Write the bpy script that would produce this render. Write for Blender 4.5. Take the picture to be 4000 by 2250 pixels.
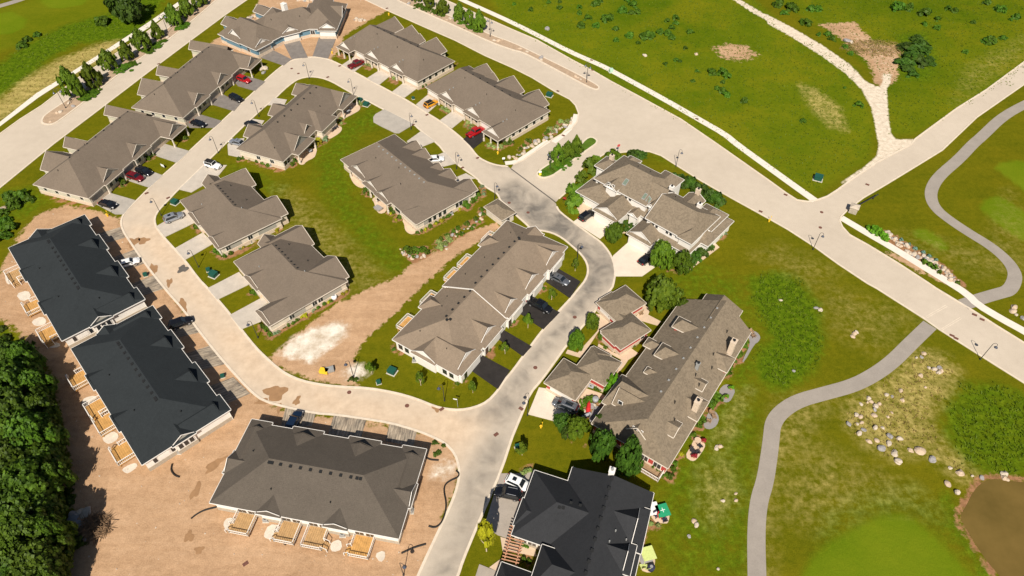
import bpy, bmesh, math, random
import numpy as np
from mathutils import Vector, Matrix
from mathutils.geometry import delaunay_2d_cdt
R=math.radians
scene=bpy.context.scene
for o in list(bpy.data.objects): bpy.data.objects.remove(o)
COL=scene.collection
# ------------------------------------------------------------------ camera, sky, sun, exposure
cam=bpy.data.cameras.new('camera'); cam.sensor_width=36; cam.lens=24.0; cam.clip_start=1; cam.clip_end=6000
camo=bpy.data.objects.new('camera',cam); COL.objects.link(camo)
camo.location=(0,0,110); camo.rotation_euler=(R(90-47.52),0,0); scene.camera=camo
SUN_EL,SUN_AZ=47.0,4.5            # sun stands behind the camera; shadows run away from it, slightly to the right
world=bpy.data.worlds.new('World'); scene.world=world; world.use_nodes=True
wn=world.node_tree.nodes; wl=world.node_tree.links
sky=wn.new('ShaderNodeTexSky'); sky.sky_type='NISHITA'; sky.sun_disc=False
sky.sun_elevation=R(SUN_EL); sky.sun_rotation=R(180+SUN_AZ); sky.air_density=1.0; sky.dust_density=1.0
wl.new(sky.outputs[0],wn['Background'].inputs[0]); wn['Background'].inputs[1].default_value=0.05
sl=bpy.data.lights.new('sun','SUN'); sl.energy=4.9; sl.angle=R(0.53); sl.color=(1.0,0.93,0.82)
so=bpy.data.objects.new('sun',sl); COL.objects.link(so)
so.rotation_euler=(R(90-SUN_EL),0,R(-SUN_AZ))
scene.view_settings.view_transform='Standard'; scene.view_settings.look='None'
scene.view_settings.exposure=0.28; scene.view_settings.gamma=1.0; scene.view_settings.use_curve_mapping=False
random.seed(7); RNG=np.random.default_rng(7)
# ------------------------------------------------------------------ surveyed layout in metres (x to the right, y away from the viewer)
BLVD_W=[(-143.4,149.5),(-141,158.3),(-138.9,165.3),(-136,172.3),(-133.7,181.4),(-131.5,188.7),(-127.8,197.6),(-122.6,212.3),(-116.5,233.6),(-113.9,242.1),(-110.4,254.4),(-89.4,254.4),(-94.4,239.7),(-99.1,227.6),(-105,210.6),(-111.7,191),(-118.5,170.3),(-124.1,153.5),(-129.2,135),(-131.3,126.6)]
WALK_W=[(-145.5,156.5),(-143.9,164),(-140.6,178.9),(-136.3,188.7),(-130.8,202.9),(-124.4,220.1),(-117.8,239.7),(-114.4,249.3),(-112.6,249.3),(-116.2,238.1),(-122.1,218.5),(-129.2,201.4),(-134.8,187.3),(-138.9,176.6),(-142.8,161.9),(-144.4,154.4)]
MED_W=[(-132.4,164.5),(-132.9,166.8),(-132,169.8),(-128.8,177.6),(-126.3,184.2),(-123.6,192.5),(-121.1,199.7),(-117.3,212.3),(-112.3,229.1),(-108.4,243.7),(-104.1,243.7),(-105.5,238.9),(-107.1,231.3),(-111.6,213.6),(-116.7,200.7),(-120.4,189.9),(-122.8,180.8),(-125.1,172.3),(-127.5,164.8),(-128.4,163.1),(-129.9,162.7),(-131.6,163.3)]
BLVD_E=[(-65.6,251.8),(-52.2,239.7),(-42.2,230.6),(-29.2,219.4),(-18.7,210.6),(-8.6,200.7),(0,193.4),(6.1,187.5),(12.7,179.7),(16.9,175.5),(18.4,172.3),(19,168.3),(18.3,164.3),(16.6,160.9),(9.1,153.9),(5.9,149.8),(3.1,146.7),(0.3,144.4),(-0.3,142.8),(10.8,129.4),(11.6,130.7),(13.4,133),(15.7,136.6),(16.3,139.4),(18.7,143.5),(22.3,146.9),(24.6,149.1),(28.7,149.7),(32.7,150.4),(36.7,150.2),(39.6,148.4),(42.9,144.3),(48.2,137.8),(54.4,131.1),(61.7,123.5),(65.4,119.5),(69.7,114),(73.5,108.2),(78.1,102.1),(79.6,100.6),(83.1,96.2),(86.3,92.2),(88.4,89.1),(92.1,84.5),(95.9,79.8),(99.2,75.8),(103,71.1),(107.9,80.3),(104.2,85.6),(100.8,90),(97.6,94.4),(95.1,97.5),(92.6,100.6),(91.4,102.4),(87.1,108.5),(82.4,114.4),(79.4,117.7),(78.6,120.5),(78.7,122.6),(79.5,124.1),(81.9,126.6),(87.3,131.1),(95.3,136.6),(105.9,144.1),(115.3,150.8),(131.7,166.3),(153.8,183.6),(167.9,194.6),(175.6,209),(160.4,196.7),(141.3,180.8),(128,170.8),(115,160),(110,155.8),(108.1,153.5),(96,145.6),(86.1,137.8),(81.9,134.2),(78.6,131.7),(75.4,130.2),(73.1,129.7),(70.6,130.3),(68.6,133),(65.4,138.2),(55.3,153.9),(47.7,165.3),(37.9,176.5),(30,185.3),(24.6,191.9),(18.8,198.2),(8.1,210.9),(0,218),(-12.9,229.8),(-22.7,238.9),(-39.7,256.1)]
MED_E=[(-43.6,242.1),(-28.2,228.3),(-17.5,219.1),(-7.3,209.6),(0,204.4),(3.2,202.9),(6.3,200),(14.7,191),(22.6,182.5),(24.9,180.7),(26,181.4),(25.9,182.8),(22.9,186.4),(16.9,192.8),(7.9,201.6),(0,209.3),(-7.4,214.3),(-16,222.9),(-23.2,229.1),(-32.8,237.4),(-38.4,242.9)]
MED_N=[(6.4,140.6),(7,141.8),(8.1,143.1),(10.1,145.1),(13.4,148.5),(18.1,152.2),(20.1,155.8),(21.8,156.9),(23.2,155.3),(22.9,153.9),(22,152.8),(16.8,147.3),(11.3,140.6),(9.2,139.2),(7.6,139),(6.5,140)]
LOOP_OUT=[(-0.3,142.8),(-1.3,143.9),(-3.2,144),(-5.5,144.9),(-7.6,146.4),(-8.9,147.7),(-10.1,149.8),(-11,151.7),(-13.4,155.8),(-16.6,160),(-20.3,164.5),(-24.2,168.3),(-28.3,172.6),(-31.2,175.5),(-35.5,179.2),(-40.1,183.3),(-44.2,187),(-48.4,190.7),(-52.8,194.6),(-57.8,198.5),(-61.5,199.9),(-65.3,199.7),(-69.6,197.9),(-72,193.4),(-74.6,186.4),(-76.1,180.3),(-79.8,169.8),(-81.6,164.3),(-85,154.4),(-87.9,145.2),(-89.9,139.8),(-91.5,135),(-92.8,130.3),(-94.1,125.9),(-94.1,123.7),(-93.5,121.6),(-92.3,119.5),(-91,117.7),(-83,108.3),(-75.8,100.5),(-69.4,94.1),(-63.6,87.5),(-56.9,80.4),(-50.1,73.8),(-47.1,71.6),(-42.6,70.3),(-36.6,68.9),(-33.3,68.7),(-27.1,67.7),(-22.6,66.9),(-17.5,65.3),(-14.5,64),(-12.1,62.7),(-10.2,60.6),(-9.3,58),(-9.2,55.8),(-9.6,53.4),(-10.5,50.5),(-12.6,45.1),(-14.6,39.9),(-16.3,34.6),(-10.3,34.6),(-8.5,39.2),(-7.9,41.5),(-6.1,46.4),(-4.1,51.6),(-1.8,57.5),(0,63.8),(0.4,64.9),(2.1,69.5),(3.4,73.3),(5.8,76.5),(8.5,80.8),(11.3,85.3),(14.4,89.5),(18.2,94.9),(21.7,100.6),(22.1,101.2),(23.1,105.4),(23,108.9),(22.2,112.1),(20.6,115.4),(17.8,118.4),(14.8,121.9),(11.8,125.5),(11,127.3),(10.8,129.4)]
LOOP_IN=[(-8.6,138.4),(-8.4,137.2),(-5.8,134.5),(-3.9,132.9),(-3.3,131.7),(-2.9,130.1),(-1.8,128.8),(0.3,126.1),(0.8,124.8),(2.8,122.2),(4.5,119.8),(5.7,119.3),(7.1,119.1),(9.4,118.4),(11.7,116.7),(13.8,114),(15.9,111.1),(17,108.2),(17,105.4),(16.2,103),(14.6,100.6),(12.9,98),(9.5,93.5),(6.2,88.7),(3.2,83.8),(0,78.4),(-1.4,76.5),(-2.7,74),(-4.6,71.5),(-7,70.2),(-9.8,69.6),(-12.6,69.9),(-14.5,70.4),(-18.4,72.2),(-22.4,73.5),(-27.8,74.6),(-33.7,74.9),(-37.2,75.4),(-41,76.3),(-44.3,77.9),(-46.6,79.6),(-49.1,81.8),(-51.8,84.3),(-55.9,88.9),(-59.3,93),(-62.9,96.9),(-66.4,100.6),(-69.2,103.3),(-74.2,109.2),(-77.6,112.7),(-81.2,116.4),(-83.7,119.1),(-85.2,121.2),(-86.2,123.7),(-86.2,126.2),(-85.1,130),(-84,134.2),(-81.4,141.8),(-79.4,148.2),(-72.9,167.8),(-70.6,173.4),(-69.4,175.7),(-67.9,180.6),(-66.1,184.7),(-64.5,187),(-61.7,188.1),(-58.2,187.5),(-54.5,185.3),(-50.2,181.4),(-46.1,177.6),(-41.2,173.9),(-37,170.3),(-31.9,166.3),(-27.4,162.8),(-25.5,160),(-20,153.5),(-17.9,149.5),(-15,145.2)]
WALK_E=[(-20.5,242.9),(-18.2,240.1),(-9.5,232),(0,222.9),(7.9,214.6),(18.7,202.9),(27.6,194.9),(30.4,191.9),(43.5,176.8),(52.9,165.1),(58.6,158.1),(60.8,153.5),(66.8,143.5),(71,136.5),(75,130)]
WALK_SE=[(79.4,123.7),(84.3,117.6),(87.2,114.2),(91.3,108.8),(95.3,103.6),(98.7,98.9),(99.4,96),(102.7,91.9),(105.7,88.7),(109.8,83.8)]
WALK_N=[(9.9,155),(8.5,153.6),(5.6,150.4),(3.1,147.5),(0.8,145.5),(-1.8,145.1)]
WALK_N2=[(18.3,167.8),(17.6,164.5),(15.4,159.5),(11.3,154.4)]
CART_N=[(157.7,178.1),(148.4,172.8),(138.7,166.3),(128.9,157.1),(124.7,153.5),(118.1,146.9),(109.8,139.8),(105.6,134.6),(103.8,130.3),(103.7,126.6),(105,123.3),(107.5,118.8),(111,113.7),(112.5,108.9),(112.2,105.1),(110.3,102.1),(108.1,99.9),(105.8,99.2),(101.2,97.7),(96.4,95.9)]
CART_S=[(87,90.3),(80.9,85.3),(75.6,80.8),(70.6,77.5),(65.8,75.1),(59.6,73.3),(54.2,71.7),(50.4,69.3),(48.2,66.8),(47.2,63.8),(45.8,60),(43.9,55.2),(41.9,51.6),(40.2,46.4),(38.6,39.2),(37.8,35.4)]
CART_NW=[(-181.4,233.9),(-179.9,235.1),(-176.3,238.5),(-173.4,242.1)]
DRIVES=[('grey',[(-103.3,129.2),(-101.3,133.2),(-93.2,130.1),(-94.1,124.9),(-96.2,124.9)]),('grey',[(-97.9,138.7),(-97.8,143.8),(-89.7,139.9),(-91.5,135),(-97.7,137.7)]),('grey',[(-95.7,149.2),(-94.8,153.9),(-86.2,150.3),(-87.9,145.2),(-94,148)]),('asph',[(-91.1,162.9),(-89.3,167.9),(-81.6,164.4),(-82.8,161.1),(-89.7,161.1)]),('asph',[(-87.2,172.8),(-85.8,178.5),(-78.6,173.1),(-79.6,169.3),(-85.5,172.1)]),('asph',[(-83.8,185),(-82.7,189.2),(-74.5,185.2),(-76.2,179.9),(-82.1,182.7)]),('asph',[(-80.1,199.8),(-77.1,204.5),(-69.3,198.2),(-71.1,194.5)]),('asph',[(-74,207.9),(-69.4,210.4),(-64.5,199.4),(-69.4,198.4)]),('asph',[(-63.5,212.3),(-57.7,211.9),(-58,198.7),(-63.2,200.3)]),('conc',[(-53,194.8),(-49.9,200),(-45.8,196.1),(-48.6,190.5)]),('conc',[(-44.2,186.9),(-40.7,192),(-37,188.8),(-39.9,183.2)]),('conc',[(-35.7,179.2),(-32.5,184.7),(-28.4,181.2),(-31.5,176.3)]),('conc',[(-27.8,172.7),(-24.9,177.8),(-21.1,173.8),(-24.1,168.2)]),('conc',[(-20.4,164.6),(-17,169.4),(-13.3,165.9),(-16.7,160.7)]),('black',[(-13.3,155.7),(-9.6,161),(-7.4,158.8),(-7.5,155.4),(-10.4,151.3)]),('conc',[(-69.9,176.3),(-65.7,175.2),(-65.9,172.4),(-70.6,172.4)]),('conc',[(-73.1,165.4),(-69.7,164.5),(-70,162.4),(-74.3,162.1)]),('conc',[(-76.9,153.2),(-76.4,155.4),(-73.1,156.2),(-71.9,147.5),(-75.4,148.6)]),('conc',[(-83.8,134.3),(-80.4,144.2),(-74.5,144.2),(-75.4,140),(-78.1,136),(-80.3,133.1)]),('conc',[(-84.7,120.5),(-79.6,126.8),(-75.9,121.9),(-81.3,116.9)]),('conc',[(-77.7,113.1),(-72.9,118.4),(-69.3,114.7),(-74.2,109.3)]),('conc',[(-66.4,100.6),(-60.9,105.5),(-57.6,101.8),(-63.4,97.2)]),('conc',[(-59.5,92.9),(-53.5,98.2),(-52.1,96.6),(-54,94.5),(-52.4,91.2),(-56,89.1)]),('grey',[(-39.3,166.3),(-38.9,167.8),(-36.7,170.3),(-27.4,162.8),(-31.1,158.5),(-32.2,158.5),(-36.7,161.9),(-38.9,163.8)]),('conc',[(-28.6,154.7),(-25.2,159.4),(-20.8,154.7),(-24,152.4),(-25.2,150.3)]),('conc',[(-22.3,146.9),(-17.9,149.9),(-14.7,144.9),(-17.9,143.6),(-22,145.9)]),('conc',[(-15.4,138.4),(-11.9,140.8),(-9.4,138.7),(-10.6,138.4),(-14.3,136.8)]),('black',[(7.4,102.6),(10.1,106.8),(15.1,102.6),(12.5,97.7)]),('black',[(1.3,93.7),(3.6,97.9),(10.1,93.7),(6.5,89)]),('black',[(-3.3,87),(-2,89.1),(4,84.6),(2.2,82.1)]),('black',[(-8.4,79),(-6.3,82.6),(-0.4,78.7),(-2.7,74.3)]),('cream',[(14.7,122.2),(17.5,124.8),(20.8,126.7),(25,121.3),(20.6,116.2)]),('cream',[(23.1,110.7),(27.5,115.6),(31.8,112.3),(32,106.9),(28.9,104.2),(22.8,104.2),(22.8,110)]),('tan',[(15.6,126.4),(17.7,131.1),(19.4,130.4),(19.3,127.1),(16.8,124.6)]),('tan',[(39.1,105.5),(47.9,113.4),(47,115.2),(38.7,107.7)]),('tan',[(25.7,118.2),(28.3,122.2),(29.2,121),(27.4,118.2)]),('cream',[(6.7,74.4),(11.7,71.7),(11.9,69.3),(7.9,67.2),(3,68.7),(5.2,74.7)]),('tan',[(11.7,71.7),(14.4,74.4),(17.1,73.3),(18.9,71.7),(18,70.9),(15.7,72.4),(13.1,70.2)]),('tan',[(17.2,93.4),(21.1,92.4),(19.8,89.7),(18.1,88.9),(14.8,83.3),(13.7,81.8),(10.8,82.9),(11.2,83.8),(13.2,83),(15.4,85.8),(17.7,88.7)]),('tan',[(17.6,85.3),(20,83.3),(21.7,82.3),(23.9,84.3),(25.4,82.8),(23.2,81.3),(22.2,79.8),(20.7,77.9),(21.5,77),(20.7,76.1),(19.5,77.9),(20.9,79.8),(21.8,81.3),(17.3,84.5)]),('tan',[(28.2,95.8),(29.5,94.9),(28.7,93),(31.2,91.1),(30.2,90.1),(25.7,91.9),(27.2,94.1)]),('taup',[(-2,56.7),(1.2,56.7),(3.9,57.3),(2.7,53.2),(0.6,47.2),(0.1,45.7),(-0.5,45.1),(-2.3,45.7),(-4.6,47.2)]),('taup',[(-5.2,41),(-2.4,39.9),(-2.5,37.3),(-6.3,37.3)]),('tan',[(-1.9,45.4),(-0.4,45),(1.4,44.5),(3.8,43.6),(3.9,42.2),(1.5,42.7),(-1.5,43.1)]),('tan',[(-1.7,41.9),(-3.6,40.5),(-2.4,39.9),(-2,40.9)]),('plank',[(-90.6,116.7),(-93.2,120.3),(-98.6,117.4),(-95.8,114)]),('plank',[(-82.9,108.3),(-87,112.6),(-92,109.3),(-88,105.1)]),('plank',[(-75.8,100.6),(-79.6,104.5),(-84.3,101.4),(-81,97.8)]),('plank',[(-64.4,88.3),(-67.1,91.3),(-73.4,89.6),(-70.2,86.3)]),('plank',[(-56.9,80.2),(-61.4,84.8),(-66.3,82.4),(-62.7,78.4)]),('plank',[(-50.1,73.3),(-54.4,77.1),(-59.3,74.5),(-55,70.5)]),('plank',[(-42.6,70.3),(-36.6,69.1),(-36.9,66.2),(-42.6,65.7)]),('plank',[(-33.2,68.7),(-27,67.6),(-27.5,63.5),(-33.6,64.5)]),('plank',[(-22.6,66.9),(-17.4,65.3),(-17.8,61.9),(-23,63.1)])]
PATIOS=[('tan',[(-48.5,169.8),(-46.5,173.9),(-45,173.1),(-43.7,171.6),(-43.7,169.8),(-45.2,168),(-46.6,166.6),(-47.3,165.7),(-49.1,167)]),('tan',[(-51.5,161.8),(-49.5,162.4),(-47.6,161.8),(-47.1,160.4),(-47.5,158.7),(-49.2,156.4),(-50,155.8),(-51.6,158.1)]),('tan',[(-58,148.8),(-55.1,151.3),(-53.1,151.9),(-52.3,151.3),(-52.2,149.1),(-52.3,147.5),(-54,146),(-54.6,144.3),(-56,144.8)]),('tan',[(-41.9,140.3),(-41.1,141.1),(-38.1,137.5),(-36.7,137.2),(-36.9,135.9),(-37.5,134.7),(-39.2,135.5),(-40.6,137.2)]),('tan',[(-34.8,130.5),(-33.8,131.7),(-30.9,128.7),(-30.5,125.8),(-32.1,125),(-33.3,126.7),(-34,129.3)]),('tan',[(-26.4,122.7),(-25.7,123.3),(-22.9,120.8),(-22.3,118.9),(-23.3,117.8),(-24.4,118.1),(-25.4,119.4),(-25.7,121.3)]),('slate',[(48.4,87.4),(49.4,88.9),(50.5,88.4),(51,87.1),(50.2,85.8),(49.3,85.3),(46.1,80.7),(45.7,80.9),(48.5,85.3)]),('slate',[(39.8,74.2),(41.2,75.5),(42.3,75.2),(42.9,74),(42.1,72.6),(41.3,71.5),(40.3,71.3),(39.3,72),(39.7,73.1)]),('slate',[(36.9,69.3),(38.1,69.5),(38.6,68),(37.8,66.3),(36.5,65.5),(35.5,65.7),(35.3,66.5),(36.1,68)]),('tan',[(33.3,63.8),(34.9,62.7),(34.7,61.7),(32.8,59.4),(31.9,59),(30.8,60),(32.1,61.9)]),('tan',[(23.5,50.9),(25.8,50.5),(26.5,49.6),(26.1,48.1),(25.6,47.6),(23.2,48.1)]),('tan',[(20.4,43.1),(22.5,42.9),(23,42),(22.5,40.1),(21.7,39.6),(20.3,40.1)]),('slate',[(14,67.2),(15.6,70.6),(16.5,70.4),(16.8,69.8),(15.1,67)]),('pale',[(-113,105.1),(-110.8,106.2),(-109.6,105.1),(-110.3,104.2),(-110.1,101.5),(-111.4,102.4)]),('pale',[(-107.6,98.9),(-105.4,100.1),(-103.6,98),(-105.1,96.6)]),('pale',[(-100.6,91.3),(-99,92.7),(-97.4,91.6),(-97.2,90.3),(-99.1,89.9)]),('pale',[(-94.6,85),(-93,85.8),(-91.7,85.3),(-91.6,84.5),(-93.6,84.2)]),('pale',[(-81.5,71.3),(-81.4,72.4),(-79.5,72.9),(-78.9,72.2),(-80.1,70.6),(-80.7,70.2)]),('pale',[(-74.6,64),(-74.1,65),(-72.3,65),(-71.4,63.6),(-72.7,62.4),(-74,63)]),('pale',[(-68.6,57.5),(-67.6,58.4),(-66.5,58.8),(-65.9,58),(-67.1,56.7),(-67.9,56.9)]),('pale',[(-48,47.7),(-47.5,48.8),(-45.6,48.4),(-45.4,46.7),(-47.2,46.5)]),('pale',[(-40.8,45.7),(-40.3,47.6),(-38.3,47.4),(-38.4,46.4),(-38.7,45.4),(-38.1,44.9),(-40.2,45.1)]),('pale',[(-29.4,44.6),(-28,45.1),(-27.4,43.4),(-28.9,42.9),(-29.5,43.6)]),('pale',[(-22.2,42.6),(-20.6,43.3),(-20.3,42),(-21,41.2)])]
POND=[(91,55.2),(88.7,55),(85.9,55.4),(83.5,55.8),(81,54.8),(78.8,53),(76.9,50.9),(74.8,48.8),(75,46.9),(75.4,43.9),(75.9,41.5),(76.9,39.2),(77.6,35.4),(83.8,35.4),(93.8,54.1)]
PUDDLES=[(-88.2,115.2,1.44,1.57,0,0),(-86,115.7,1.16,1.21,30,0),(-80.3,106.5,0.78,1.74,30,0),(-70.4,95.6,0.96,2.07,30,0),(-75.4,102.3,0.61,1.28,10,0),(-45.3,73.4,2.09,1.73,-15,0),(-40.8,71.7,0.57,1.1,-10,0),(-43.8,70.2,0.41,1.1,0,0),(-14.2,70,0.94,0.61,-30,0),(-52.5,58.4,0.79,1.94,-40,0),(-54.3,53.5,0.6,1.67,-10,0),(-47.2,71.5,1.41,0.69,0,0),(-52.9,45.5,0.73,0.95,20,0),(-50.6,43.3,0.72,0.63,0,0),(-73.8,106.5,1.16,1.16,0,1)]
LAMPS=[('s',-61.6,187),('s',-46.7,177.9),('s',-28,160.4),('s',-71.8,166.7),('s',-84.8,124.5),('s',-78.3,149.5),('s',-70.4,107.1),('s',-52,86.9),('s',-30.9,77.2),('s',-12.8,71.7),('s',-14.4,142.7),('s',-4.3,130.4),('s',14.8,109.3),('s',2.9,68.5),('s',69.3,112.7),('s',93.3,81.4),('s',42.8,143.8),('s',9.9,143.1),('s',-17.1,39.3),('d',-128.4,170.9),('d',-114.2,215.7),('d',22.5,184.8),('d',-7.2,212.9)]
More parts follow.
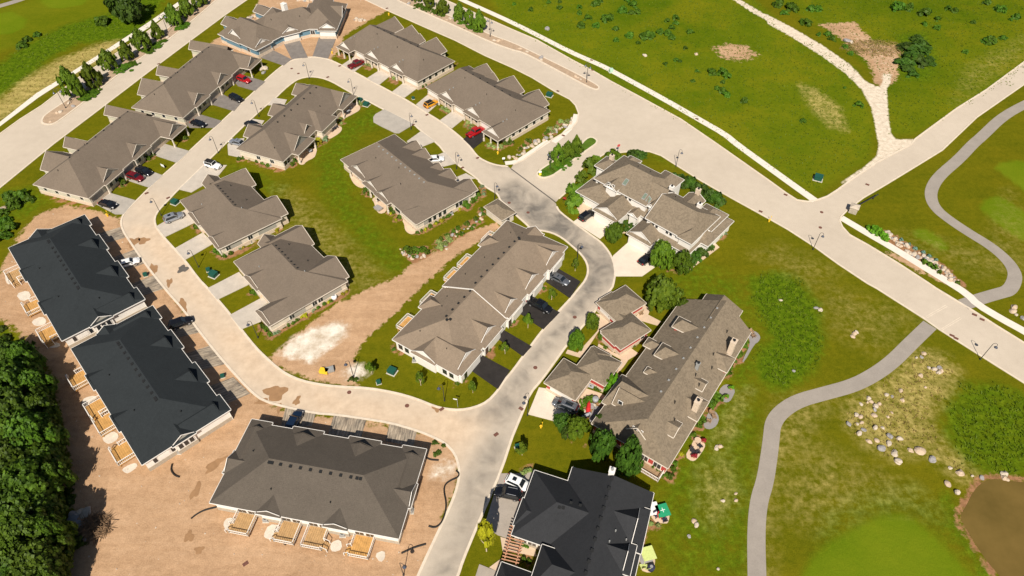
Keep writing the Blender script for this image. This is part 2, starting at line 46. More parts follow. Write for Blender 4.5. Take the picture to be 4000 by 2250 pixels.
MASKS=[('dirt',2.5,1,[(-118.6,103.6),(-113.9,104.9),(-115.4,113.1),(-115.9,119.8),(-114.1,126.3),(-109.2,128.2),(-101.4,126),(-94.8,123.9),(-89.1,116.4),(-78.1,103.6),(-62.5,86.9),(-49.4,73.8),(-43.9,69.8),(-15.1,64.7),(-9.9,61.5),(-9.2,56.1),(-12,46.8),(-14.7,37.3),(-14.1,30.4),(-68,30.4),(-72,42.2),(-73.3,49.6),(-78.9,53.8),(-77.8,57.6),(-82.7,65.5),(-89,76.1),(-96.1,83.8),(-102.6,89),(-107.5,92.2),(-113.1,93.3)]),('dirt',1.6,1,[(-49,81.3),(-43.4,89),(-37.3,96.4),(-25.4,104.2),(-22.3,108.3),(-10.1,118.9),(-3.6,121.9),(-2.8,119.8),(-12.5,111.1),(-19.8,101),(-25,93),(-29.9,86.7),(-31.5,82.8),(-30.8,78),(-29.3,74.7),(-37.6,76.1),(-44.4,78.7)]),('dirt',2,1,[(-99.2,206.2),(-89.2,230),(-92,252.7),(-48.1,252.7),(-42.1,233.6),(-47.4,226.2),(-55.5,213.6),(-54.9,207.8),(-57.2,197.7),(-68.5,197.7),(-91.8,200.7)]),('dirt',4,0.75,[(64.3,205.7),(70.1,208.8),(76.2,207),(78.5,200.7),(72.6,197),(66.1,199)]),('dirt',3,1,[(103.6,221.3),(116.4,223.3),(117.8,208.3),(125.7,207),(119.8,193.4),(115.1,184.2),(109.3,183.1),(111.6,194.6),(109.2,209.6)]),('dirt',2.5,0.8,[(82,113.7),(90.6,109.9),(98.8,101.8),(96.5,100.7),(86.8,109.2)]),('pale',1.2,1,[(-47,83.3),(-44.6,86.9),(-41,89.5),(-36.4,91.1),(-34.4,90),(-34.4,86.9),(-37.5,83.8),(-39.4,80.8),(-43.5,81.8)]),('pale',1.2,0.9,[(-32.8,79.4),(-29.8,80.4),(-28.3,78),(-30,76.6),(-32.6,77.5)]),('pale',1.5,0.7,[(-13.5,58.3),(-11.2,59.5),(-9.7,57.9),(-11.6,55.7),(-13.7,56.4)]),('gravel',0.9,1,[(77.5,242.9),(79.6,242.9),(84.4,234.3),(88.6,226.2),(87.7,222.9),(82.9,230.9)]),('gravel',1.2,1,[(87.5,229.4),(88.2,228.3),(94.2,219.1),(100.8,206.7),(105.4,195.5),(106.9,185.6),(108.5,183.3),(109.8,181.9),(111.7,184.7),(113.9,189.9),(116.1,189.3),(114.1,184.7),(111.8,181.4),(108.8,172.8),(104.5,159),(104.9,155.8),(110,155.8),(108.1,153.5),(99.2,153.5),(101.6,162.8),(103.6,171.3),(104.1,181.1),(102.2,190.4),(98,201),(91.9,213.1),(86.6,221.9)]),('gravel',1,0.85,[(99.2,153.5),(108.1,153.5),(96,145.6),(86,137.4),(83.7,136.6),(83.9,137.4),(91.7,143.5),(96.7,148.2)]),('gravel',1.5,0.35,[(110.1,220.5),(116.2,215),(124.5,205.7),(119.8,193.4),(113.9,184.2),(111.1,186.4),(113.4,203.2)]),('meadow',3,1,[(-16.1,259.5),(80.9,259.5),(92.9,216.3),(106.3,193.4),(102.4,165.3),(94.7,146.9),(75.6,132.3),(51.6,157.7),(25.7,188.7),(1.6,216.3)]),('meadow',3,0.9,[(85.4,259.5),(210.8,259.5),(179.5,203.2),(110.5,157.7),(102.9,157.7),(112.3,186.4),(104.8,216.3)]),('lush',3,1,[(52.5,103.6),(58.9,106.3),(63.5,103.6),(65.5,95.5),(63.2,84.8),(57.9,77),(51.6,73.8),(47.2,76.1),(48.2,81.8),(52.7,86.9),(51.1,97.8)]),('lush',4,1,[(-162.5,186.4),(-160,195.8),(-158,207),(-151.4,221.3),(-138.8,230),(-135.1,246.1),(-125,246.1),(-121.4,221.9),(-124.7,210.9),(-140.7,208.8),(-146.2,198.2),(-148,186.4),(-150.3,176.6),(-153.4,169.3)]),('lush',3,0,[(58.1,73.8),(67.5,78.9),(77.1,83.8),(82.4,86.9),(97.5,72.4),(102.2,63.9),(98.2,56.8),(90,57.6),(80.8,56.8),(78,61.5),(76.8,67.2),(76.3,71.5),(86.6,78),(81.2,83.8),(65.3,72.4),(60.7,65.5),(56.4,68.1)]),('lush',3,0.85,[(82.3,71.5),(88.1,76.1),(94.6,75.2),(101.9,71.5),(93.7,56.1),(82.6,56.1),(79.8,59.1),(79,65.5)]),('lush',2,0.7,[(72.7,53.1),(74.5,53.5),(75.3,47.5),(75.5,42.2),(76.3,37.3),(73.8,37.3),(72.8,43.5)]),('lush',3,0.9,[(127.6,213.6),(137.8,216.3),(134.2,198.2),(126.8,186.4),(119.6,186.4),(117.7,191)]),('lush',4,0.6,[(-135.4,135.4),(-128.6,133.8),(-120.4,135.4),(-114.5,129.2),(-118.8,121.9),(-119.8,116.4),(-125.4,116.4)]),('lush',4,0.6,[(-41,171.3),(-33.4,165.3),(-42.4,157.7),(-43.3,143.5),(-37.8,127.7),(-25.3,111.1),(-24.2,104.9),(-29.3,107.3),(-40.7,121.9),(-50.3,137),(-51.6,148.7),(-48.8,163.4)]),('lush',3,0.4,[(-87.4,169.3),(-81.7,165.3),(-71.5,152.2),(-71.2,146.9)]),('lush',4,0.5,[(-76,145.2),(-66.7,141.9),(-57.1,135.4),(-58,130.7),(-68,138.6)]),('lush',4,0.3,[(29.9,159.5),(33.9,155.8),(42.7,143.5),(37,146.9)]),('lush',5,0.5,[(31.1,104.9),(39.1,109.9),(50.3,103.6),(50.2,81.8),(46.1,71.5),(41.8,72.4),(41.5,85.8),(38.5,96.6)]),('straw',7,0.17,[(68.9,101.3),(84.5,92.2),(73.1,83.8),(66.8,89)]),('straw',7,0.17,[(61.8,113.7),(72.2,106.1),(66.3,101.3),(55.7,111.1)]),('straw',6,0.19,[(52,65.5),(58.9,59.9),(69.2,53.8),(70.9,49.6),(61.6,51.7),(50,46.8),(44.7,48.9)]),('lush',5,0.55,[(52.8,49.6),(60.8,53.1),(69.2,53.8),(74.3,46.8),(73.5,42.2),(67.5,49.6),(59.3,48.9),(49.3,42.2)]),('lush',4,0.55,[(29.5,62.3),(38.8,72.4),(46,74.2),(45.3,68.1),(37.7,39.2),(25.8,39.2),(24.1,48.9)]),('lush',2.5,1,[(-111.4,90),(-105.9,89),(-102.4,86.9),(-95.1,81.8),(-86.9,72.4),(-82.7,64.7),(-76.7,56.8),(-78.9,53.1),(-73.7,46.8),(-66.5,30.4),(-79.8,30.4)]),('lush',3,0.4,[(80,113.1),(89.5,116.4),(96.6,111.1),(93.2,107.3),(85.2,112.4)]),('straw',4,1,[(-152.3,167.3),(-149.7,175.5),(-148,186.4),(-142.4,198.2),(-134.1,208.3),(-128.4,210.4),(-124.6,204.5),(-133.1,191),(-138.7,182),(-141.5,173),(-144.6,165.3),(-147.2,157.7)]),('straw',4,0.7,[(64.2,71.5),(72.7,76.1),(81.2,83.8),(86.7,81.8),(87.4,78),(83.1,73.3),(77.1,68.1),(77.6,62.3),(80.8,56.8),(78.1,55.3),(74.4,61.5),(68.1,59.9),(64,62.3),(62,67.2)]),('straw',3,0.65,[(86.4,184.2),(91,179.8),(94.2,171.3),(92.6,159.5),(88.8,161.4),(86.2,171.3)]),('straw',6,0.25,[(-59.1,135.4),(-52.1,130.7),(-39.8,116.4),(-27.8,102.4),(-35.3,100.1),(-46.2,111.1),(-55.7,124.8)]),('straw',5,0,[(-54.7,143.5),(-46.9,140.2),(-39.3,124.8),(-29.8,111.1),(-38.2,117.8),(-49.1,130.7)]),('straw',5,0.28,[(50.6,71.5),(63.3,73.3),(56.1,67.2),(46.6,56.1),(40.2,39.2),(38.7,39.2),(43.8,56.1)]),('straw',4,0,[(77.6,135.4),(82.1,130.7),(90.6,121.9),(85.3,117.8),(77.2,127.7)]),('straw',5,0.17,[(140.8,193.4),(169,213.6),(162.5,200.7),(128.3,173.4)]),('straw',4,0.3,[(33,57.6),(38.4,59.9),(38.8,52.4),(33.6,46.8),(31.6,50.3)]),('straw',3,0.33,[(43.5,73.3),(46,74.2),(40.8,64.7),(36.2,59.9),(36.2,63.1)]),('straw',6,0.14,[(91.9,117.8),(109.6,113.7),(125,133.8),(119.8,116.4),(113.3,103.6),(102.8,104.9)]),('fair',0.8,1,[(125.7,143.1),(128,145.2),(133,146.3),(137.7,145.2),(129.9,130.3),(127.5,137.8)]),('fair',0.8,1,[(114.5,127.3),(117.1,130.3),(120.8,131.9),(122.6,130.3),(125,125.5),(121,113.1),(117.5,118.1),(115.4,123)]),('fair',0.7,1,[(94.8,118.8),(96.2,119.8),(98.1,119.8),(99.9,117.4),(101.1,114.4),(100.2,112.7),(98.7,112.4),(97.2,114.4),(94.6,117.1)]),('fair',1.2,1,[(44.9,36.9),(45.7,39.2),(47.9,41.8),(51.4,44.4),(57.3,47.4),(59.8,48.4),(62.6,49.3),(65.1,49.3),(67.2,48.4),(69.6,45.4),(71.3,42),(72.5,39.2),(73,36.9)]),('fair',1.5,1,[(-182,229.1),(-177.2,229.8),(-173.8,231.3),(-165.5,225.4),(-163.4,219.1),(-165.7,214.9),(-169.3,214.3),(-173.9,213.6)]),('fair',1.5,1,[(-167,237.4),(-169.2,244.5),(-150.6,244.5),(-150.9,235.8),(-157.9,232.8),(-162.4,233.6)]),('fair',4,0.45,[(-184.3,227.6),(-170.9,239.7),(-165.3,252.7),(-127.2,252.7),(-136.2,230.6),(-151.7,221.9),(-158.6,208.3),(-168.7,198.2)]),('mulch',0.8,1,[(6.4,141),(7.8,142.7),(9.2,139.4),(7.6,139)]),('mulch',1,1,[(87.5,119.6),(88.9,118.9),(91.5,115.2),(95.2,110.1),(97.6,107.9),(98.4,104.5),(99.2,103.1),(99.3,99.6),(97.6,101.5),(95.3,104.5),(92.3,108.5),(89.3,112.4),(87.5,115.3)]),('mulch',0.7,1,[(-25.8,113.4),(-22.4,113.7),(-19.6,112.7),(-18.9,110.8),(-21.5,108.5),(-23.3,109.2)]),('mulch',0.7,1,[(-65.4,144.3),(-59.8,142.7),(-58.7,141),(-64.2,143.5)]),('mulch',0.5,1,[(-50.5,90),(-47.3,91.3),(-41.8,94.9),(-39.9,96),(-36.2,99.5),(-35.2,98.6),(-36.9,97.5),(-43.3,91.9),(-46.3,89.5),(-48.3,86.8),(-50.6,86.8),(-51.8,89.5)]),('mulch',0.5,1,[(-68.7,112.5),(-65.1,110.5),(-63.6,111.6),(-58.9,115),(-58.7,114.2),(-63,110.7),(-65.1,109.4),(-67.3,110.3)]),('mulch',0.5,1,[(-69.1,145.6),(-65.7,144.5),(-59.7,141.9),(-59.9,141.3),(-65.5,143.6)]),('mulch',0.5,1,[(-76.5,121.6),(-73,118.8),(-74,118.1),(-76,119.8)]),('mulch',0.5,1,[(-117.6,133.8),(-113.4,131.1),(-103.7,128.1),(-103.7,127.3),(-112.9,130)]),('mulch',0.5,1,[(-20.5,170.4),(-18.4,167.4),(-17.4,169.4),(-19.4,171.7)]),('mulch',0.5,1,[(-46.3,193.6),(-44.2,191.8),(-42.9,193.2),(-45.1,195.4)]),('mulch',0.5,1,[(-37.6,186.2),(-35,183.8),(-34.1,185.5),(-36.9,188.3)]),('mulch',0.5,1,[(-55.6,200.5),(-53.1,198.3),(-52.5,199.4),(-55,202.8)]),('mulch',0.5,1,[(5.5,100.4),(6.9,101.7),(8.2,100.4),(6.3,98.6)]),('mulch',0.5,1,[(-0.9,89.6),(0.6,91.6),(1.4,91),(-0.4,89.3)]),('mulch',0.5,1,[(-5.6,83.2),(-4.1,84.9),(-3.1,83.5),(-3.8,81.7),(-5.1,82)]),('mulch',0.5,1,[(-24.4,84.5),(-23.8,85.4),(-21.7,82.9),(-22.4,82.6)]),('mulch',0.8,0.6,[(12.9,70.6),(15,72.9),(17,71.7),(18,70.4),(16.8,69.3),(15.1,66.8),(12.9,67.4),(12.3,69.1)]),('mulch',0.8,1,[(8,65.4),(9.4,64.6),(13.6,61.7),(13.2,61.5),(10.1,63.8),(8.7,64.4)]),('mulch',0.8,1,[(34.5,106.3),(38.9,105.5),(37.8,104.7),(35.4,105.2)])]
TR=[('oval',-128,177.3,8.8,3,('nw',0)),('oval',-124.9,183,6.8,2.67,('nw',1)),('oval',-124,192.8,5.9,2.59,('nw',2)),('oval',-120.5,198.2,6,2.17,('nw',3)),('oval',-118.3,205.1,6.4,2.89,('nw',4)),('oval',-116,212.3,5.3,1.94,('nw',5)),('oval',-113.6,221.9,6.5,2.62,('nw',6)),('oval',-111.5,228.3,5.9,2.66,('nw',7)),('oval',-109.6,235.1,5.3,2.46,('nw',8)),('oval',-28.9,234.3,4.6,1.9,('ne',0)),('oval',-23.9,229.8,4.9,2.31,('ne',1)),('oval',-17.8,224.7,5.5,2.19,('ne',2)),('oval',-14.4,221.5,5.3,1.62,('ne',3)),('oval',-10.8,217.3,6.5,2.2,('ne',4)),('oval',-33.3,238.9,4.9,1.93,('ne',5)),('oval',11.9,145.4,5.4,1.97,('en',0)),('oval',14.6,147.8,4.7,1.78,('en',1)),('oval',17,149.7,4.9,1.79,('en',2)),('round',-129.1,223.6,9.4,6.13,'large dark green tree beside the white west sidewalk at the top edge'),('round',-135,228.3,4.9,2.93,'smaller dark tree left of the large tree on the golf rough'),('round',23.6,115.4,5.1,2.16,'round bright green tree between the two garage drives of the white condo'),('round',33.1,107,7,2.74,'large leafy tree at the corner of the white condo over a black car'),('round',37.5,105.4,5.8,2.51,'second large leafy tree at the white condo,right of its neighbour'),('round',31.4,95.6,7.3,3.8,'broad feathery green tree above the long tan hall roof'),('round',35.5,93.1,4.4,1.62,'small dense tree beside the hall,below the feathery tree'),('round',16.4,89.2,4.3,1.5,'round tree with pale blossom on the street lawn strip'),('round',12.8,83.8,5.6,1.66,'round plain green tree on the street lawn strip'),('round',9.3,65.5,4.4,1.78,'leafy tree beside the grey minivan drive'),('round',11.6,63.8,5.8,2.05,'yellow green leafy tree below the grey minivan drive'),('round',15.9,65.9,3.8,1.13,'dark leafy tree beside the garden patio with boulders'),('round',15.6,59.6,8.5,2.2,'large dark leafy tree by the hall entrance,left of the pair'),('round',19.8,56.5,10.9,2.28,'large dark leafy tree by the hall entrance,right of the pair'),('round',10.1,63.8,3.5,1.49,'leafy tree at the corner of the grass above the charcoal house'),('sap',-27.4,77.8,3.6,0.8,('sap',0)),('sap',-17.6,75.2,4.1,0.82,('sap',1)),('sap',-7.5,73.5,3.5,0.73,('sap',2)),('sap',8.5,97.3,3.3,0.81,('sap',3)),('sap',3.3,89.5,4.1,0.93,('sap',4)),('sap',14.1,105.9,3.8,0.85,('sap',5)),('sap',1.8,60.3,4,1.1,('sap',6)),('sap',8.5,97.3,3.4,0.75,('sap2',0)),('sap',-1.4,82.8,3.4,0.75,('sap2',1)),('sapy',-4.1,43.1,10.3,1.64,'yellow green young tree beside the charcoal house driveway'),('wood',-98,79.2,5.6,4.04,('wood',0)),('wood',-92.9,78,7.1,3.23,('wood',1)),('wood',-92.4,72.1,8.6,4.58,('wood',2)),('wood',-88.4,72.4,6.3,2.96,('wood',3)),('wood',-88.9,66.8,7.8,4.58,('wood',4)),('wood',-85.2,67.2,5.6,3.23,('wood',5)),('wood',-88.8,62.4,7.1,4.85,('wood',6)),('wood',-83.1,60.9,8.6,4.58,('wood',7)),('wood',-81.1,62.2,6.3,2.43,('wood',8)),('wood',-84,56.7,7.8,4.85,('wood',9)),('wood',-80,57.5,5.6,3.5,('wood',10)),('wood',-84,52.8,7.1,4.31,('wood',11)),('wood',-79.2,51.9,8.6,4.58,('wood',12)),('wood',-76.4,53.9,6.3,2.43,('wood',13)),('wood',-79.5,47.7,7.8,4.85,('wood',14)),('wood',-76.4,48.3,5.6,4.04,('wood',15)),('wood',-79.6,44.1,7.1,4.85,('wood',16)),('wood',-74.7,43.3,8.6,4.58,('wood',17)),('wood',-76.4,40.3,6.3,4.85,('wood',18)),('wood',-71.6,39.5,7.8,4.31,('wood',19)),('wood',-76.7,37.4,5.6,4.85,('wood',20)),('wood',-71.9,36.3,7.1,4.85,('wood',21)),('wood',-71.2,43.7,8.6,2.16,('wood',22)),('wood',-69.3,37.2,6.3,2.43,('wood',23)),('wood',-95.6,69,7.8,4.85,('wood',24)),('wood',-91.8,59.4,5.6,4.85,('wood',25)),('wood',-86.1,49.6,7.1,4.85,('wood',26)),('wood',-80.7,40.9,8.6,4.85,('wood',27))]
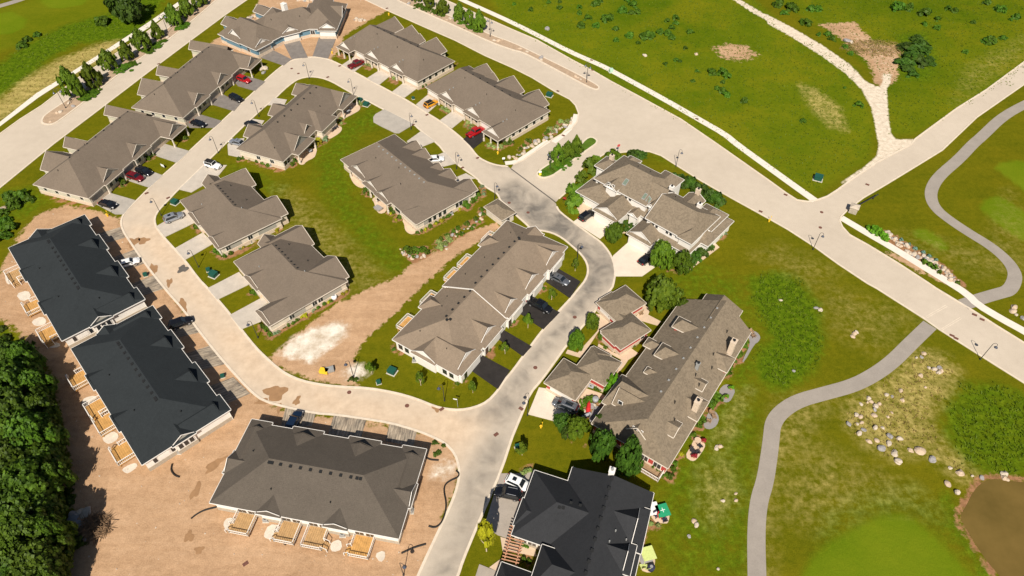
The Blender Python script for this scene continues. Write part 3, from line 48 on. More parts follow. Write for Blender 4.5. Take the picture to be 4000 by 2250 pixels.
SH=[('big','big rounded bush screening the white condo beside the entry road',[(26.7,146.3,2.16),(20.6,141.8,2.5),(22.1,144.1,1.86),(17.8,137.8,1.86),(15.9,132.6,2.22),(15.1,127.7,2.17)]),('hedge','clipped hedge clump at the top corner of the white condo lawn',[(32.1,148.2,1.23),(33.3,148.2,1.23),(34.4,148,1.09)]),('hedge','dark clipped hedge clump along the lawn side of the white condo',[(41,138.6,1.19),(42.3,137.6,1.45),(43.7,136.4,1.58),(45,135.4,1.57),(46.2,133.8,1.31),(47.7,132.6,1.43),(48.9,130.9,1.55),(50.1,129.6,1.55),(51.1,128.6,1.16)]),('hedge','hedge clump along the tan path beside the white condo',[(40.5,108.5,0.93),(41.8,109.8,1.13),(43.2,111.1,1.13),(44.6,112.4,1.07),(45.7,113.4,0.84)]),('hedge','low hedge clump lining the entrance walk of the white condo',[(27.1,121.6,0.63),(26,120.5,0.58),(27.1,119.1,0.67),(28,120.2,0.72),(29,121.2,0.68)]),('silver','silvery shrub at the right corner of the white condo',[(48.5,117.1,0.98),(49.7,118.1,0.74)]),('mix','flowering bed shrub in front of the tan bungalow with the red pickup',[(-19.9,170.7,0.68),(-18.9,169.7,0.78),(-18.1,169,0.68),(-12.3,163.2,0.76),(-11.3,161.9,0.66),(-11.8,161,0.41),(-6.2,152.8,0.81),(-4.9,151.9,0.72),(-3.2,151.9,0.81),(-12.9,161.9,0.38),(-12.8,166.1,0.34)]),('green','dense round green shrub at the corner of the tan bungalow with the red pickup',[(-1.2,154.8,1.09),(-0.4,153.9,0.91),(-1.8,153.4,0.72)]),('dark','small reddish shrub along the side of the tan bungalow',[(7.5,163.7,0.42),(8.3,164.5,0.42),(9,165.1,0.42),(6.1,161.8,0.41)]),('mix','pale shrub at the far side corner of the tan bungalow',[(9.8,166.4,0.57)]),('green','round shrub in the row along the side wall of the bungalow with the maroon pickup',[(-26.8,182.2,0.62),(-26,183.3,0.62),(-25,184.8,0.66),(-24.2,186.3,0.63),(-22.9,188,0.75),(-21.5,190,0.76),(-20.3,191.2,0.72),(-19.2,193.1,0.64)]),('yellow','bright yellow shrub behind the bungalow with the maroon pickup',[(-18.5,194.3,0.73),(-18,195.9,0.65)]),('mix','low bed plant beside the front path of the bungalow with the maroon pickup',[(-44.6,194.5,0.6),(-43.6,193.9,0.5),(-36,186.9,0.58),(-35.1,186.6,0.48),(-55,201.7,0.52),(-45.4,195,0.5)]),('mix','garden plant among the boulders of the entry rock garden',[(13.7,163.8,0.81),(15.1,163.3,0.86),(12.4,160.9,0.85),(10.5,160,0.85),(15.7,164.3,0.64),(11.5,159,0.71)]),('green','low shrub on the lawn edge of the entry rock garden',[(9.9,159.1,0.65),(9.2,158.2,0.52),(4.8,154.5,0.73),(3.3,152.5,0.63),(2.3,151,0.63),(4.1,155.1,0.47)]),('mix','small bed shrub beside the patios of the bungalow with the notched rear roof',[(-44.5,173.9,0.61),(-43.7,172.7,0.65),(-48.3,164.9,0.68),(-47.8,163.1,0.46)]),('yellow','golden ornamental shrub on the patio side of the notched bungalow',[(-52.7,154.8,0.92),(-52.8,153.2,0.81),(-52,154.1,0.81)]),('silver','silvery shrub beside the golden shrubs at the notched bungalow',[(-50.9,155.1,0.81),(-51,156.4,0.61)]),('green','round shrub in the mulch bed on the end wall of the notched bungalow',[(-71.9,146.6,0.61),(-70.9,147.2,0.57),(-68.9,146.8,0.57),(-66.8,145.8,0.64),(-65.2,144.9,0.64),(-63.6,144.2,0.56),(-59.5,143.3,0.71),(-57.5,144.2,0.71),(-57.1,145.7,0.67)]),('green','round green shrub around the square bungalow with the silver crossover',[(-68.1,112.1,0.66),(-66.9,111.3,0.72),(-65.7,110.6,0.68),(-64.4,111.4,0.58),(-74.8,120.1,0.72),(-75.5,120.6,0.45),(-66.9,145.6,0.55),(-65.4,145.2,0.55),(-63.8,143.9,0.54)]),('yellow','yellow green shrub beside the square bungalow with the silver crossover',[(-55.7,119.3,0.73),(-62,113.3,0.41),(-59.7,115.9,0.48),(-59.2,116.4,0.41)]),('silver','silvery shrub on the side wall of the square bungalow',[(-62.9,113.1,0.55)]),('green','round green shrub around the square bungalow nearest the dirt strip',[(-51.8,89.8,0.61),(-50.7,89,0.64),(-49.7,87.7,0.57),(-56,99.2,0.75),(-46.7,90.4,0.61),(-45.7,90.7,0.43),(-45,91.4,0.5),(-41.2,94.9,0.47),(-40.1,96,0.5),(-38.9,96.8,0.47),(-47.4,89.8,0.46)]),('yellow','yellow shrub on the side wall of the square bungalow nearest the dirt strip',[(-43.6,92.7,0.61),(-44.3,92.4,0.43),(-39.4,96.5,0.32),(-36.7,98.9,0.33),(-36,99.6,0.29)]),('silver','silvery low plant beside the square bungalow nearest the dirt strip',[(-42.1,94.2,0.39),(-48.2,88.3,0.39),(-48.8,87.9,0.32)]),('green','round green shrub round the large bungalow beside the small shed',[(-11.7,128.1,1.19),(-11.1,127.5,0.96),(-18.1,121.6,0.53),(-16.6,123.4,0.49),(-15.6,123.8,0.49),(-15.1,124.4,0.46),(-20.6,120.2,0.45),(-19.5,120.5,0.64),(-22.3,118.3,0.48),(-21.4,118.9,0.45),(-9.9,129.6,0.78),(-9.1,130.5,0.78),(-29.4,126.4,0.7),(-28.7,125.4,0.58),(-27.1,123.7,0.61),(-36.7,134.4,0.69),(-35.4,132.3,0.72),(-36.9,133.2,0.56),(-23.2,120.2,0.41),(-8.4,132,0.67)]),('yellow','yellow shrub round the large bungalow beside the small shed',[(-16.9,122.4,0.6),(-18.2,121.3,0.41),(-27.9,122.8,0.46),(-20.5,119.3,0.37),(-29.3,125.1,0.35),(-12.8,126.7,0.46)]),('silver','silvery shrub round the large bungalow beside the small shed',[(-35.8,134.1,0.52),(-7.6,135.3,0.56),(-7.1,132.3,0.55),(-7.1,133.8,0.43)]),('green','leafy shrub at the back corner of the large bungalow',[(-42.3,145.2,0.72),(-42.5,145.9,0.6)]),('green','shrub in the rock garden along the dirt strip',[(-8.7,123,0.64),(-7.7,122,0.45),(-10.8,121.3,0.71),(-12.8,119.7,0.63),(-13.8,118.6,0.63),(-12.9,117.4,0.51),(-11.8,117.8,0.59),(-7,124.7,0.57),(-7.3,126.4,0.61),(-9,120.8,0.48),(-9.5,119.7,0.52),(-16.6,115.9,0.62),(-15.2,117.3,0.63)]),('green','shrub in the kidney shaped rock bed at the end of the back lawn',[(-24.3,112.4,0.83),(-23.1,111.7,0.92),(-21.8,111.9,0.92),(-20.5,112.6,0.79),(-22.5,112.4,0.69),(-19.5,111.6,0.69),(-22.5,110.1,0.6)]),('mix','mixed plant in the rock garden near the dirt strip',[(-16.6,113.1,0.92),(-15.5,114.4,0.84),(-17,115,0.79),(-14.5,115.7,0.7),(-15,116.7,0.66)]),('green','shrub in the garden beds of the twin hipped garage',[(18.3,86.8,0.86),(18.9,84.3,0.37),(19.8,85,0.45),(20.1,84.3,0.41),(21.1,84.3,0.45),(22.4,85,0.78),(23.3,85.4,0.58),(20.6,85.4,0.41),(24.5,84.8,0.29)]),('hedge','clipped hedge clump beside the bench of the single garage',[(15.7,75,0.66),(16.5,74.7,0.66),(17,74.3,0.55)]),('cedar','upright cedar between the single garage and the hall',[(18,74.2,0.7),(18.8,74.7,0.82),(19.3,74,0.82),(18.3,73.3,0.7),(19.8,75.1,0.67)]),('green','garden shrub around the boulder patio of the hall',[(13.5,71.1,0.77),(14.3,71.7,0.77),(15.1,72.2,0.66),(16.6,71.5,0.5),(12.9,69.5,0.57),(18.2,70.4,0.46),(13,68.7,0.57)]),('green','leafy shrub along the patio side of the long hall',[(44.9,82,1.3),(41.8,78.6,1.24),(42.4,79.6,0.83),(43.2,80.3,0.62),(41.2,77.5,0.61),(38,72,1.2),(38.8,72.2,1.1),(37.3,70.6,0.99),(34.6,67.8,1.17),(34.2,66.5,0.97),(47.6,85.8,0.64),(47,84.5,0.6)]),('green','low shrub along the end porch of the long hall',[(23,59.4,0.56),(23.6,58.8,0.59),(24.9,57.8,0.63),(25.8,57.3,0.63),(26.7,56.3,0.55),(27.6,56.1,0.63),(28.3,57.5,0.59),(28.8,58.6,0.52),(33,64.2,0.65)]),('yellow','yellow shrub at the end corner of the long hall',[(30.2,60.5,0.41)]),('mix','flowering plants along the walk of the charcoal house',[(2.4,57.1,0.61),(3.1,57.3,0.54),(1.9,56.7,0.4)]),('mix','patio edge plants beside the charcoal house',[(23,47.7,0.46),(24.2,47.4,0.43),(21.9,47.1,0.39),(21.4,45.7,0.35),(20.9,44.4,0.35)]),('green','courtyard shrub of the charcoal house',[(1.8,44.1,0.45),(2.4,43.9,0.38),(1.9,41.8,0.48),(2.7,41.5,0.38),(0.2,44.6,0.38)]),('green','small foundation shrub of the long tan townhouse',[(-23.8,83.8,0.41),(-0.3,90.5,0.46),(0.3,91.1,0.36),(-4.6,83.7,0.45),(6.9,100.4,0.38),(-9.5,76.3,0.34),(-10.6,75.5,0.34),(9.7,106.4,0.33)]),('green','small shrub in the front beds of the leftmost bungalow',[(-99.6,137.4,0.96),(-98.4,136.4,0.86),(-96,146.9,0.74),(-95.3,148.5,0.64),(-97,145.8,0.49),(-89.1,155.8,0.65),(-115.6,132.9,0.54),(-110.7,131,0.53),(-109.7,130.7,0.53),(-107.8,129.9,0.48)]),('red','red flower clump along the porch of the upper left bungalow',[(-85.4,182.3,0.35),(-85,183,0.35),(-84.6,183.9,0.35),(-85.5,181.6,0.31)]),('lime','bright lime green bush at the head of the boulder row',[(85.1,119.1,1.2),(86.2,118.4,1.28),(86.9,117.1,1.06),(87.2,116,0.9)]),('blue','blue green spruce shrub on the boulder row',[(90.8,115.9,0.45),(92,114.3,0.45),(92.9,112.9,0.51),(94.2,111.6,0.45),(95,110.3,0.48),(96,109,0.48)]),('green','low green shrub at the foot of the boulder row',[(93.2,108.5,0.68),(94,107.6,0.63),(94.7,106.7,0.68),(95.3,105.4,0.58),(97.9,102.1,0.52)]),('weed','weed clump on the bare corner beside the brown roofed townhouse',[(-13.9,62.7,0.56),(-13.2,60.8,0.55),(-12.3,62.1,0.41),(-13.7,60.4,0.29)]),('weed','weed clump at the foot of the lamp on the dirt lot',[(-31.2,76.6,0.6),(-30.3,76.5,0.56)]),('cover','low green ground cover patch under the median trees',[(-125,177.6,3.01),(-123.5,179.7,2.14),(-120,192.8,2.94),(-118.7,195.2,2.22),(-116.2,203.8,2.26),(-115.1,207,2.28),(-113.8,209.6,1.72),(-111.2,218.4,2.15),(-110.7,221.2,2.17),(-32.6,235.1,2.1),(-29.6,232.8,2.27),(-26.3,229.8,2.24),(-24.1,228.3,1.67),(-16.7,222.6,1.81),(-14.1,219.1,2.15),(-11.7,216.6,1.77),(12.4,143.5,1.58),(14.6,145.2,1.6),(17.2,148.2,1.35),(8.5,141,1.43),(10.3,142.2,1.31)]),('bush','dark bush dotting the big green meadow',[(16.9,237.8,0.84),(16.7,233.2,0.94),(23.5,233.6,1.06),(23.2,229.1,0.97),(13,237.4,0.92),(28.4,220.1,1.3),(31.8,224,1.76),(33.5,225.8,1.33),(34.7,217.7,1.22),(38.3,230.9,1.7),(41.1,229.4,1.05),(43.4,229.8,1.28),(38.7,212.9,1.41),(34,210.3,0.98),(44.1,211.9,2.12),(45.9,212.9,1.42),(40.9,208.3,0.77),(59.1,215.6,1.09),(55.8,225.4,1.27),(52.8,223.6,0.96),(55.5,221.9,1.04),(53.3,218.4,1.09),(49.2,215.6,1.3),(51.3,214.3,1.43),(52.5,211.6,1.28),(61.1,190.4,1.33),(64.2,189.3,1.6),(65.7,187.5,1.19),(61.8,189.3,0.99),(56.9,191,0.66),(54.7,185.3,0.78),(62.2,179.7,1.15),(63,177.6,1.14),(61.1,181.4,0.84),(67.5,174.2,1.14),(51.6,197.6,0.88),(52.7,197,0.74),(47.8,195.2,0.8),(55.7,205.1,0.84),(23.1,220.1,1.44),(29.4,235.8,1.53),(25.8,225.4,1.25),(31,238.1,1.31),(6.6,231.7,0.97),(0.7,236.2,0.76),(42.6,235.1,1.53),(41,238.9,1.55),(63.6,184.7,0.78)]),('bush','dark bush dotting the upper right rough',[(93.4,235.1,1.81),(97,232.8,1.8),(98.3,231.3,1.44),(104.1,232,1.45),(106.5,232,1.46),(93.9,229.1,1.26),(99.2,221.2,1.74),(98.2,222.6,1.17),(104.3,213.9,1.22),(104.7,210.9,1.14),(101.3,213.9,0.84),(107.2,205.7,0.97),(107.7,201.6,0.89),(134.4,232.4,2.11),(138.2,232.4,1.7),(142.1,228.3,1.9),(144,230.6,1.28),(145,224.7,1.01),(152,232.4,1.22),(153.5,230.9,1.22),(139.1,221.2,0.99),(142.3,218.4,1.07),(155.2,209,1.98),(154.5,209.6,1.48),(161,211.6,1.17),(100.2,172.3,1.13),(99.3,181.7,0.55),(81.8,164.3,0.81),(167.5,236.6,1.36),(169.9,231.3,1.61),(169.2,232.8,1.17),(172.5,226.2,1.33),(156.2,222.6,0.94),(144.6,202.5,0.87),(169.9,224.4,0.79)]),('bigdark','large dark thicket bush beside the brush heap',[(126.9,204.4,2.89),(128.6,203.2,3.27),(131.2,205.7,2.92),(132.4,210.9,2.18),(125.4,198.2,3.02),(121.3,195.8,2.23),(126.8,196.4,2.63),(130.5,197,2.09),(121.9,191.6,2.21),(131,195.2,1.51),(122.3,188.7,1.64)]),('bush','bush on the dark golf rough left of the boulevard',[(-158.2,210.3,1.5),(-158,206.4,1.64),(-156.5,213.6,1.42),(-137.9,221.9,2.06),(-140.5,223.3,1.42)]),('bush','wild bush on the rough beside the leftmost bungalow',[(-123.9,130.3,1.84),(-121.8,131.1,1.68),(-121.8,128.1,1.82),(-121,121.6,1.63),(-118.7,119.5,1.76),(-119.1,116.4,1.74),(-119.3,130,1.21),(-123.2,125.1,1.21)]),('weed','undergrowth at the edge of the wood',[(-105.5,88.9,1.03),(-103.3,86.3,1.27),(-100.5,84.3,1.5),(-100.8,83.3,1.37),(-101.7,81.8,1.37),(-98.4,82.8,1.23)]),('weed','undergrowth along the edge of the wood',[(-82.9,58.4,1.31),(-79.8,56.7,1.5),(-78.1,55.9,1.28),(-77.1,54.1,1.27),(-75.2,51.7,0.94),(-75.8,53,0.84),(-72.9,45.1,1.22),(-71.3,44.4,1.41),(-70.3,44.2,1),(-77.9,54.8,1.27),(-82.6,59.8,1.09)])]
RK=[('boulder in the long rock border beside the southeast sidewalk',[(86.9,118.8,0.45),(86.9,118.6,0.45),(88.6,118.6,0.59),(88,118.5,0.4),(87.3,117.9,0.38),(88.9,118,0.6),(87.9,117.2,0.42),(88.9,117.6,0.62),(87.9,116.7,0.53),(88.7,116.9,0.37),(88,116.4,0.65),(89.1,116.4,0.41),(89.3,116.2,0.63),(89.2,116,0.46),(89.1,115.8,0.36),(89.8,116.1,0.32),(89.6,115.9,0.41),(89.5,115.2,0.43),(89.3,114.5,0.45),(89.9,115.1,0.4),(90.3,114.9,0.42),(90.8,114.8,0.34),(89.5,114.2,0.59),(89.8,113.7,0.42),(90.2,113.9,0.32),(91.2,113.9,0.66),(91.5,113.8,0.31),(91.5,113.8,0.59),(91.6,113.5,0.53),(90.9,112.4,0.37),(90.6,112.2,0.44),(91.3,112,0.3),(90.8,112,0.59),(91.3,111.8,0.34),(91.8,111.5,0.38),(91.1,111.3,0.36),(91.6,110.8,0.32),(91.9,110.9,0.67),(92.3,111.3,0.59),(93.3,111.6,0.48),(92.5,110.7,0.31),(92.5,110.2,0.63),(93.2,110.2,0.31),(92.8,109.9,0.38),(93.9,110.6,0.35),(94,110.6,0.51),(93.8,109.3,0.64),(94.4,109.7,0.58),(93.4,108.7,0.38),(95,109.4,0.65),(94.5,109.1,0.6),(95.1,109,0.5),(95,108.7,0.4),(95.7,108.7,0.33),(95.9,108.5,0.55),(95.6,108.7,0.35),(95.8,107.7,0.32),(95.6,107.9,0.51),(96.4,107.6,0.38),(96.3,107.8,0.3),(95.3,106.3,0.6),(96.7,106.9,0.51),(95.7,106,0.55),(96.8,106.7,0.59),(96.3,106.1,0.31),(96.4,106.2,0.48),(96.8,105.5,0.35),(97.1,105.7,0.5),(97.2,105.7,0.61),(96.8,105.2,0.44),(96.5,104.4,0.39),(97.8,104.8,0.34),(97.2,104.5,0.63),(97,104,0.62),(96.7,103,0.63),(96.9,103.4,0.61),(97.9,103.9,0.36),(97.4,102.6,0.36),(97.6,102.9,0.5),(98.5,103,0.3)]),('boulder in the entry rock garden by the bungalow lawn',[(16.8,165.5,0.48),(16.3,164.7,0.33),(16.6,164,0.43),(16.3,163,0.54),(15.4,162.7,0.42),(14.7,162.1,0.64),(15,161.4,0.6),(13.9,161.2,0.35),(13.3,160.7,0.55),(12.7,160.7,0.35),(12.1,159.7,0.64),(12.3,159,0.43),(11.1,158.8,0.45),(10.6,158,0.55),(10.5,157.7,0.31),(10.7,156.6,0.61),(9.5,156.1,0.66),(9.1,156.2,0.49),(8.6,155.2,0.59),(7.1,155.5,0.54),(7.4,154.4,0.53),(6.3,154.3,0.65),(6.4,153.7,0.64),(5.4,153.3,0.39),(5.4,152.6,0.67),(4.4,152.1,0.45),(3.8,151.7,0.45),(3.5,151.7,0.5),(3.3,150.3,0.44),(2.8,149.6,0.36),(3.1,149.1,0.67),(1.9,148.5,0.42),(1.3,148.7,0.38),(1,147.1,0.59),(0.3,147.9,0.41),(-0.8,147.4,0.6)]),('boulder in the low rock wall behind the blue house',[(-90.8,224,0.79),(-90.6,224.2,0.43),(-90.1,224.3,0.5),(-89.8,224.8,0.81),(-90,225.6,0.68),(-89.4,226.2,0.79),(-89.1,226.7,0.61),(-88.9,227,0.61),(-88.3,227.2,0.74),(-88.1,227.6,0.44),(-88,228.4,0.54),(-88.3,228.9,0.51),(-87.8,229.1,0.37),(-87.3,229.7,0.79),(-87.3,229.9,0.74),(-87.1,230.7,0.61)]),('boulder in the rock heap at the top edge behind the blue house',[(-76,239,0.44),(-75.2,239.4,0.68),(-74.5,239.3,0.53),(-73.9,239.3,0.62),(-73.7,239.1,0.77),(-72.9,239.1,0.76),(-72.1,238.5,0.64),(-71.7,239.3,0.66),(-71,239.4,0.64),(-70.3,239.3,0.76),(-69.3,239.3,0.66),(-68.8,239,0.6),(-68,238.7,0.4),(-67.5,238.8,0.61)]),('rock in the loose heap on bare soil right of the blue house',[(-53.5,224.6,0.38),(-53.1,225.6,0.64),(-53,224.2,0.67),(-52.4,224.8,0.3),(-52,224.9,0.53),(-52.1,225.2,0.31),(-52,223.9,0.43),(-51.1,224.8,0.61),(-51.5,224.2,0.53),(-51.4,224.1,0.67),(-50.3,224.6,0.41),(-50.2,224.4,0.56)]),('edging rock of the kidney shaped rock bed',[(-25.7,112.8,0.23),(-24.8,112.5,0.31),(-25,112,0.41),(-24.9,111.6,0.4),(-24.7,111.6,0.24),(-24.6,111.1,0.49),(-24.2,111.2,0.25),(-23.6,110.3,0.25),(-23.4,110.8,0.42),(-22.9,110.1,0.26),(-22.8,110,0.51),(-22.7,109.7,0.47),(-22.3,110.3,0.31),(-21.6,110.3,0.49),(-21.5,110.5,0.28),(-20.6,110.1,0.45),(-20.5,110.3,0.24),(-20.1,110.5,0.51)]),('rock in the garden strip beside the dirt strip',[(-7.4,125.1,0.51),(-7.7,124.8,0.5),(-7.5,123.4,0.51),(-7.2,123.1,0.43),(-7.6,122.1,0.26),(-8.6,122.2,0.36),(-8.9,121.1,0.33),(-9.2,120.2,0.44),(-10.1,120.7,0.29),(-10.4,119.8,0.28),(-11.4,119.6,0.33),(-11.7,118.4,0.28),(-12.1,118.1,0.29),(-13.1,118.8,0.46),(-13.2,117.3,0.37),(-14.1,117.5,0.43),(-14.7,116.8,0.34),(-14.9,115.9,0.36),(-15.5,115.6,0.45),(-15.4,114.4,0.26),(-15.4,113.9,0.48),(-15.1,112.9,0.38)]),('boulder scattered over the dry golf mound',[(79.8,77.5,0.55),(74.6,74,0.49),(71.6,73,0.39),(72.5,72.7,0.31),(67.8,72.2,0.47),(68.1,71.5,0.43),(69.4,71,0.52),(68.6,70.4,0.56),(68.1,69.6,0.34),(66,70.9,0.34),(67.3,71.3,0.3),(64.9,68.2,0.55),(64.2,68.6,0.46),(62.2,66.5,0.54),(63.8,66.6,0.33),(64.7,67,0.42),(67.6,68.5,0.55),(66.8,65.8,0.55),(64.6,65.3,0.5),(68.2,65.9,0.38),(70,68.2,0.26),(71.1,69.1,0.26),(83.1,79,0.51),(84.3,79.4,0.51),(83.6,78.2,0.51),(84.4,78.6,0.46),(82.7,82.9,0.51),(80.7,81.8,0.32),(81.8,82,0.33),(82.3,79.4,0.46),(74.1,71.8,0.44),(79.7,74.8,0.32),(63.5,64.6,0.58),(68.7,64.2,0.72),(70.5,63.6,0.63),(64.7,63,0.5),(66.2,63.2,0.58),(68,62.6,0.54),(66.5,61.5,0.71),(68.4,60.7,0.71),(71.4,61.2,0.51),(73.2,61.1,0.98),(68.4,59.1,0.62),(74.5,59.2,0.64),(77.1,57.8,0.38),(78.4,56.8,0.64),(75.4,54.7,0.59),(76.3,53.1,0.59),(81.7,55.8,0.43),(86,56.6,0.61),(85.6,55.9,0.57),(86.1,55.5,0.35),(80.3,56.2,0.22)]),('boulder lying in the open grass by the east road',[(64.8,94.9,0.46),(65.5,94.4,0.51),(70.4,87.9,0.6),(69.9,87.2,0.5),(71,88.3,0.41),(55.4,78.5,0.34),(57.7,97.2,0.37),(106.9,95.2,0.74),(106,94.1,0.78),(106.3,93,0.37),(107.1,92.2,0.57)]),('pale rock in the rough strip beside the cart path',[(36.8,61.7,0.5),(37.5,62,0.46),(30.3,48.1,0.54),(30.5,47.4,0.54),(29,45.6,0.36),(35.8,51.7,0.41),(38.1,51.8,0.37),(38.3,53,0.26),(32.7,40.3,0.22)]),('garden boulder around the hall patio',[(15,70.9,0.42),(15.6,70.7,0.42),(16.8,71,0.42),(14.2,72.2,0.31),(13.6,69.3,0.46),(15,70.2,0.5),(12.9,66.8,0.45),(11.8,68,0.3),(13,71.1,0.23)]),('rock on the bare nose of the west median',[(-128.6,173.4,0.56),(-126.5,171.6,0.63),(-129.3,168.8,0.7),(-129.7,168.3,0.56),(-129.7,164,0.48),(-113.1,212.3,0.54)]),('rock in the median or garden bed',[(-36.6,236.6,0.69),(-36.4,237.4,0.54),(-27.6,228.7,0.52),(-22.2,224.7,0.66),(-20.9,225.4,0.81),(-19.9,225.8,0.73),(-5.7,210.3,0.55),(-4.4,209.9,0.69),(-3.1,210.9,0.49),(-76.2,192.8,1.03),(-76.2,190.4,0.88),(-77.5,192.2,0.82),(-71.9,170.8,0.22)]),('rock in the narrow east median or meadow',[(2.6,205.1,0.68),(4.8,202.9,0.54),(9.1,199.1,0.73),(9.4,198.2,0.59),(19.4,188.1,0.64),(20,187.5,0.57),(20.8,186.4,0.44),(11.7,218.4,0.93),(42.1,200.7,0.88),(58.6,201.6,0.62)]),('flat grey stone slab in the pile at the edge of the wood',[(-70,45.1,0.68),(-73.1,49.1,0.82),(-71.5,49.3,0.82),(-73.3,48.1,0.9),(-72.2,47.2,0.9),(-73,46.7,0.82),(-70.8,48,0.53),(-72,46,0.61),(-72.7,49.8,0.62),(-71.2,47.4,0.73)]),('pale boulder on the rough at the left edge',[(-123.9,126.6,1.37),(-124,126.2,0.91)]),('white rock beside the brush heap',[(109.7,209.9,1.29),(110.6,209.3,0.84)])]
CARS=[('suv','red',-80.78,185.24,-30,'red car on the top driveway of the upper left bungalow'),('suv','black',-80.33,174.93,-33,'black car at the kerb end of the upper left bungalow middle driveway'),('sedan','black',-87.33,162.19,-25,'black sedan on the lowest driveway of the upper left bungalow'),('suv','black',-94.71,140.78,-26,'black car beside the dark red car on the leftmost bungalow driveway'),('suv','maroon',-96.04,138.45,-23,'dark red car parked beside a black car on the leftmost bungalow driveway'),('sedan','black',-98.85,127.85,-21,'lone black sedan on the lowest driveway of the leftmost bungalow'),('suv','black',-72.43,161.73,152,'black car half hidden behind the notched bungalow'),('sedan','silver',-74.18,153.36,158,'silver sedan behind the notched bungalow'),('jeep','white',-77.72,143.33,-21,'white off road car with black top on the wide concrete pad'),('suv','silver',-81.11,123.03,36,'silver crossover in the driveway of a square bungalow'),('pickup','maroon',-48.19,194.2,45,'maroon pickup truck in a concrete driveway'),('suv','orange',-23.33,172.07,44,'orange car with black roof beside the tan bungalow'),('pickup','red',-10.05,158.09,43,'bright red pickup truck on a dark driveway'),('sedan','white',-20.18,146.02,7,'white car half hidden behind the large bungalow'),('sedan','white',-86.19,107.79,26,'white car in front of the upper charcoal roofed townhouse'),('suv','black',-68.69,90.31,30,'black car in front of the lower charcoal roofed townhouse'),('suv','navy',-40.11,66.81,77,'dark blue car in the shadow of the brown roofed townhouse'),('sedan','grey',10.46,102.73,-36,'grey sedan on the first black driveway of the long tan townhouse'),('pickup','black',5.85,95.06,-36,'black pickup truck on a black driveway of the long tan townhouse'),('suv','black',18.01,123.72,44,'black car in front of the garage of the white condo'),('sedan','black',30.47,109.09,42,'black car under the tree beside the white condo'),('van','grey',10.04,70.15,154,'grey minivan with roof rails by the single garage'),('suv','white',1.14,54.5,-26,'white car with sunroof beside the black car at the charcoal house'),('suv','black',-0.71,52.68,167,'black car with roof rails beside the white car at the charcoal house')]
BOX=[(11,177.3,1.6,'large green transformer box on the lawn behind the tan bungalow'),(78.2,138.4,1.9,'large green transformer box in the meadow corner by the crossroads'),(-23.5,78.3,1.5,'green transformer box on a concrete pad beside the long tan townhouse'),(-83,129,1.5,'dark green transformer box beside the loop road bend'),(-66.2,104.4,1.6,'green transformer box on a pad between the two square bungalows'),(-67.8,105.9,0.8,'small green pedestal box next to a transformer box'),(-25.8,75.7,0.8,'small green pedestal box on the townhouse lawn near the kerb'),(-44.3,174.7,1.3,'teal green box behind the notched bungalow,by its corner'),(-42.1,172.3,1.5,'teal green box beside garden rocks near the loop road'),(-56.4,77.2,0.7,'tiny green pedestal on the dirt between the charcoal townhouse drives'),(1.1,61.6,1,'green pedestal box under the young tree by the street'),(-28.9,175.7,0.7,'tiny green pedestal on the lawn by the orange car'),(30.4,190.7,1.1,'pale green pedestal box astride the east sidewalk edge'),(-81.3,104.4,0.8,'small dark pedestal on the dirt by the mud patches')]
HYD=[(-97.7,124.2,'yellow hydrant beside the lowest driveway of the leftmost bungalow'),(61.6,122.3,'yellow hydrant on the grass beside the east road'),(5.3,65.9,'yellow hydrant on the lawn below the minivan drive'),(-42.4,228,'yellow hydrant on the bare soil beside the boulevard'),(-57.3,201.9,'yellow hydrant beside the blue house driveway'),(-3.8,149.1,'yellow hydrant at the entry corner lawn')]
CB=[(-110.3,195.5),(-53.6,194.3),(-56.1,187.7),(-43.7,233.2),(-24.2,167.4),(-27.6,162.5),(13.6,179.9),(14.1,157.4),(24.8,191.8),(25,197.8),(52.2,165.4),(-91.4,132.8),(-85.4,131),(-9.1,147.3),(-12.9,143.1),(68.3,132.2),(60.5,125.9),(97.5,93),(98.5,91.7),(90.3,87.4),(90.8,86.7),(-13.2,69.8),(-2.9,64.4),(-42.5,41.1),(90.1,136.2),(1.7,69.9)]
MH=[(-68.2,192.8),(-65.5,189.9),(-0.7,129.2),(-19.8,70.6),(-31.2,73.6),(3.9,125.6),(75.3,125.7),(73.3,120.2),(-126.3,202.2),(13.2,92.4),(4.6,79.4)]
HOSE=[[(-60,58.5),(-59.9,57.5),(-59.3,56.7),(-58.6,56.2),(-57.9,56)],[(-53.5,48.5),(-52.8,49.3),(-51.7,50),(-49.8,50.5)],[(-9.8,57.2),(-9.2,56.7),(-9.4,55.9),(-10.6,55.4),(-11.6,54.6),(-11.7,53.4),(-11.1,51.2),(-11.2,49.3),(-11.8,47.6),(-12.7,46.9),(-13.8,47.2)],[(-15.2,59.7),(-14.5,59.3),(-13,59.2)],[(-37.9,45.3),(-37.5,44.6),(-36.7,44.1)],[(-17.8,42.7),(-16.6,43.3),(-15.7,43.7),(-14,44.2)]]
SIGNS=[(28.2,149.3,'stop'),(-10.2,70.3,'street'),(-2.2,145.4,'sign'),(7.2,139.6,'yel'),(-90.7,143.1,'lot'),(82.9,125.9,'mail'),(12.6,129.2,'flag')]
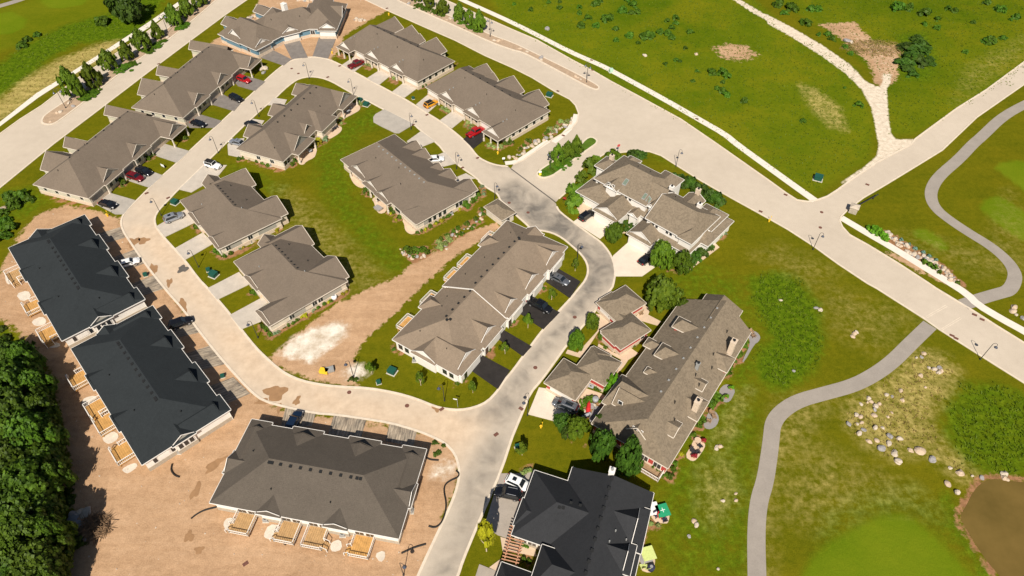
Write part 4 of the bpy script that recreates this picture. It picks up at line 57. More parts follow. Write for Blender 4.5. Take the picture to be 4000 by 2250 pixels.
BEDS=[(48.5,117.1,1.4),(49.7,118.1,1.1),(-19.9,170.7,1),(-18.9,169.7,1.1),(-18.1,169,1),(-12.3,163.2,1.1),(-11.3,161.9,1),(-11.8,161,0.7),(-6.2,152.8,1.2),(-4.9,151.9,1.1),(-3.2,151.9,1.2),(-12.9,161.9,0.7),(-12.8,166.1,0.6),(-1.2,154.8,1.5),(-0.4,153.9,1.3),(-1.8,153.4,1.1),(7.5,163.7,0.7),(8.3,164.5,0.7),(9,165.1,0.7),(6.1,161.8,0.7),(9.8,166.4,0.9),(-26.8,182.2,1),(-26,183.3,1),(-25,184.8,1),(-24.2,186.3,1),(-22.9,188,1.1),(-21.5,190,1.1),(-20.3,191.2,1.1),(-19.2,193.1,1),(-18.5,194.3,1.1),(-18,195.9,1),(-44.6,194.5,0.9),(-43.6,193.9,0.8),(-36,186.9,0.9),(-35.1,186.6,0.8),(-55,201.7,0.8),(-45.4,195,0.8),(13.7,163.8,1.2),(15.1,163.3,1.2),(12.4,160.9,1.2),(10.5,160,1.2),(15.7,164.3,1),(11.5,159,1.1),(9.9,159.1,1),(9.2,158.2,0.8),(4.8,154.5,1.1),(3.3,152.5,1),(2.3,151,1),(4.1,155.1,0.8),(-44.5,173.9,1),(-43.7,172.7,1),(-48.3,164.9,1),(-47.8,163.1,0.8),(-52.7,154.8,1.3),(-52.8,153.2,1.2),(-52,154.1,1.2),(-50.9,155.1,1.2),(-51,156.4,1),(-71.9,146.6,1),(-70.9,147.2,0.9),(-68.9,146.8,0.9),(-66.8,145.8,1),(-65.2,144.9,1),(-63.6,144.2,0.9),(-59.5,143.3,1.1),(-57.5,144.2,1.1),(-57.1,145.7,1),(-68.1,112.1,1),(-66.9,111.3,1.1),(-65.7,110.6,1),(-64.4,111.4,0.9),(-74.8,120.1,1.1),(-75.5,120.6,0.8),(-66.9,145.6,0.9),(-65.4,145.2,0.9),(-63.8,143.9,0.9),(-55.7,119.3,1.1),(-62,113.3,0.7),(-59.7,115.9,0.8),(-59.2,116.4,0.7),(-62.9,113.1,0.9),(-51.8,89.8,1),(-50.7,89,1),(-49.7,87.7,0.9),(-56,99.2,1.1),(-46.7,90.4,1),(-45.7,90.7,0.7),(-45,91.4,0.8),(-41.2,94.9,0.8),(-40.1,96,0.8),(-38.9,96.8,0.8),(-47.4,89.8,0.8),(-43.6,92.7,1),(-44.3,92.4,0.7),(-39.4,96.5,0.6),(-36.7,98.9,0.6),(-36,99.6,0.6),(-42.1,94.2,0.7),(-48.2,88.3,0.7),(-48.8,87.9,0.6),(-11.7,128.1,1.6),(-11.1,127.5,1.4),(-18.1,121.6,0.9),(-16.6,123.4,0.8),(-15.6,123.8,0.8),(-15.1,124.4,0.8),(-20.6,120.2,0.8),(-19.5,120.5,1),(-22.3,118.3,0.8),(-21.4,118.9,0.8),(-9.9,129.6,1.1),(-9.1,130.5,1.1),(-29.4,126.4,1.1),(-28.7,125.4,0.9),(-27.1,123.7,1),(-36.7,134.4,1),(-35.4,132.3,1.1),(-36.9,133.2,0.9),(-23.2,120.2,0.7),(-8.4,132,1),(-16.9,122.4,0.9),(-18.2,121.3,0.7),(-27.9,122.8,0.8),(-20.5,119.3,0.7),(-29.3,125.1,0.7),(-12.8,126.7,0.8),(-35.8,134.1,0.8),(-7.6,135.3,0.9),(-7.1,132.3,0.9),(-7.1,133.8,0.7),(-42.3,145.2,1.1),(-42.5,145.9,0.9),(-8.7,123,1),(-7.7,122,0.8),(-10.8,121.3,1.1),(-12.8,119.7,1),(-13.8,118.6,1),(-12.9,117.4,0.8),(-11.8,117.8,0.9),(-7,124.7,0.9),(-7.3,126.4,1),(-9,120.8,0.8),(-9.5,119.7,0.8),(-16.6,115.9,1),(-15.2,117.3,1),(-24.3,112.4,1.2),(-23.1,111.7,1.3),(-21.8,111.9,1.3),(-20.5,112.6,1.2),(-22.5,112.4,1),(-19.5,111.6,1),(-22.5,110.1,0.9),(-16.6,113.1,1.3),(-15.5,114.4,1.2),(-17,115,1.2),(-14.5,115.7,1.1),(-15,116.7,1),(18.3,86.8,1.2),(18.9,84.3,0.7),(19.8,85,0.8),(20.1,84.3,0.7),(21.1,84.3,0.8),(22.4,85,1.1),(23.3,85.4,0.9),(20.6,85.4,0.7),(24.5,84.8,0.6),(13.5,71.1,1.1),(14.3,71.7,1.1),(15.1,72.2,1),(16.6,71.5,0.8),(12.9,69.5,0.9),(18.2,70.4,0.8),(13,68.7,0.9),(44.9,82,1.7),(41.8,78.6,1.7),(42.4,79.6,1.2),(43.2,80.3,1),(41.2,77.5,1),(38,72,1.6),(38.8,72.2,1.5),(37.3,70.6,1.4),(34.6,67.8,1.6),(34.2,66.5,1.4),(47.6,85.8,1),(47,84.5,0.9),(23,59.4,0.9),(23.6,58.8,0.9),(24.9,57.8,1),(25.8,57.3,1),(26.7,56.3,0.9),(27.6,56.1,1),(28.3,57.5,0.9),(28.8,58.6,0.8),(33,64.2,1),(30.2,60.5,0.7),(2.4,57.1,1),(3.1,57.3,0.9),(1.9,56.7,0.7),(23,47.7,0.8),(24.2,47.4,0.7),(21.9,47.1,0.7),(21.4,45.7,0.7),(20.9,44.4,0.7),(1.8,44.1,0.8),(2.4,43.9,0.7),(1.9,41.8,0.8),(2.7,41.5,0.7),(0.2,44.6,0.7),(-23.8,83.8,0.7),(-0.3,90.5,0.8),(0.3,91.1,0.7),(-4.6,83.7,0.8),(6.9,100.4,0.7),(-9.5,76.3,0.6),(-10.6,75.5,0.6),(9.7,106.4,0.6),(-99.6,137.4,1.4),(-98.4,136.4,1.2),(-96,146.9,1.1),(-95.3,148.5,1),(-97,145.8,0.8),(-89.1,155.8,1),(-115.6,132.9,0.9),(-110.7,131,0.9),(-109.7,130.7,0.9),(-107.8,129.9,0.8),(-85.4,182.3,0.7),(-85,183,0.7),(-84.6,183.9,0.7),(-85.5,181.6,0.6),(90.8,115.9,0.8),(92,114.3,0.8),(92.9,112.9,0.8),(94.2,111.6,0.8),(95,110.3,0.8),(96,109,0.8),(93.2,108.5,1),(94,107.6,1),(94.7,106.7,1),(95.3,105.4,0.9),(97.9,102.1,0.8)]
ROADM=[('tar',3,1,[(-3.8,135.4),(0.7,138.3),(5.7,133.8),(13.4,127.7),(17.5,117.8),(23.4,111.1),(23.6,104.9),(16.7,96.1),(7.8,83.3),(1.3,72),(-3.5,67.2),(-9.1,68.5),(-4.4,70.7),(3.3,81.8),(13,96.6),(15.2,104.9),(13.7,109.9),(7.7,117.8),(2.1,121.9),(-3.7,130)]),('tar',4,0.75,[(-2.8,67.2),(1.7,72.4),(0.1,63.9),(-1.9,56.1),(-5.1,47.5),(-8.5,37.3),(-14.1,37.3),(-9.8,48.9),(-7.5,57.6)]),('tar',5,0.35,[(-139.7,143.5),(-137,150.4),(-127.7,165.3),(-119.1,186.4),(-123,167.3),(-131,138.6)]),('tar',1.2,0.8,[(-9.2,146.4),(-8.4,147.2),(-5.2,144.9),(-1.3,143.8),(0.3,144.4),(0.3,143.3),(-1,142.8),(-4.4,143.3)]),('dust',6,1,[(-93.6,121.9),(-82.6,121.9),(-72.7,108.6),(-57.4,92.2),(-46.7,81.8),(-29.7,74.2),(-14.2,71.5),(-4.3,68.9),(-6.4,63.9),(-9.6,57.6),(-17.8,62.3),(-43.7,68.9),(-53.1,76.1)]),('dust',5,0.5,[(-93.1,121.9),(-95.7,133.8),(-86.7,133.8),(-82.6,121.9)])]
XWALK=[(87.1,92.6,92.7,95.8),(88.7,89.1,94.1,92.3),(87.3,92.3,92.8,95.4),(88.8,88.8,94.3,92)]
SEAM=[(-0.3,142.8),(10.8,129.4)]
FURN=[('chair',49.3,88,30,'reclining chair at the top end of the hall patio','bench_wood'),('chair',49.4,87.1,200,'low chair on the uppermost hall patio','bench_wood'),('pot',42.1,74.3,0,'upper of two planters on the grey hall patio','leaf_lime'),('pot',40.7,72.3,0,'lower of two planters on the grey hall patio','leaf_lime'),('chair',37.3,68.7,40,'upper wooden lounge chair on the lower grey patio','bench_wood'),('chair',36.4,67.1,160,'lower wooden lounge chair on the lower grey patio','bench_wood'),('chair',37.6,68,90,'footrest chair between the lounge chairs on the lower grey patio','bench_wood'),('table',33.5,62.9,0,'round patio table beside the flower pot at the hall end','tan'),('chair',32.3,60.8,20,'dark lounge chair on the tan patio at the hall end','metal_dark'),('chair',33.1,60.7,200,'second dark lounge chair on the tan patio at the hall end','metal_dark'),('chair',33.8,61.9,120,'dark chair near the round table at the hall end','metal_dark'),('pot',34.6,62.9,0,'flower pot at the corner of the tan hall patio','leaf_red'),('pot',32.4,59.8,0,'flower pot at the lower end of the tan hall patio','leaf_red'),('cover',25.2,49.7,15,'green covered square table with a white cross on its top','cloth_green'),('chair',24.1,48.9,30,'dark patio chair left of the red cushion','cloth_navy'),('chair',24.8,48.8,60,'patio chair with red cushion beside the green covered table','cloth_red'),('chair',25.3,48.2,200,'dark patio chair right of the red cushion','cloth_navy'),('cover',23.5,50,10,'white covered grill table against the charcoal house wall','cloth_white'),('cover',21.8,42.5,15,'pale lime covered square table on the lower patio','cloth_lime'),('fire',21.3,41.7,15,'grey low table between sofa and lime table','rock_grey'),('chair',20.7,40.6,195,'left of the striped lime chairs on the lower patio','cloth_lime'),('chair',21.4,40.5,195,'right of the striped lime chairs on the lower patio','cloth_lime'),('tub',22,40.3,0,'dark round tank beside the striped lime chairs','cloth_navy'),('bench',14.8,74.7,-25,'striped bench against the single garage wall','metal_grey'),('chair',27.4,93.8,60,'upper wicker chair on the twin garage patio','bench_wood'),('chair',27.1,93.1,200,'lower wicker chair on the twin garage patio','bench_wood'),('tub',15.8,71.7,0,'silver round tank on the hall garden grass','metal_grey'),('kayak',14.3,69.6,80,'narrow red kayak beside the garden patio','cloth_red'),('grill',13.8,68,30,'grey covered barbecue beside the garden patio','metal_grey'),('grill',17.9,69.4,60,'black barbecue with grey lid against the hall wall','metal_grey'),('cover',17.2,68.6,-25,'dark square covered table beside the black barbecue','metal_dark'),('table',-46.4,170.2,0,'glass table on the upper curved patio of the notched bungalow','metal_grey'),('grill',-46.8,168,40,'grill on the upper curved patio of the notched bungalow','metal_grey'),('table',-49.3,160.1,0,'dark table on the middle curved patio of the notched bungalow','metal_dark'),('chair',-48.7,161.1,120,'dark chair on the middle curved patio,right of the table','metal_dark'),('chair',-49.9,159.1,300,'dark chair on the middle curved patio,left of the table','metal_dark'),('table',-53.8,149.7,0,'glass table on the lower curved patio of the notched bungalow','metal_grey'),('cover',-52.6,157.4,40,'blue covered table under the eave of the notched bungalow','cloth_blue'),('kayak',-38.7,138.4,-35,'bright blue kayak on the patio of the large bungalow','cloth_blue'),('fire',-32.6,126.7,-40,'dark rectangular fire table on the middle patio of the large bungalow','rock_grey'),('chair',-32.9,129.9,0,'small dark chair on the middle patio of the large bungalow','metal_dark'),('chair',-24.4,122.3,0,'small dark chair on the lower patio of the large bungalow','metal_dark'),('ac',-112.8,131.9,25,'air conditioner at the side of the leftmost bungalow','vent_grey'),('ac',-17,49.8,0,'air conditioner at the right wall of the brown townhouse','vent_grey'),('ac',-40.9,48.3,0,'air conditioner left of the first timber deck gap','vent_grey'),('ac',-27.7,45.8,0,'air conditioner between the third and fourth timber decks','vent_grey'),('ac',-59.6,60.9,0,'air conditioner at the end wall of the lower charcoal townhouse','vent_grey'),('ac',-19.3,81.1,0,'air conditioner at the end wall of the long tan townhouse','vent_grey'),('ac',4.4,160.2,25,'air conditioner beside the bungalow with the red pickup','vent_grey'),('ac',-41.1,95.9,0,'air conditioner beside the lower square bungalow','vent_grey'),('ac',-22.7,188.4,25,'air conditioner beside the bungalow with the maroon pickup','vent_grey'),('ac',-62.8,144.1,25,'air conditioner on the end wall of the notched bungalow','vent_grey'),('ac',-14.8,125,25,'air conditioner beside the large bungalow','vent_grey'),('ac',-60.6,115.3,-30,'air conditioner beside the upper square bungalow','vent_grey'),('tub',-38.2,97.6,0,'white tank beside the lower square bungalow','cloth_white'),('pack',-35.8,78.6,20,'grey wrapped pallet on the dirt lot','vent_grey'),('pack',-36.8,78.3,-10,'yellow stack of boards on the dirt lot','hydrant_yellow'),('pot',20,77.5,0,'red and yellow flower pot at the hall corner','leaf_yellow')]
PERG=(0.1,42,-14)
BRUSH=(-68.9,47.1,117.1,205.7)
# ------------------------------------------------------------------ materials
MATS={}
def newmat(name):
    m=bpy.data.materials.new(name); m.use_nodes=True; MATS[name]=m
    return m,m.node_tree.nodes,m.node_tree.links,m.node_tree.nodes['Principled BSDF']
def noise(n,l,scale,detail=4,rough=.6,vec=None):
    t=n.new('ShaderNodeTexNoise'); t.inputs['Scale'].default_value=scale; t.inputs['Detail'].default_value=detail; t.inputs['Roughness'].default_value=rough
    if vec is not None: l.new(vec,t.inputs['Vector'])
    return t.outputs['Fac']
def ramp(n,l,fac,stops):
    r=n.new('ShaderNodeValToRGB'); l.new(fac,r.inputs[0]); e=r.color_ramp.elements
    while len(e)<len(stops): e.new(.5)
    for k,(p,c) in enumerate(stops): e[k].position=p; e[k].color=(c[0],c[1],c[2],1)
    return r.outputs[0]
def mix(n,l,fac,a,b,mode='MIX'):
    m=n.new('ShaderNodeMix'); m.data_type='RGBA'; m.blend_type=mode
    for s,v in ((0,fac),(6,a),(7,b)):
        if hasattr(v,'links'): l.new(v,m.inputs[s])
        elif s==0: m.inputs[0].default_value=v
        else: m.inputs[s].default_value=(v[0],v[1],v[2],1)
    return m.outputs[2]
def math_(n,l,op,a,b=0.0,c=None,clamp=False):
    m=n.new('ShaderNodeMath'); m.operation=op; m.use_clamp=clamp
    for k,v in enumerate((a,b,c)):
        if v is None: continue
        if hasattr(v,'links'): l.new(v,m.inputs[k])
        else: m.inputs[k].default_value=v
    return m.outputs[0]
def posn(n): return n.new('ShaderNodeNewGeometry').outputs['Position']
def bump(n,l,p,h,strength,dist=.05):
    b=n.new('ShaderNodeBump'); b.inputs['Strength'].default_value=strength; b.inputs['Distance'].default_value=dist
    l.new(h,b.inputs['Height']); l.new(b.outputs[0],p.inputs['Normal'])
def simple(name,col,rough=.7,var=.15,scale=2.0,metal=0,spec=.3,fine=0,b=0):
    m,n,l,p=newmat(name); v=posn(n)
    f=noise(n,l,scale,5,.6,v)
    lo=[c*(1-var) for c in col]; hi=[min(1,c*(1+var)) for c in col]
    c=ramp(n,l,f,[(.3,lo),(.7,hi)])
    if fine:
        g=noise(n,l,scale*9,3,.7,v); c=mix(n,l,fine,c,ramp(n,l,g,[(.3,[x*.55 for x in col]),(.7,[min(1,x*1.4) for x in col])]))
    l.new(c,p.inputs['Base Color']); p.inputs['Roughness'].default_value=rough; p.inputs['Metallic'].default_value=metal
    p.inputs['Specular IOR Level'].default_value=spec
    if b: bump(n,l,p,noise(n,l,scale*6,3,.7,v),b)
    return m
def roofmat(name,col,mott=.25,streak=0.0):
    m,n,l,p=newmat(name); v=posn(n)
    big=noise(n,l,.25,4,.6,v); mid=noise(n,l,1.6,4,.65,v); fine=noise(n,l,7.0,2,.8,v)
    c=ramp(n,l,fine,[(.30,[x*.62 for x in col]),(.52,col),(.75,[x*1.42 for x in col])])
    c=mix(n,l,mott,c,ramp(n,l,mid,[(.35,[x*.7 for x in col]),(.65,[x*1.3 for x in col])]))
    c=mix(n,l,.35,c,ramp(n,l,big,[(.3,[x*.82 for x in col]),(.7,[x*1.15 for x in col])]))
    if streak:
        t=n.new('ShaderNodeTexNoise'); t.inputs['Scale'].default_value=1.1; t.inputs['Detail'].default_value=5; t.inputs['Distortion'].default_value=1.8
        l.new(v,t.inputs['Vector'])
        c=mix(n,l,streak,c,ramp(n,l,t.outputs['Fac'],[(.36,[x*.5 for x in col]),(.5,col),(.64,[x*1.35 for x in col])]))
    l.new(c,p.inputs['Base Color']); p.inputs['Roughness'].default_value=.92; p.inputs['Specular IOR Level'].default_value=.15
    # shingle courses: thin shadow lines following the height of the slope
    s=n.new('ShaderNodeSeparateXYZ'); l.new(v,s.inputs[0])
    z=math_(n,l,'FRACT',math_(n,l,'MULTIPLY',s.outputs[2],9.0))
    bump(n,l,p,math_(n,l,'ADD',math_(n,l,'MULTIPLY',z,.5),fine),.6,.03)
    return m
def leafmat(name,a,b,trans=.35):
    m,n,l,p=newmat(name)
    oi=n.new('ShaderNodeObjectInfo'); v=posn(n)
    f=noise(n,l,.9,3,.6,v); g=noise(n,l,6.0,2,.6,v)
    c=ramp(n,l,math_(n,l,'ADD',math_(n,l,'MULTIPLY',f,.55),math_(n,l,'MULTIPLY',g,.45)),[(.34,a),(.66,b)])
    h=n.new('ShaderNodeHueSaturation'); l.new(c,h.inputs['Color']); l.new(math_(n,l,'ADD',math_(n,l,'MULTIPLY',oi.outputs['Random'],.5),.72),h.inputs['Value'])
    l.new(math_(n,l,'ADD',math_(n,l,'MULTIPLY',oi.outputs['Random'],.03),.485),h.inputs['Hue'])
    l.new(h.outputs[0],p.inputs['Base Color']); p.inputs['Roughness'].default_value=.6; p.inputs['Specular IOR Level'].default_value=.25
    t=n.new('ShaderNodeBsdfTranslucent'); l.new(h.outputs[0],t.inputs[0])
    ms=n.new('ShaderNodeMixShader'); ms.inputs[0].default_value=trans; l.new(p.outputs[0],ms.inputs[1]); l.new(t.outputs[0],ms.inputs[2])
    l.new(ms.outputs[0],n['Material Output'].inputs[0]); return m
def paint(name,col,metal=.0,rough=.25):
    m,n,l,p=newmat(name); p.inputs['Base Color'].default_value=(*col,1); p.inputs['Roughness'].default_value=rough; p.inputs['Metallic'].default_value=metal
    p.inputs['Coat Weight'].default_value=.6; p.inputs['Coat Roughness'].default_value=.08; return m
roofmat('roof_taupe',(.170,.134,.102),.25); roofmat('roof_tan',(.235,.18,.13),.25,.12); roofmat('roof_weathered',(.215,.17,.12),.3,.35)
roofmat('roof_charcoal',(.0265,.031,.0335),.3); roofmat('roof_brown',(.108,.090,.072),.25); roofmat('roof_slate',(.033,.034,.037),.3)
simple('trim_white',(.80,.76,.70),.5,.05,1.0); simple('trim_cream',(.70,.62,.52),.6,.06,1.0)
simple('siding_white',(.78,.74,.68),.6,.06,.8); simple('siding_cream',(.66,.58,.47),.7,.08,.8); simple('siding_sage',(.50,.47,.37),.7,.08,.8)
simple('siding_grey',(.36,.34,.29),.7,.08,.8); simple('siding_blue',(.13,.24,.31),.6,.08,.8); simple('siding_red',(.42,.055,.045),.7,.1,.8)
simple('stone_cream',(.62,.50,.38),.85,.25,3.0,fine=.5,b=.4); simple('stone_grey',(.42,.36,.28),.85,.3,3.0,fine=.5,b=.4)
simple('door_white',(.76,.72,.66),.5,.04,1.0); simple('door_tan',(.30,.27,.23),.6,.06,1.0); simple('door_dark',(.07,.065,.06),.6,.06,1.0)
simple('deck_wood',(.52,.285,.09),.7,.28,1.3,fine=.3); simple('deck_grey',(.44,.27,.12),.75,.25,1.3,fine=.3); simple('pergola_wood',(.50,.26,.15),.7,.15,1.5); simple('bench_wood',(.32,.21,.12),.7,.2,2)
simple('vent_dark',(.02,.02,.02),.6,.1,2); simple('vent_grey',(.30,.30,.29),.5,.1,2); simple('metal_dark',(.035,.035,.04),.45,.1,2,spec=.5); simple('metal_grey',(.35,.36,.38),.4,.1,2,spec=.5)
simple('lamp_shade',(.06,.07,.10),.3,.1,2,spec=.6); simple('box_green',(.015,.085,.06),.5,.1,2); simple('box_pale',(.45,.62,.50),.5,.1,2)
simple('box_pad',(.55,.50,.42),.9,.1,2); simple('hydrant_yellow',(.85,.52,.03),.5,.1,2); simple('sign_red',(.62,.03,.03),.5,.1,2); simple('sign_white',(.82,.82,.80),.5,.05,2); simple('sign_yellow',(.85,.65,.05),.5,.05,2)
simple('iron_rust',(.16,.07,.05),.8,.3,6); simple('hose_black',(.02,.018,.016),.6,.1,3)
simple('bark',(.12,.085,.055),.9,.25,6); simple('trunk_pale',(.62,.50,.38),.8,.15,6)
simple('rock_warm',(.50,.38,.27),.9,.3,1.3,fine=.4,b=.5); simple('rock_pale',(.50,.42,.33),.9,.22,1.3,fine=.35,b=.5); simple('rock_grey',(.31,.29,.28),.9,.3,1.3,fine=.4,b=.5)
simple('brush_wood',(.20,.125,.07),.9,.5,2.5); simple('cloth_red',(.65,.03,.03),.8,.1,3); simple('cloth_blue',(.03,.16,.60),.7,.15,3); simple('cloth_green',(.02,.30,.14),.8,.1,3); simple('cloth_lime',(.55,.62,.22),.8,.1,3); simple('cloth_white',(.8,.78,.76),.8,.08,3); simple('cloth_navy',(.03,.03,.06),.8,.2,3)
simple('plastic_blue',(.25,.55,.72),.5,.1,3); simple('pot_clay',(.42,.20,.12),.8,.1,3)
simple('kerb',(.66,.56,.44),.85,.10,1.0); simple('sidewalk',(.72,.65,.56),.85,.06,.6)
simple('conc',(.50,.44,.37),.9,.12,.5,fine=.12); simple('grey',(.40,.36,.31),.9,.12,.5,fine=.15); simple('cream',(.68,.58,.47),.9,.08,.5,fine=.1); simple('tan',(.60,.45,.32),.9,.10,.6,fine=.15); simple('taup',(.36,.31,.26),.9,.10,.5,fine=.12)
simple('asph',(.20,.175,.155),.9,.18,.7,fine=.2); simple('black',(.026,.022,.020),.85,.35,.6,fine=.3); simple('slate',(.27,.25,.24),.85,.08,1.0,fine=.15); simple('pale',(.60,.53,.44),.95,.15,.8,fine=.2)
simple('cart_path',(.315,.275,.235),.9,.10,.35,fine=.15); simple('median_soil',(.42,.30,.20),.95,.25,.8,fine=.4,b=.3)
simple('island_grass',(.075,.135,.008),.95,.4,.8,fine=.45,b=.5); simple('mud',(.33,.19,.095),.45,.15,.7); simple('mud_dark',(.12,.105,.09),.8,.25,.8,fine=.3)
leafmat('leaf_mid',(.042,.095,.006),(.155,.25,.014)); leafmat('leaf_bright',(.055,.120,.007),(.20,.29,.018)); leafmat('leaf_dark',(.025,.062,.008),(.085,.16,.012),.25); leafmat('leaf_wood',(.012,.034,.004),(.125,.215,.012),.22)
leafmat('leaf_street',(.050,.100,.006),(.185,.265,.015)); leafmat('leaf_yellow',(.28,.26,.01),(.50,.46,.02)); leafmat('leaf_silver',(.14,.22,.10),(.30,.40,.20)); leafmat('leaf_blue',(.12,.24,.19),(.24,.40,.32)); leafmat('leaf_lime',(.09,.24,.008),(.20,.42,.02)); leafmat('leaf_olive',(.040,.070,.006),(.10,.15,.012)); leafmat('leaf_red',(.25,.02,.02),(.55,.05,.05)); leafmat('leaf_flower',(.10,.20,.03),(.48,.52,.18)); leafmat('leaf_bush',(.035,.095,.005),(.12,.22,.012),.3); leafmat('grass_tuft',(.085,.155,.008),(.24,.32,.022),.45); leafmat('grass_dry',(.25,.19,.05),(.50,.38,.12),.3)
def glass(name,col,rough=.08):
    m,n,l,p=newmat(name); p.inputs['Base Color'].default_value=(*col,1); p.inputs['Roughness'].default_value=rough; p.inputs['Specular IOR Level'].default_value=.8; return m
glass('glass_dark',(.02,.025,.03)); glass('glass_car',(.012,.016,.02),.05); glass('glass_sky',(.16,.20,.15),.1)
for k,c,me in (('red',(.42,.008,.012),.1),('maroon',(.16,.006,.010),.2),('black',(.008,.008,.010),.1),('white',(.78,.78,.77),0),('silver',(.36,.38,.42),.5),('grey',(.17,.18,.20),.5),('orange',(.75,.33,.02),.1),('navy',(.01,.022,.05),.2),('teal',(.02,.1,.12),.1)): paint('paint_'+k,c,me)
simple('tyre',(.015,.015,.015),.9,.1,3); simple('rim',(.45,.45,.46),.3,.1,3,metal=.6); simple('light_white',(.8,.8,.78),.2,.05,3); simple('light_red',(.5,.01,.01),.25,.05,3)
# striped unfinished drive surface (stripes along local x)
m,n,l,p=newmat('plank'); tc=n.new('ShaderNodeTexCoord'); mp=n.new('ShaderNodeMapping'); mp.inputs['Scale'].default_value=(.22,2.2,1); l.new(tc.outputs['Object'],mp.inputs[0])
a=noise(n,l,1.3,5,.75,mp.outputs[0]); b_=noise(n,l,.5,4,.6,posn(n))
c=ramp(n,l,a,[(.36,(.045,.038,.032)),(.48,(.17,.145,.115)),(.60,(.48,.40,.30))]); c=mix(n,l,.35,c,ramp(n,l,b_,[(.35,(.16,.13,.10)),(.65,(.52,.40,.28))]))
l.new(c,p.inputs['Base Color']); p.inputs['Roughness'].default_value=.95
# pond water: brown, silty
m,n,l,p=newmat('pond_water'); v=posn(n); l.new(ramp(n,l,noise(n,l,.12,4,.6,v),[(.35,(.115,.078,.018)),(.65,(.165,.108,.028))]),p.inputs['Base Color']); p.inputs['Roughness'].default_value=.16; p.inputs['Specular IOR Level'].default_value=.28
bump(n,l,p,noise(n,l,1.2,5,.6,v),.10,.06)
# road: pale dusty asphalt, dark fresh asphalt and dust zones from the painted survey attribute
m,n,l,p=newmat('road'); v=posn(n); at_=n.new('ShaderNodeAttribute'); at_.attribute_name='zone'; sp=n.new('ShaderNodeSeparateColor'); l.new(at_.outputs['Color'],sp.inputs[0])
big=noise(n,l,.06,5,.6,v); mid=noise(n,l,.5,5,.65,v); fine=noise(n,l,5.0,3,.7,v)
base=ramp(n,l,big,[(.3,(.49,.41,.32)),(.7,(.585,.495,.39))])
base=mix(n,l,.25,base,ramp(n,l,mid,[(.3,(.43,.36,.28)),(.7,(.62,.53,.425))])); base=mix(n,l,.12,base,ramp(n,l,fine,[(.3,(.3,.25,.2)),(.7,(.75,.66,.55))]))
dust=ramp(n,l,mid,[(.3,(.52,.385,.265)),(.7,(.68,.525,.375))]); fd=math_(n,l,'MULTIPLY',sp.outputs[1],math_(n,l,'ADD',math_(n,l,'MULTIPLY',big,1.2),.25),clamp=True)
base=mix(n,l,fd,base,dust)
st=n.new('ShaderNodeTexNoise'); st.inputs['Scale'].default_value=.22; st.inputs['Detail'].default_value=6; st.inputs['Distortion'].default_value=.8; l.new(v,st.inputs['Vector'])
tf=math_(n,l,'MULTIPLY',sp.outputs[0],math_(n,l,'MULTIPLY_ADD',st.outputs['Fac'],1.9,-.30,clamp=True),clamp=True)
tar=ramp(n,l,mid,[(.3,(.13,.115,.10)),(.7,(.22,.195,.165))]); base=mix(n,l,tf,base,tar)
l.new(base,p.inputs['Base Color']); p.inputs['Roughness'].default_value=.95; p.inputs['Specular IOR Level'].default_value=.15
# ground: lawn with zones for soil, straw, lush rough, meadow, gravel, mulch, fairway, cement
m,n,l,p=newmat('ground'); v=posn(n)
def zones(nm):
    a=n.new('ShaderNodeAttribute'); a.attribute_name=nm; s=n.new('ShaderNodeSeparateColor'); l.new(a.outputs['Color'],s.inputs[0]); return s.outputs[0],s.outputs[1],s.outputs[2],a.outputs['Alpha']
dirt,straw,lush,meadow=zones('zoneA'); gravel,mulch,fair,pale=zones('zoneB')
n1=noise(n,l,.028,6,.62,v); n2=noise(n,l,.13,7,.65,v); n3=noise(n,l,.9,6,.7,v); n4=noise(n,l,4.5,3,.8,v)
mpg=n.new('ShaderNodeMapping'); mpg.inputs['Rotation'].default_value=(0,0,R(-38)); mpg.inputs['Scale'].default_value=(.05,.42,.2); l.new(v,mpg.inputs[0]); n5=noise(n,l,1.0,5,.65,mpg.outputs[0])   # mowing streaks
mpw=n.new('ShaderNodeMapping'); mpw.inputs['Location'].default_value=(31,77,5); l.new(v,mpw.inputs[0]); n6=noise(n,l,.06,6,.62,mpw.outputs[0]); n7=noise(n,l,.4,6,.7,mpw.outputs[0])
e_=math_(n,l,'ADD',math_(n,l,'MULTIPLY',n7,.55),math_(n,l,'MULTIPLY',n3,.45))
def cut(f,hard=0):   # breaks up the rim (and any half-strength zone) with noise
    w=math_(n,l,'MULTIPLY',math_(n,l,'MULTIPLY',f,math_(n,l,'SUBTRACT',1.0,f)),4.0)
    g=math_(n,l,'ADD',f,math_(n,l,'MULTIPLY',math_(n,l,'MULTIPLY_ADD',e_,4.4,-2.2),w),clamp=True)
    return math_(n,l,'MULTIPLY_ADD',g,hard,.5-.5*hard,clamp=True) if hard else g
lawn=ramp(n,l,n1,[(.34,(0.0744,0.0932,0.0028)),(.5,(0.1116,0.1148,0.0037)),(.64,(0.1530,0.1281,0.0050))])
lawn=mix(n,l,.5,lawn,ramp(n,l,n2,[(.36,(0.0513,0.0714,0.0023)),(.5,(0.1075,0.1126,0.0037)),(.64,(0.1778,0.1436,0.0064))]))
lawn=mix(n,l,.30,lawn,ramp(n,l,n5,[(.38,(0.0579,0.0815,0.0023)),(.62,(0.1654,0.1475,0.0059))]))
lawn=mix(n,l,.32,lawn,ramp(n,l,n3,[(.34,(0.0414,0.0582,0.0019)),(.66,(0.1985,0.1708,0.0073))]))
lawn=mix(n,l,.24,lawn,ramp(n,l,n4,[(.32,(0.0206,0.0311,0.0014)),(.68,(0.2481,0.2173,0.0110))]))
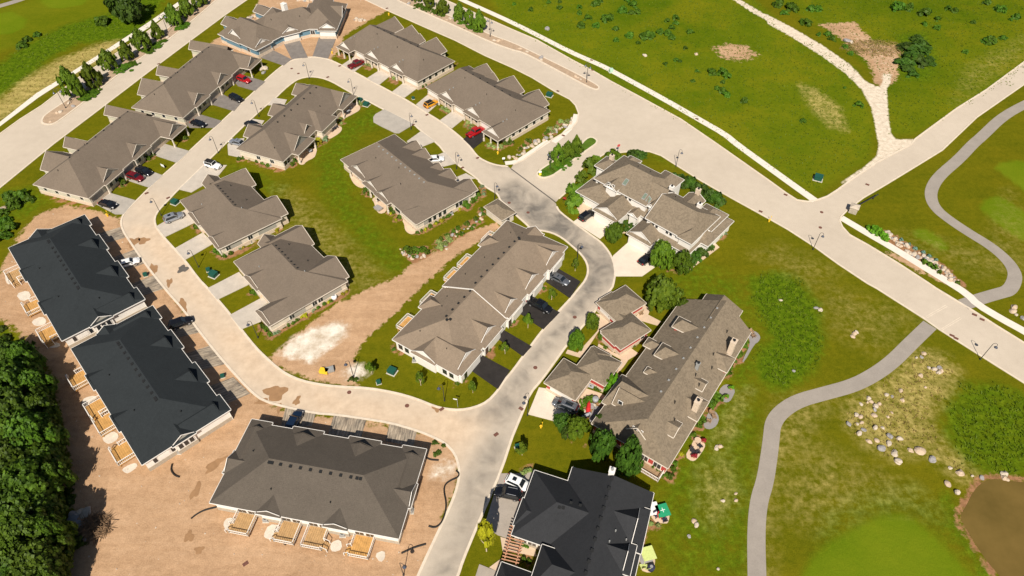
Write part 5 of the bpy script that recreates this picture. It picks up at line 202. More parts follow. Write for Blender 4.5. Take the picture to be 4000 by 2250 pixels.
md=ramp(n,l,n2,[(.35,(0.0422,0.0936,0.0025)),(.5,(0.0887,0.1384,0.0040)),(.65,(0.1647,0.1669,0.0060))]); md=mix(n,l,.4,md,ramp(n,l,n7,[(.36,(0.0338,0.0773,0.0020)),(.5,(0.0929,0.1343,0.0040)),(.64,(0.1859,0.1832,0.0080))])); md=mix(n,l,.42,md,ramp(n,l,n3,[(.33,(0.0186,0.0407,0.0015)),(.5,(0.0845,0.1221,0.0040)),(.67,(0.2112,0.2035,0.0120))]))
md=mix(n,l,.22,md,ramp(n,l,n4,[(.3,(0.0169,0.0326,0.0015)),(.7,(0.2281,0.2279,0.0150))]))
md=mix(n,l,.42,md,ramp(n,l,n6,[(.36,(0.0465,0.1018,0.0020)),(.5,(0.1014,0.1425,0.0040)),(.62,(0.2028,0.1791,0.0070))]))
md=mix(n,l,.25,md,ramp(n,l,n1,[(.38,(0.0422,0.0977,0.0020)),(.6,(0.1859,0.1872,0.0065))]))
c=mix(n,l,meadow,lawn,md)
fw=ramp(n,l,n6,[(.35,(0.0920,0.1763,0.0040)),(.65,(0.1520,0.2150,0.0090))]); fw=mix(n,l,.2,fw,ramp(n,l,n4,[(.3,(0.0640,0.1118,0.0030)),(.7,(0.2000,0.2580,0.0150))])); c=mix(n,l,math_(n,l,'MULTIPLY',fair,.68),c,fw)
lu=ramp(n,l,n3,[(.34,(0.0272,0.0638,0.0018)),(.5,(0.0680,0.1275,0.0036)),(.66,(0.1530,0.2125,0.0084))]); lu=mix(n,l,.35,lu,ramp(n,l,n4,[(.3,(0.0170,0.0382,0.0012)),(.7,(0.1615,0.2125,0.0108))])); c=mix(n,l,cut(lush),c,lu)
sw=ramp(n,l,n3,[(.34,(.22,.18,.04)),(.66,(.54,.42,.15))]); sw=mix(n,l,.3,sw,ramp(n,l,n5,[(.38,(.14,.14,.02)),(.62,(.60,.46,.17))])); c=mix(n,l,math_(n,l,'MULTIPLY',cut(straw),.85),c,sw)
mpd=n.new('ShaderNodeMapping'); mpd.inputs['Rotation'].default_value=(0,0,R(28)); mpd.inputs['Scale'].default_value=(.05,.30,.2); l.new(v,mpd.inputs[0]); n8=noise(n,l,1.0,6,.7,mpd.outputs[0])   # wheel ruts
dt=ramp(n,l,n2,[(.34,(0.2891,0.1565,0.0758)),(.5,(0.4693,0.2688,0.1415)),(.66,(0.6386,0.4013,0.2362))]); dt=mix(n,l,.55,dt,ramp(n,l,n6,[(.35,(0.2990,0.1795,0.0947)),(.65,(0.6287,0.3965,0.2317))])); dt=mix(n,l,.40,dt,ramp(n,l,n3,[(.34,(0.2198,0.1229,0.0640)),(.66,(0.6188,0.3965,0.2398))]))
dt=mix(n,l,.26,dt,ramp(n,l,n4,[(.32,(0.1198,0.0662,0.0343)),(.68,(0.7781,0.5280,0.3255))])); dt=mix(n,l,.16,dt,ramp(n,l,n8,[(.40,(0.2376,0.1440,0.0766)),(.5,(0.4950,0.3168,0.1803)),(.60,(0.6930,0.4800,0.3065))]))
c=mix(n,l,cut(dirt,3),c,dt)
gv=ramp(n,l,n3,[(.34,(.52,.43,.32)),(.66,(.78,.67,.53))]); c=mix(n,l,math_(n,l,'MULTIPLY_ADD',math_(n,l,'ADD',gravel,math_(n,l,'MULTIPLY_ADD',n3,.7,-.35)),3.0,-1.0,clamp=True),c,gv)
pl=ramp(n,l,n7,[(.35,(.50,.40,.29)),(.65,(.82,.75,.64))]); c=mix(n,l,cut(pale),c,pl)
mu=ramp(n,l,n3,[(.34,(.19,.095,.045)),(.66,(.38,.20,.10))]); c=mix(n,l,cut(mulch,2.5),c,mu)
l.new(c,p.inputs['Base Color']); p.inputs['Roughness'].default_value=.95; p.inputs['Specular IOR Level'].default_value=0.0
bump(n,l,p,math_(n,l,'ADD',math_(n,l,'MULTIPLY',n3,.7),math_(n,l,'MULTIPLY',n4,.35)),.6,.22)
# ------------------------------------------------------------------ object helpers
def mesh_obj(name,verts,faces,mat,parent=None,mi=None,smooth=False,loc=None):
    me=bpy.data.meshes.new(name); me.from_pydata([tuple(v) for v in verts],[],faces); 
    for m_ in (mat if isinstance(mat,(list,tuple)) else [mat]): me.materials.append(MATS[m_])
    if mi: me.polygons.foreach_set('material_index',mi)
    if smooth: me.polygons.foreach_set('use_smooth',[True]*len(me.polygons))
    me.update(); return obj_of(name,me,parent,loc)
def obj_of(name,me,parent=None,loc=None,mat=None):
    o=bpy.data.objects.new(name,me); COL.objects.link(o)
    if parent is not None: o.parent=parent
    if loc is not None: o.location=loc
    if mat: 
        o.material_slots[0].link='OBJECT'; o.material_slots[0].material=MATS[mat]
    return o
def empty(name,loc,rz=0,label=None,cat=None,group=None,scale=None):
    o=bpy.data.objects.new(name,None); COL.objects.link(o); o.location=loc; o.rotation_euler=(0,0,rz); o.empty_display_size=.3
    if scale: o.scale=scale
    return tag(o,label,cat,group)
def tag(o,label=None,cat=None,group=None,kind=None):
    for k,v in (('label',label),('category',cat),('group',group),('kind',kind)):
        if v: o[k]=v
    return o
class MB:
    def __init__(s): s.v=[];s.f=[];s.m=[]
    def poly(s,pts,mi=0):
        k=len(s.v); s.v+=[tuple(p) for p in pts]; s.f.append(tuple(range(k,k+len(pts)))); s.m.append(mi)
    def box(s,x0,x1,y0,y1,z0,z1,mi=0):
        P=[(x0,y0,z0),(x1,y0,z0),(x1,y1,z0),(x0,y1,z0),(x0,y0,z1),(x1,y0,z1),(x1,y1,z1),(x0,y1,z1)]; k=len(s.v); s.v+=P
        for q in ((0,3,2,1),(4,5,6,7),(0,1,5,4),(1,2,6,5),(2,3,7,6),(3,0,4,7)): s.f.append(tuple(k+i for i in q)); s.m.append(mi)
    def bar(s,a,b,w,h,mi=0,up=(0,0,1)):
        a=Vector(a);b=Vector(b);d=(b-a).normalized(); x=d.cross(Vector(up))
        if x.length<1e-4: x=d.cross(Vector((1,0,0)))
        x.normalize(); y=x.cross(d).normalized(); k=len(s.v)
        for q in (a,b):
            for sx,sy in ((-1,-1),(1,-1),(1,1),(-1,1)): s.v.append(tuple(q+x*sx*w/2+y*sy*h/2))
        for q in ((0,1,2,3),(4,7,6,5),(0,4,5,1),(1,5,6,2),(2,6,7,3),(3,7,4,0)): s.f.append(tuple(k+i for i in q)); s.m.append(mi)
    def tube(s,pts,r,n=8,mi=0,cap=True):
        pts=[Vector(p) for p in pts]; rs=r if isinstance(r,(list,tuple)) else [r]*len(pts); k=len(s.v)
        for i,p in enumerate(pts):
            d=(pts[min(i+1,len(pts)-1)]-pts[max(i-1,0)]).normalized(); x=d.cross(Vector((0,0,1)))
            if x.length<1e-3: x=Vector((1,0,0))
            x.normalize(); y=d.cross(x).normalized()
            for j in range(n):
                a=2*math.pi*j/n; s.v.append(tuple(p+(x*math.cos(a)+y*math.sin(a))*rs[i]))
        for i in range(len(pts)-1):
            for j in range(n): s.f.append((k+i*n+j,k+i*n+(j+1)%n,k+(i+1)*n+(j+1)%n,k+(i+1)*n+j)); s.m.append(mi)
        if cap:
            s.f.append(tuple(k+j for j in range(n))[::-1]); s.f.append(tuple(k+(len(pts)-1)*n+j for j in range(n))); s.m+=[mi,mi]
    def build(s,name,mat,parent=None,smooth=False,loc=None): return mesh_obj(name,s.v,s.f,mat,parent,s.m,smooth,loc)
    def mesh(s,name,mat,smooth=False):
        me=bpy.data.meshes.new(name); me.from_pydata(s.v,[],s.f)
        for m_ in (mat if isinstance(mat,(list,tuple)) else [mat]): me.materials.append(MATS[m_])
        me.polygons.foreach_set('material_index',s.m)
        if smooth: me.polygons.foreach_set('use_smooth',[True]*len(me.polygons))
        me.update(); return me
# ------------------------------------------------------------------ ground sheets
def inside(P,poly):
    x,y=P[:,0],P[:,1]; r=np.zeros(len(P),bool); n_=len(poly)
    for i in range(n_):
        x0,y0=poly[i]; x1,y1=poly[(i+1)%n_]
        if y0==y1: continue
        r^=((y0>y)!=(y1>y))&(x<(x1-x0)*(y-y0)/(y1-y0)+x0)
    return r
def sdist(P,poly):   # positive inside
    d=np.full(len(P),1e9); n_=len(poly)
    for i in range(n_):
        a=np.array(poly[i]);b=np.array(poly[(i+1)%n_]); ab=b-a; L=max(ab@ab,1e-9)
        t=np.clip(((P-a)@ab)/L,0,1); q=P-(a+t[:,None]*ab); d=np.minimum(d,np.hypot(q[:,0],q[:,1]))
    return np.where(inside(P,poly),d,-d)
def maskof(P,polys):
    res={}
    for ch,fe,w,poly in polys:
        if w<=0 or len(poly)<3: continue
        A=np.array(poly); lo=A.min(0)-fe*2; hi=A.max(0)+fe*2
        idx=np.where((P[:,0]>lo[0])&(P[:,0]<hi[0])&(P[:,1]>lo[1])&(P[:,1]<hi[1]))[0]
        if not len(idx): continue
        v=np.clip(.5+sdist(P[idx],poly)/fe,0,1)*w
        r=res.setdefault(ch,np.zeros(len(P))); r[idx]=np.maximum(r[idx],v)
    return res
def dens(poly,step,closed=True):
    out=[];n_=len(poly)
    for i in range(n_ if closed else n_-1):
        a=Vector(poly[i]);b=Vector(poly[(i+1)%n_]); k=max(1,int((b-a).length/step))
        out+=[a.lerp(b,j/k) for j in range(k)]
    if not closed: out.append(Vector(poly[-1]))
    return out
def smooth_poly(poly,closed=True,it=1):
    P=[Vector(p) for p in poly]
    for _ in range(it):
        Q=[];n_=len(P)
        for i in range(n_ if closed else n_-1):
            a,b=P[i],P[(i+1)%n_]
            Q+=[a*.75+b*.25,a*.25+b*.75]
        if not closed: Q=[P[0]]+Q+[P[-1]]
        P=Q
    return [(p.x,p.y) for p in P]
def sheet(name,outer,z,mat,holes=(),step=2.0,zone=None,kind='structure',thick=0):
    pts=[];edges=[]
    for lp in [outer]+list(holes):
        d=dens(lp,step*1.5); k=len(pts); pts+=[Vector((p[0],p[1])) for p in d]; edges+=[(k+i,k+(i+1)%len(d)) for i in range(len(d))]
    A=np.array([tuple(p) for p in outer]); lo=A.min(0); hi=A.max(0)
    if step<50:
        gx,gy=np.meshgrid(np.arange(lo[0]+step/2,hi[0],step),np.arange(lo[1]+step/2,hi[1],step)); G=np.c_[gx.ravel(),gy.ravel()]
        ok=sdist(G,[tuple(p) for p in outer])>step*.4
        for h in holes: ok&=sdist(G,[tuple(p) for p in h])<-step*.4
        pts+=[Vector(g) for g in G[ok].tolist()]
    V,E,Fc,_,_,_=delaunay_2d_cdt(pts,edges,[],0,1e-5)
    VA=np.array([tuple(v) for v in V]); cen=np.array([VA[list(f)].mean(0) for f in Fc])
    ok=inside(cen,[tuple(p) for p in outer])
    for h in holes: ok&=~inside(cen,[tuple(p) for p in h])
    Fk=[]
    for f,o_ in zip(Fc,ok):
        if not o_: continue
        a,b,c_=VA[f[0]],VA[f[1]],VA[f[2]]
        if (b[0]-a[0])*(c_[1]-a[1])-(b[1]-a[1])*(c_[0]-a[0])<0: f=f[::-1]
        Fk.append(tuple(f))
    VV=[(v[0],v[1],z) for v in VA.tolist()]
    if thick:
        o2=[tuple(p) for p in outer]
        if sum((o2[i][0]*o2[(i+1)%len(o2)][1]-o2[(i+1)%len(o2)][0]*o2[i][1]) for i in range(len(o2)))<0: o2=o2[::-1]
        for i in range(len(o2)):
            a,b=o2[i],o2[(i+1)%len(o2)]; k=len(VV); VV+=[(a[0],a[1],z-thick),(b[0],b[1],z-thick),(b[0],b[1],z),(a[0],a[1],z)]; Fk.append((k,k+1,k+2,k+3))
    o=mesh_obj(name,VV,Fk,mat); 
    if zone is not None:
        P=np.array(VV)[:,:2]; mk=maskof(P,zone); Cc=np.zeros((len(P),4),np.float32); Cc[:,3]=1
        for i,ch in enumerate(('tar','dust')):
            if ch in mk: Cc[:,i]=mk[ch]
        at=o.data.attributes.new('zone','FLOAT_COLOR','POINT'); at.data.foreach_set('color',Cc.ravel())
    if kind: o['kind']=kind
    return o
def ribbon_poly(line,w):
    P=[Vector(p) for p in line]; Lf=[];Rt=[]
    for i,p in enumerate(P):
        d=(P[min(i+1,len(P)-1)]-P[max(i-1,0)]).normalized(); nrm=Vector((-d.y,d.x)); Lf.append(tuple(p+nrm*w/2)); Rt.append(tuple(p-nrm*w/2))
    return Lf+Rt[::-1]
def kerb(name,line,w,h,closed=True,mat='kerb',gap=None):
    P=[Vector(p) for p in line]; n_=len(P); V=[];Fk=[]
    for i,p in enumerate(P):
        a=P[(i-1)%n_] if closed or i else p; b=P[(i+1)%n_] if closed or i<n_-1 else p
        d=(b-a).normalized(); nr=Vector((-d.y,d.x))*w/2
        q,r=p+nr,p-nr; V+=[(q.x,q.y,0),(q.x,q.y,h),(r.x,r.y,h),(r.x,r.y,0)]
    for i in range(n_ if closed else n_-1):
        a=4*i;b=4*((i+1)%n_); mm=(P[i]+P[(i+1)%n_])/2
        if gap and abs((mm-gap[0]).cross((gap[1]-gap[0]).normalized()) if False else ((mm.x-gap[0].x)*(gap[1].y-gap[0].y)-(mm.y-gap[0].y)*(gap[1].x-gap[0].x))/(gap[1]-gap[0]).length)<2.0 and -1<(mm-gap[0]).dot((gap[1]-gap[0]).normalized())<(gap[1]-gap[0]).length+1: continue
        for j in range(3): Fk.append((a+j,a+j+1,b+j+1,b+j))
    o=mesh_obj(name,V,Fk,mat); o['kind']='structure'; return o
# terrain sheet
gx=np.arange(-205,206,1.0); gy=np.arange(22,272,1.0); X,Y=np.meshgrid(gx,gy); P=np.c_[X.ravel(),Y.ravel()]
nx,ny=len(gx),len(gy); I=np.arange(nx*ny).reshape(ny,nx)
me=bpy.data.meshes.new('terrain'); quads=np.stack([I[:-1,:-1],I[:-1,1:],I[1:,1:],I[1:,:-1]],-1).reshape(-1,4)
me.vertices.add(nx*ny); me.vertices.foreach_set('co',np.c_[P,np.zeros(len(P))].astype(np.float32).ravel())
me.loops.add(quads.size); me.loops.foreach_set('vertex_index',quads.ravel().astype(np.int32)); me.polygons.add(len(quads)); me.polygons.foreach_set('loop_start',np.arange(0,quads.size,4,dtype=np.int32)); me.update(calc_edges=True)
mk=maskof(P,MASKS)
for x,y,r in BEDS:
    idx=np.where((abs(P[:,0]-x)<r+2)&(abs(P[:,1]-y)<r+2))[0]
    v_=np.clip(.5+(r-np.hypot(P[idx,0]-x,P[idx,1]-y))/.9,0,1); mk['mulch'][idx]=np.maximum(mk['mulch'][idx],v_)
pd=sdist(P,POND); mk['mulch']=np.maximum(mk['mulch'],np.clip(1-np.abs(pd+.3)/1.3,0,1)*.9)
for nm,chs in (('zoneA',('dirt','straw','lush','meadow')),('zoneB',('gravel','mulch','fair','pale'))):
    Cc=np.stack([mk.get(c_,np.zeros(len(P))) for c_ in chs],-1).astype(np.float32)
    at=me.attributes.new(nm,'FLOAT_COLOR','POINT'); at.data.foreach_set('color',Cc.ravel())
me.materials.append(MATS['ground']); terr=obj_of('terrain',me); terr['kind']='structure'
far=mesh_obj('far_ground',[(-3000,-3000,-.15),(3000,-3000,-.15),(3000,3000,-.15),(-3000,3000,-.15)],[(0,1,2,3)],'ground'); far['kind']='structure'
# streets
sheet('west_boulevard',BLVD_W,.012,'road',step=3,zone=[])
BE=BLVD_E
sheet('east_boulevard',BE,.016,'road',step=3,zone=ROADM)
LO=smooth_poly(LOOP_OUT); LI=smooth_poly(LOOP_IN)
sheet('loop_street',LO,.022,'road',holes=[LI],step=2,zone=ROADM)
for nm,pl_ in (('west_median',MED_W),('east_median',MED_E),('entry_median',MED_N)):
    q=smooth_poly(pl_); kerb('median_kerb',q,.45,.13); sheet(nm,q,.10,'median_soil' if nm!='entry_median' else 'island_grass',step=3)
kerb('boulevard_kerb',BLVD_W[:11],.4,.10,False); kerb('boulevard_kerb',BLVD_W[11:],.4,.10,False)
GP=(Vector(SEAM[0]),Vector(SEAM[1]))
kerb('boulevard_kerb',BE,.4,.10,gap=GP); kerb('loop_kerb',LI,.45,.10); kerb('loop_kerb',LO,.45,.10,gap=GP)
sheet('sidewalk',WALK_W,.05,'sidewalk',step=99,thick=.05)
for l_,w_ in ((WALK_E,2.1),(WALK_SE,2.0),(WALK_N,1.5),(WALK_N2,1.5)): sheet('sidewalk',ribbon_poly(smooth_poly(l_,False,1),w_),.05,'sidewalk',step=99,thick=.05)
for l_ in (CART_N,CART_S,CART_NW): sheet('cart_path',ribbon_poly(smooth_poly(l_,False,2),2.9),.03,'cart_path',step=99,thick=.03)
for mt,pl_ in DRIVES:
    if mt=='plank':
        a=Vector(pl_[0]);b=Vector(pl_[3]) if len(pl_)>3 else Vector(pl_[2]); d=(b-a); an=math.atan2(d.y,d.x); c0=sum((Vector(q) for q in pl_),Vector((0,0)))/len(pl_)
        rot=Matrix.Rotation(-an,2); loc=[tuple(rot@(Vector(q)-c0)) for q in pl_]; o=sheet('driveway',loc,.07,'plank',step=99,thick=.07); o.location=(c0.x,c0.y,0); o.rotation_euler=(0,0,an)
    else: sheet('driveway',pl_,.115,mt,step=99,thick=.11)
for mt,pl_ in PATIOS: sheet('patio',smooth_poly(pl_,True,1),.06,mt,step=99,thick=.06)
sheet('asphalt_seam',ribbon_poly([tuple(q) for q in SEAM],.35),.028,'mud_dark',step=99)
sheet('pond',smooth_poly(POND,True,1),.02,'pond_water',step=99)
for x,y,a_,b__,rot,k in PUDDLES:
    pts=[]
    for j in range(22):
        t_=2*math.pi*j/22; q=1+.22*math.sin(3*t_+x)+.15*math.sin(5*t_+y)+random.uniform(-.08,.08)
        u_,w_=math.cos(t_)*a_*q,math.sin(t_)*b__*q; pts.append((x+u_*math.cos(R(rot))-w_*math.sin(R(rot)),y+u_*math.sin(R(rot))+w_*math.cos(R(rot))))
    sheet('mud_patch',pts,.03,'mud_dark' if k else 'mud',step=99)
# ------------------------------------------------------------------ buildings
ROOTS={}
class House:
    N=0
    def __init__(s,name,label,o,ang,roof,wall,trim='trim_white',cat='house',skirt=None,pitch=.62):
        s.root=empty(name,(o[0],o[1],0),R(ang),label,cat); s.rm=roof; s.wm=wall; s.tm=trim; s.sk=skirt; s.p=pitch
        s.roof=MB(); s.wall=MB(); s.trim=MB(); s.skm=MB(); s.post=[]; s.gab=[]; s.W=[]; s.fr=(0,0,0); s.j=0
    def m(s,u,v):
        a,b,c=s.fr; ca,sa=math.cos(R(c)),math.sin(R(c)); return (a+u*ca-v*sa,b+u*sa+v*ca)
    def wing(s,u0,u1,v0,v1,ax='u',z=3.0,h=None,e0='h',e1='h',rm=None,wall=True,posts=(),base=0.0,ov=.42,rake=True):
        """ridge along ax; e = 'h' or ('h',run) hip, 'g' gable, 'o' dies into another roof, ('d',setback) gable over a skirt of roof"""
        House.N+=1; s.j+=1; ep=.003*s.j; z=z+ep*.7
        A0,A1,B0,B1=(u0,u1,v0,v1) if ax=='u' else (v0,v1,u0,u1)
        bm=rm if rm is not None else (B0+B1)/2; hw=max(bm-B0,B1-bm); rise=(h if h is not None else s.p*hw); zr=z+rise
        def P(a,b,zz):
            u,v=(a,b) if ax=='u' else (b,a); q=s.m(u,v); return (q[0],q[1],zz)
        ends=[]
        for e,a,sg in ((e0,A0,1),(e1,A1,-1)):
            k=e if isinstance(e,str) else e[0]; r=None if isinstance(e,str) else e[1]
            if k=='h': r=r if r is not None else hw; rs=a+sg*r; lp=[P(a,B0,z)];rp=[P(a,B1,z)]; s.roof.poly([P(a,B0,z),P(a,B1,z),P(rs,bm,zr)])
            elif k=='d':
                f=min(.42,.27*r/rise); i0=(bm-B0)*f;i1=(B1-bm)*f; zs=z+rise*f; rs=a+sg*(r-.22)
                lp=[P(a+sg*r,B0,z)]; rp=[P(a+sg*r,B1,z)]
                s.roof.poly([P(a,B0,z),P(a,B1,z),P(a+sg*r,B1-i1,zs),P(a+sg*r,B0+i0,zs)]); s.roof.poly([P(a,B0,z),P(a+sg*r,B0,z),P(a+sg*r,B0+i0,zs)]); s.roof.poly([P(a,B1,z),P(a+sg*r,B1,z),P(a+sg*r,B1-i1,zs)])
                s.roof.poly([P(a+sg*r,B0+i0,zs),P(a+sg*(r-.22),B0+i0*1.05,zs),P(rs,bm,zr)]+[P(a+sg*r,bm,zr)]); s.roof.poly([P(a+sg*r,B1-i1,zs),P(a+sg*(r-.22),B1-i1*1.05,zs),P(rs,bm,zr)]+[P(a+sg*r,bm,zr)])
                g=a+sg*(r+.05); s.gab.append([P(g,B0+i0+.05,zs-.1),P(g,B1-i1-.05,zs-.1),P(g,bm,zr-.06)])
                for q in () if not rake else (P(a+sg*(r-.22),B0+i0,zs+.02),P(a+sg*(r-.22),B1-i1,zs+.02)): s.trim.bar(q,P(rs,bm,zr+.02),.085,.12)
            else:
                rs=a; lp=[P(a,B0,z)];rp=[P(a,B1,z)]
                if k=='g':
                    g=a+sg*.4; s.gab.append([P(g,B0+.4,z-.2),P(g,B1-.4,z-.2),P(g,bm,zr-.05-.4*rise/hw*.0)])
                    for b in (B0,B1): s.trim.bar(P(a,b,z-.03),P(a,bm,zr-.03),.09,.18)
            ends.append((k,rs,lp,rp,a,sg))
        (k0,r0,l0,p0,_,_),(k1,r1,l1,p1,_,_)=ends
        s.roof.poly(l0+[P(r0,bm,zr)]+[P(r1,bm,zr)]+l1[::-1]); s.roof.poly(p0+[P(r0,bm,zr)]+[P(r1,bm,zr)]+p1[::-1])
        # gutters and soffit
        def gut(a,b,c,d,out):
            q0,q1=P(a,b,z-.09),P(c,d,z-.09); o=Vector(P(a+out[0],b+out[1],z-.09))-Vector(q0); s.trim.bar(tuple(Vector(q0)+o),tuple(Vector(q1)+o),.085,.18)
        gut(A0,B0,A1,B0,(0,-.05)); gut(A0,B1,A1,B1,(0,.05))
        if k0 in 'hd': gut(A0,B0,A0,B1,(-.05,0))
        if k1 in 'hd': gut(A1,B0,A1,B1,(.05,0))
        s.trim.poly([P(A0+.02,B0+.02,z-.12),P(A1-.02,B0+.02,z-.12),P(A1-.02,B1-.02,z-.12),P(A0+.02,B1-.02,z-.12)])
        def H(u,v):
            a,b=(u,v) if ax=='u' else (v,u)
            if not(A0-.01<=a<=A1+.01 and B0<=b<=B1): return -1
            q=min((b-B0)/(bm-B0),(B1-b)/(B1-bm))
            for k,rs,_,_,aa,sg in ends:
                if k=='h': q=min(q,abs(a-aa)/max(.01,abs(rs-aa)))
            return z+rise*max(0,min(1,q))
        s.W.append((H,s.fr))
        if wall:
            i=ov+ep; a0=A0+(i if k0!='o' else 0); a1=A1-(i if k1!='o' else 0); b0=B0+i;b1=B1-i
            c=[(a0,b0),(a1,b0),(a1,b1),(a0,b1)]
            for q in range(4):
                (a,b),(c_,d)=c[q],c[(q+1)%4]; s.wall.poly([P(a,b,base),P(c_,d,base),P(c_,d,z-.1),P(a,b,z-.1)])
            if s.sk:
                j=.09; c=[(a0-j,b0-j),(a1+j,b0-j),(a1+j,b1+j),(a0-j,b1+j)]
                for q in range(4):
                    (a,b),(c_,d)=c[q],c[(q+1)%4]; s.skm.poly([P(a,b,base),P(c_,d,base),P(c_,d,base+1.0),P(a,b,base+1.0)])
                s.skm.poly([P(a,b,base+1.0) for a,b in c])
        for a,b in posts:
            q=s.m(a,b); s.post.append((q[0],q[1],z-.1))
        return s
    def top(s,u,v): return max(H(u,v) for H,fr in s.W)
    def opening(s,name,ax,c,sg,pos,zb,w,h,frame='trim_white',fill='glass_dark',deep=.05,cols=1):
        """ax: coordinate that stays constant on the wall (value c), sg: outward side"""
        def bx(mb,a0,a1,z0,z1,d0,d1):
            lo,hi=sorted((c+sg*d0,c+sg*d1)); pts=[]
            if ax=='u': cs=[(lo,a0),(hi,a0),(hi,a1),(lo,a1)]
            else: cs=[(a0,lo),(a1,lo),(a1,hi),(a0,hi)]
            M=[s.m(*q) for q in cs]; k=len(mb.v); mb.v+=[(x,y,z0) for x,y in M]+[(x,y,z1) for x,y in M]
            for q in ((0,3,2,1),(4,5,6,7),(0,1,5,4),(1,2,6,5),(2,3,7,6),(3,0,4,7)): mb.f.append(tuple(k+i for i in q)); mb.m.append(0)
        mb=MB(); f=.09 if name=='window' else .12
        bx(mb,pos-w/2-f,pos+w/2+f,zb-f,zb+h+f,-.04,deep); o=mb.build(name,frame,s.root)
        step=w/cols
        for k in range(cols):
            pm=MB(); a=pos-w/2+k*step; bx(pm,a+.04,a+step-.04,zb,zb+h,0,deep+.035); pm.build('pane' if name!='garage_door' else 'panel',fill,o)
        return o
    def win(s,ax,c,sg,lst,zb=1.0,w=1.0,h=1.25,cols=1,**k):
        for pos in lst: s.opening('window',ax,c,sg,pos,zb,w,h,cols=cols,**k)
    def garage(s,ax,c,sg,pos,w=4.8,h=2.2,fill='door_white',frame='trim_white'): s.opening('garage_door',ax,c,sg,pos,.02,w,h,frame,fill)
    def vents(s,pts,mat='vent_dark',size=.42,h=.22,name='roof_vent'):
        for u,v in pts:
            z=s.top(u,v); q=s.m(u,v)
            k=(mat,size,h)
            if k not in ROOTS:
                b=MB(); b.box(-size/2,size/2,-size/2,size/2,-.25,h); b.box(-size*.6,size*.6,-size*.6,size*.6,h,h+.05); ROOTS[k]=b.mesh('roof_vent',mat)
            obj_of(name,ROOTS[k],s.root,(q[0],q[1],z))
    def stack(s,pts,r=.07,h=.5,mat='vent_dark'):
        for u,v in pts:
            z=s.top(u,v); q=s.m(u,v); k=('st',mat,r,h)
            if k not in ROOTS:
                b=MB(); b.tube([(0,0,-.3),(0,0,h)],r,6); ROOTS[k]=b.mesh('vent_pipe',mat)
            obj_of('vent_pipe',ROOTS[k],s.root,(q[0],q[1],z))
    def chimney(s,u,v,zt,w=1.0,d=.8,mat='siding_cream',cap='vent_dark'):
        q=s.m(u,v); b=MB(); b.box(-w/2,w/2,-d/2,d/2,0,zt); b.box(-w/2-.06,w/2+.06,-d/2-.06,d/2+.06,zt,zt+.1); o=b.build('chimney',mat,s.root,loc=(q[0],q[1],.0))
        b=MB(); b.tube([(0,0,zt+.1),(0,0,zt+.45)],[.22,.26],8); b.build('chimney_cap',cap,o)
    def skylight(s,u,v,w,d,glass_='glass_sky'):
        z0=s.top(u-w/2,v-d/2)+.12;z1=s.top(u+w/2,v-d/2)+.12;z2=s.top(u+w/2,v+d/2)+.12;z3=s.top(u-w/2,v+d/2)+.12
        b=MB(); c=[(u-w/2,v-d/2,z0),(u+w/2,v-d/2,z1),(u+w/2,v+d/2,z2),(u-w/2,v+d/2,z3)]; c=[(*s.m(x,y),zz) for x,y,zz in c]; b.poly(c)
        for i in range(4):
            p,q=c[i],c[(i+1)%4]; b.poly([(p[0],p[1],p[2]-.3),(q[0],q[1],q[2]-.3),q,p])
        o=b.build('skylight','vent_grey',s.root); cx=sum((Vector(q) for q in c),Vector())/4
        b=MB(); b.poly([tuple(cx+(Vector(q)-cx)*.82+Vector((0,0,.02))) for q in c]); b.build('pane',glass_,o)
    def deck(s,u0,u1,v0,v1,z,house,stair=None,wood='deck_wood',gap=None):
        """platform with white railing on the three free sides; house = side against the wall; stair = (side,from,to,run)"""
        d=MB(); n=max(3,int(round((u1-u0)/.35)))
        for k in range(n):
            a=u0+(u1-u0)*k/n; d.box(a+.012,a+(u1-u0)/n-.012,v0,v1,z-.06,z)
        d.box(u0+.03,u1-.03,v0+.03,v1-.03,z-.3,z-.07)
        for a in (u0+.15,u1-.15):
            for b in (v0+.15,v1-.15): d.box(a-.07,a+.07,b-.07,b+.07,0,z-.3)
        o=d.build('deck',wood,s.root); r=MB()
        seg={'u0':((u0,v0),(u0,v1)),'u1':((u1,v0),(u1,v1)),'v0':((u0,v0),(u1,v0)),'v1':((u0,v1),(u1,v1))}
        for k,(a,b) in seg.items():
            if k==house: continue
            A=Vector((*a,0));B=Vector((*b,0)); L=(B-A).length
            parts=[(0,L)]
            if stair and stair[0]==k:
                f,t=stair[1]*L,stair[2]*L; parts=[(0,f),(t,L)]
            for f,t in parts:
                if t-f<.1: continue
                p=A.lerp(B,f/L);q=A.lerp(B,t/L)
                r.bar((p.x,p.y,z+1.0),(q.x,q.y,z+1.0),.1,.08); r.bar((p.x,p.y,z+.12),(q.x,q.y,z+.12),.07,.07)
                m_=max(2,int((t-f)/.28))
                for j in range(m_+1):
                    w=p.lerp(q,j/m_); ww=.13 if j in(0,m_) else .05; r.box(w.x-ww/2,w.x+ww/2,w.y-ww/2,w.y+ww/2,z-.05,z+(1.06 if ww>.1 else 1.0))
        r.build('railing','trim_white',o)
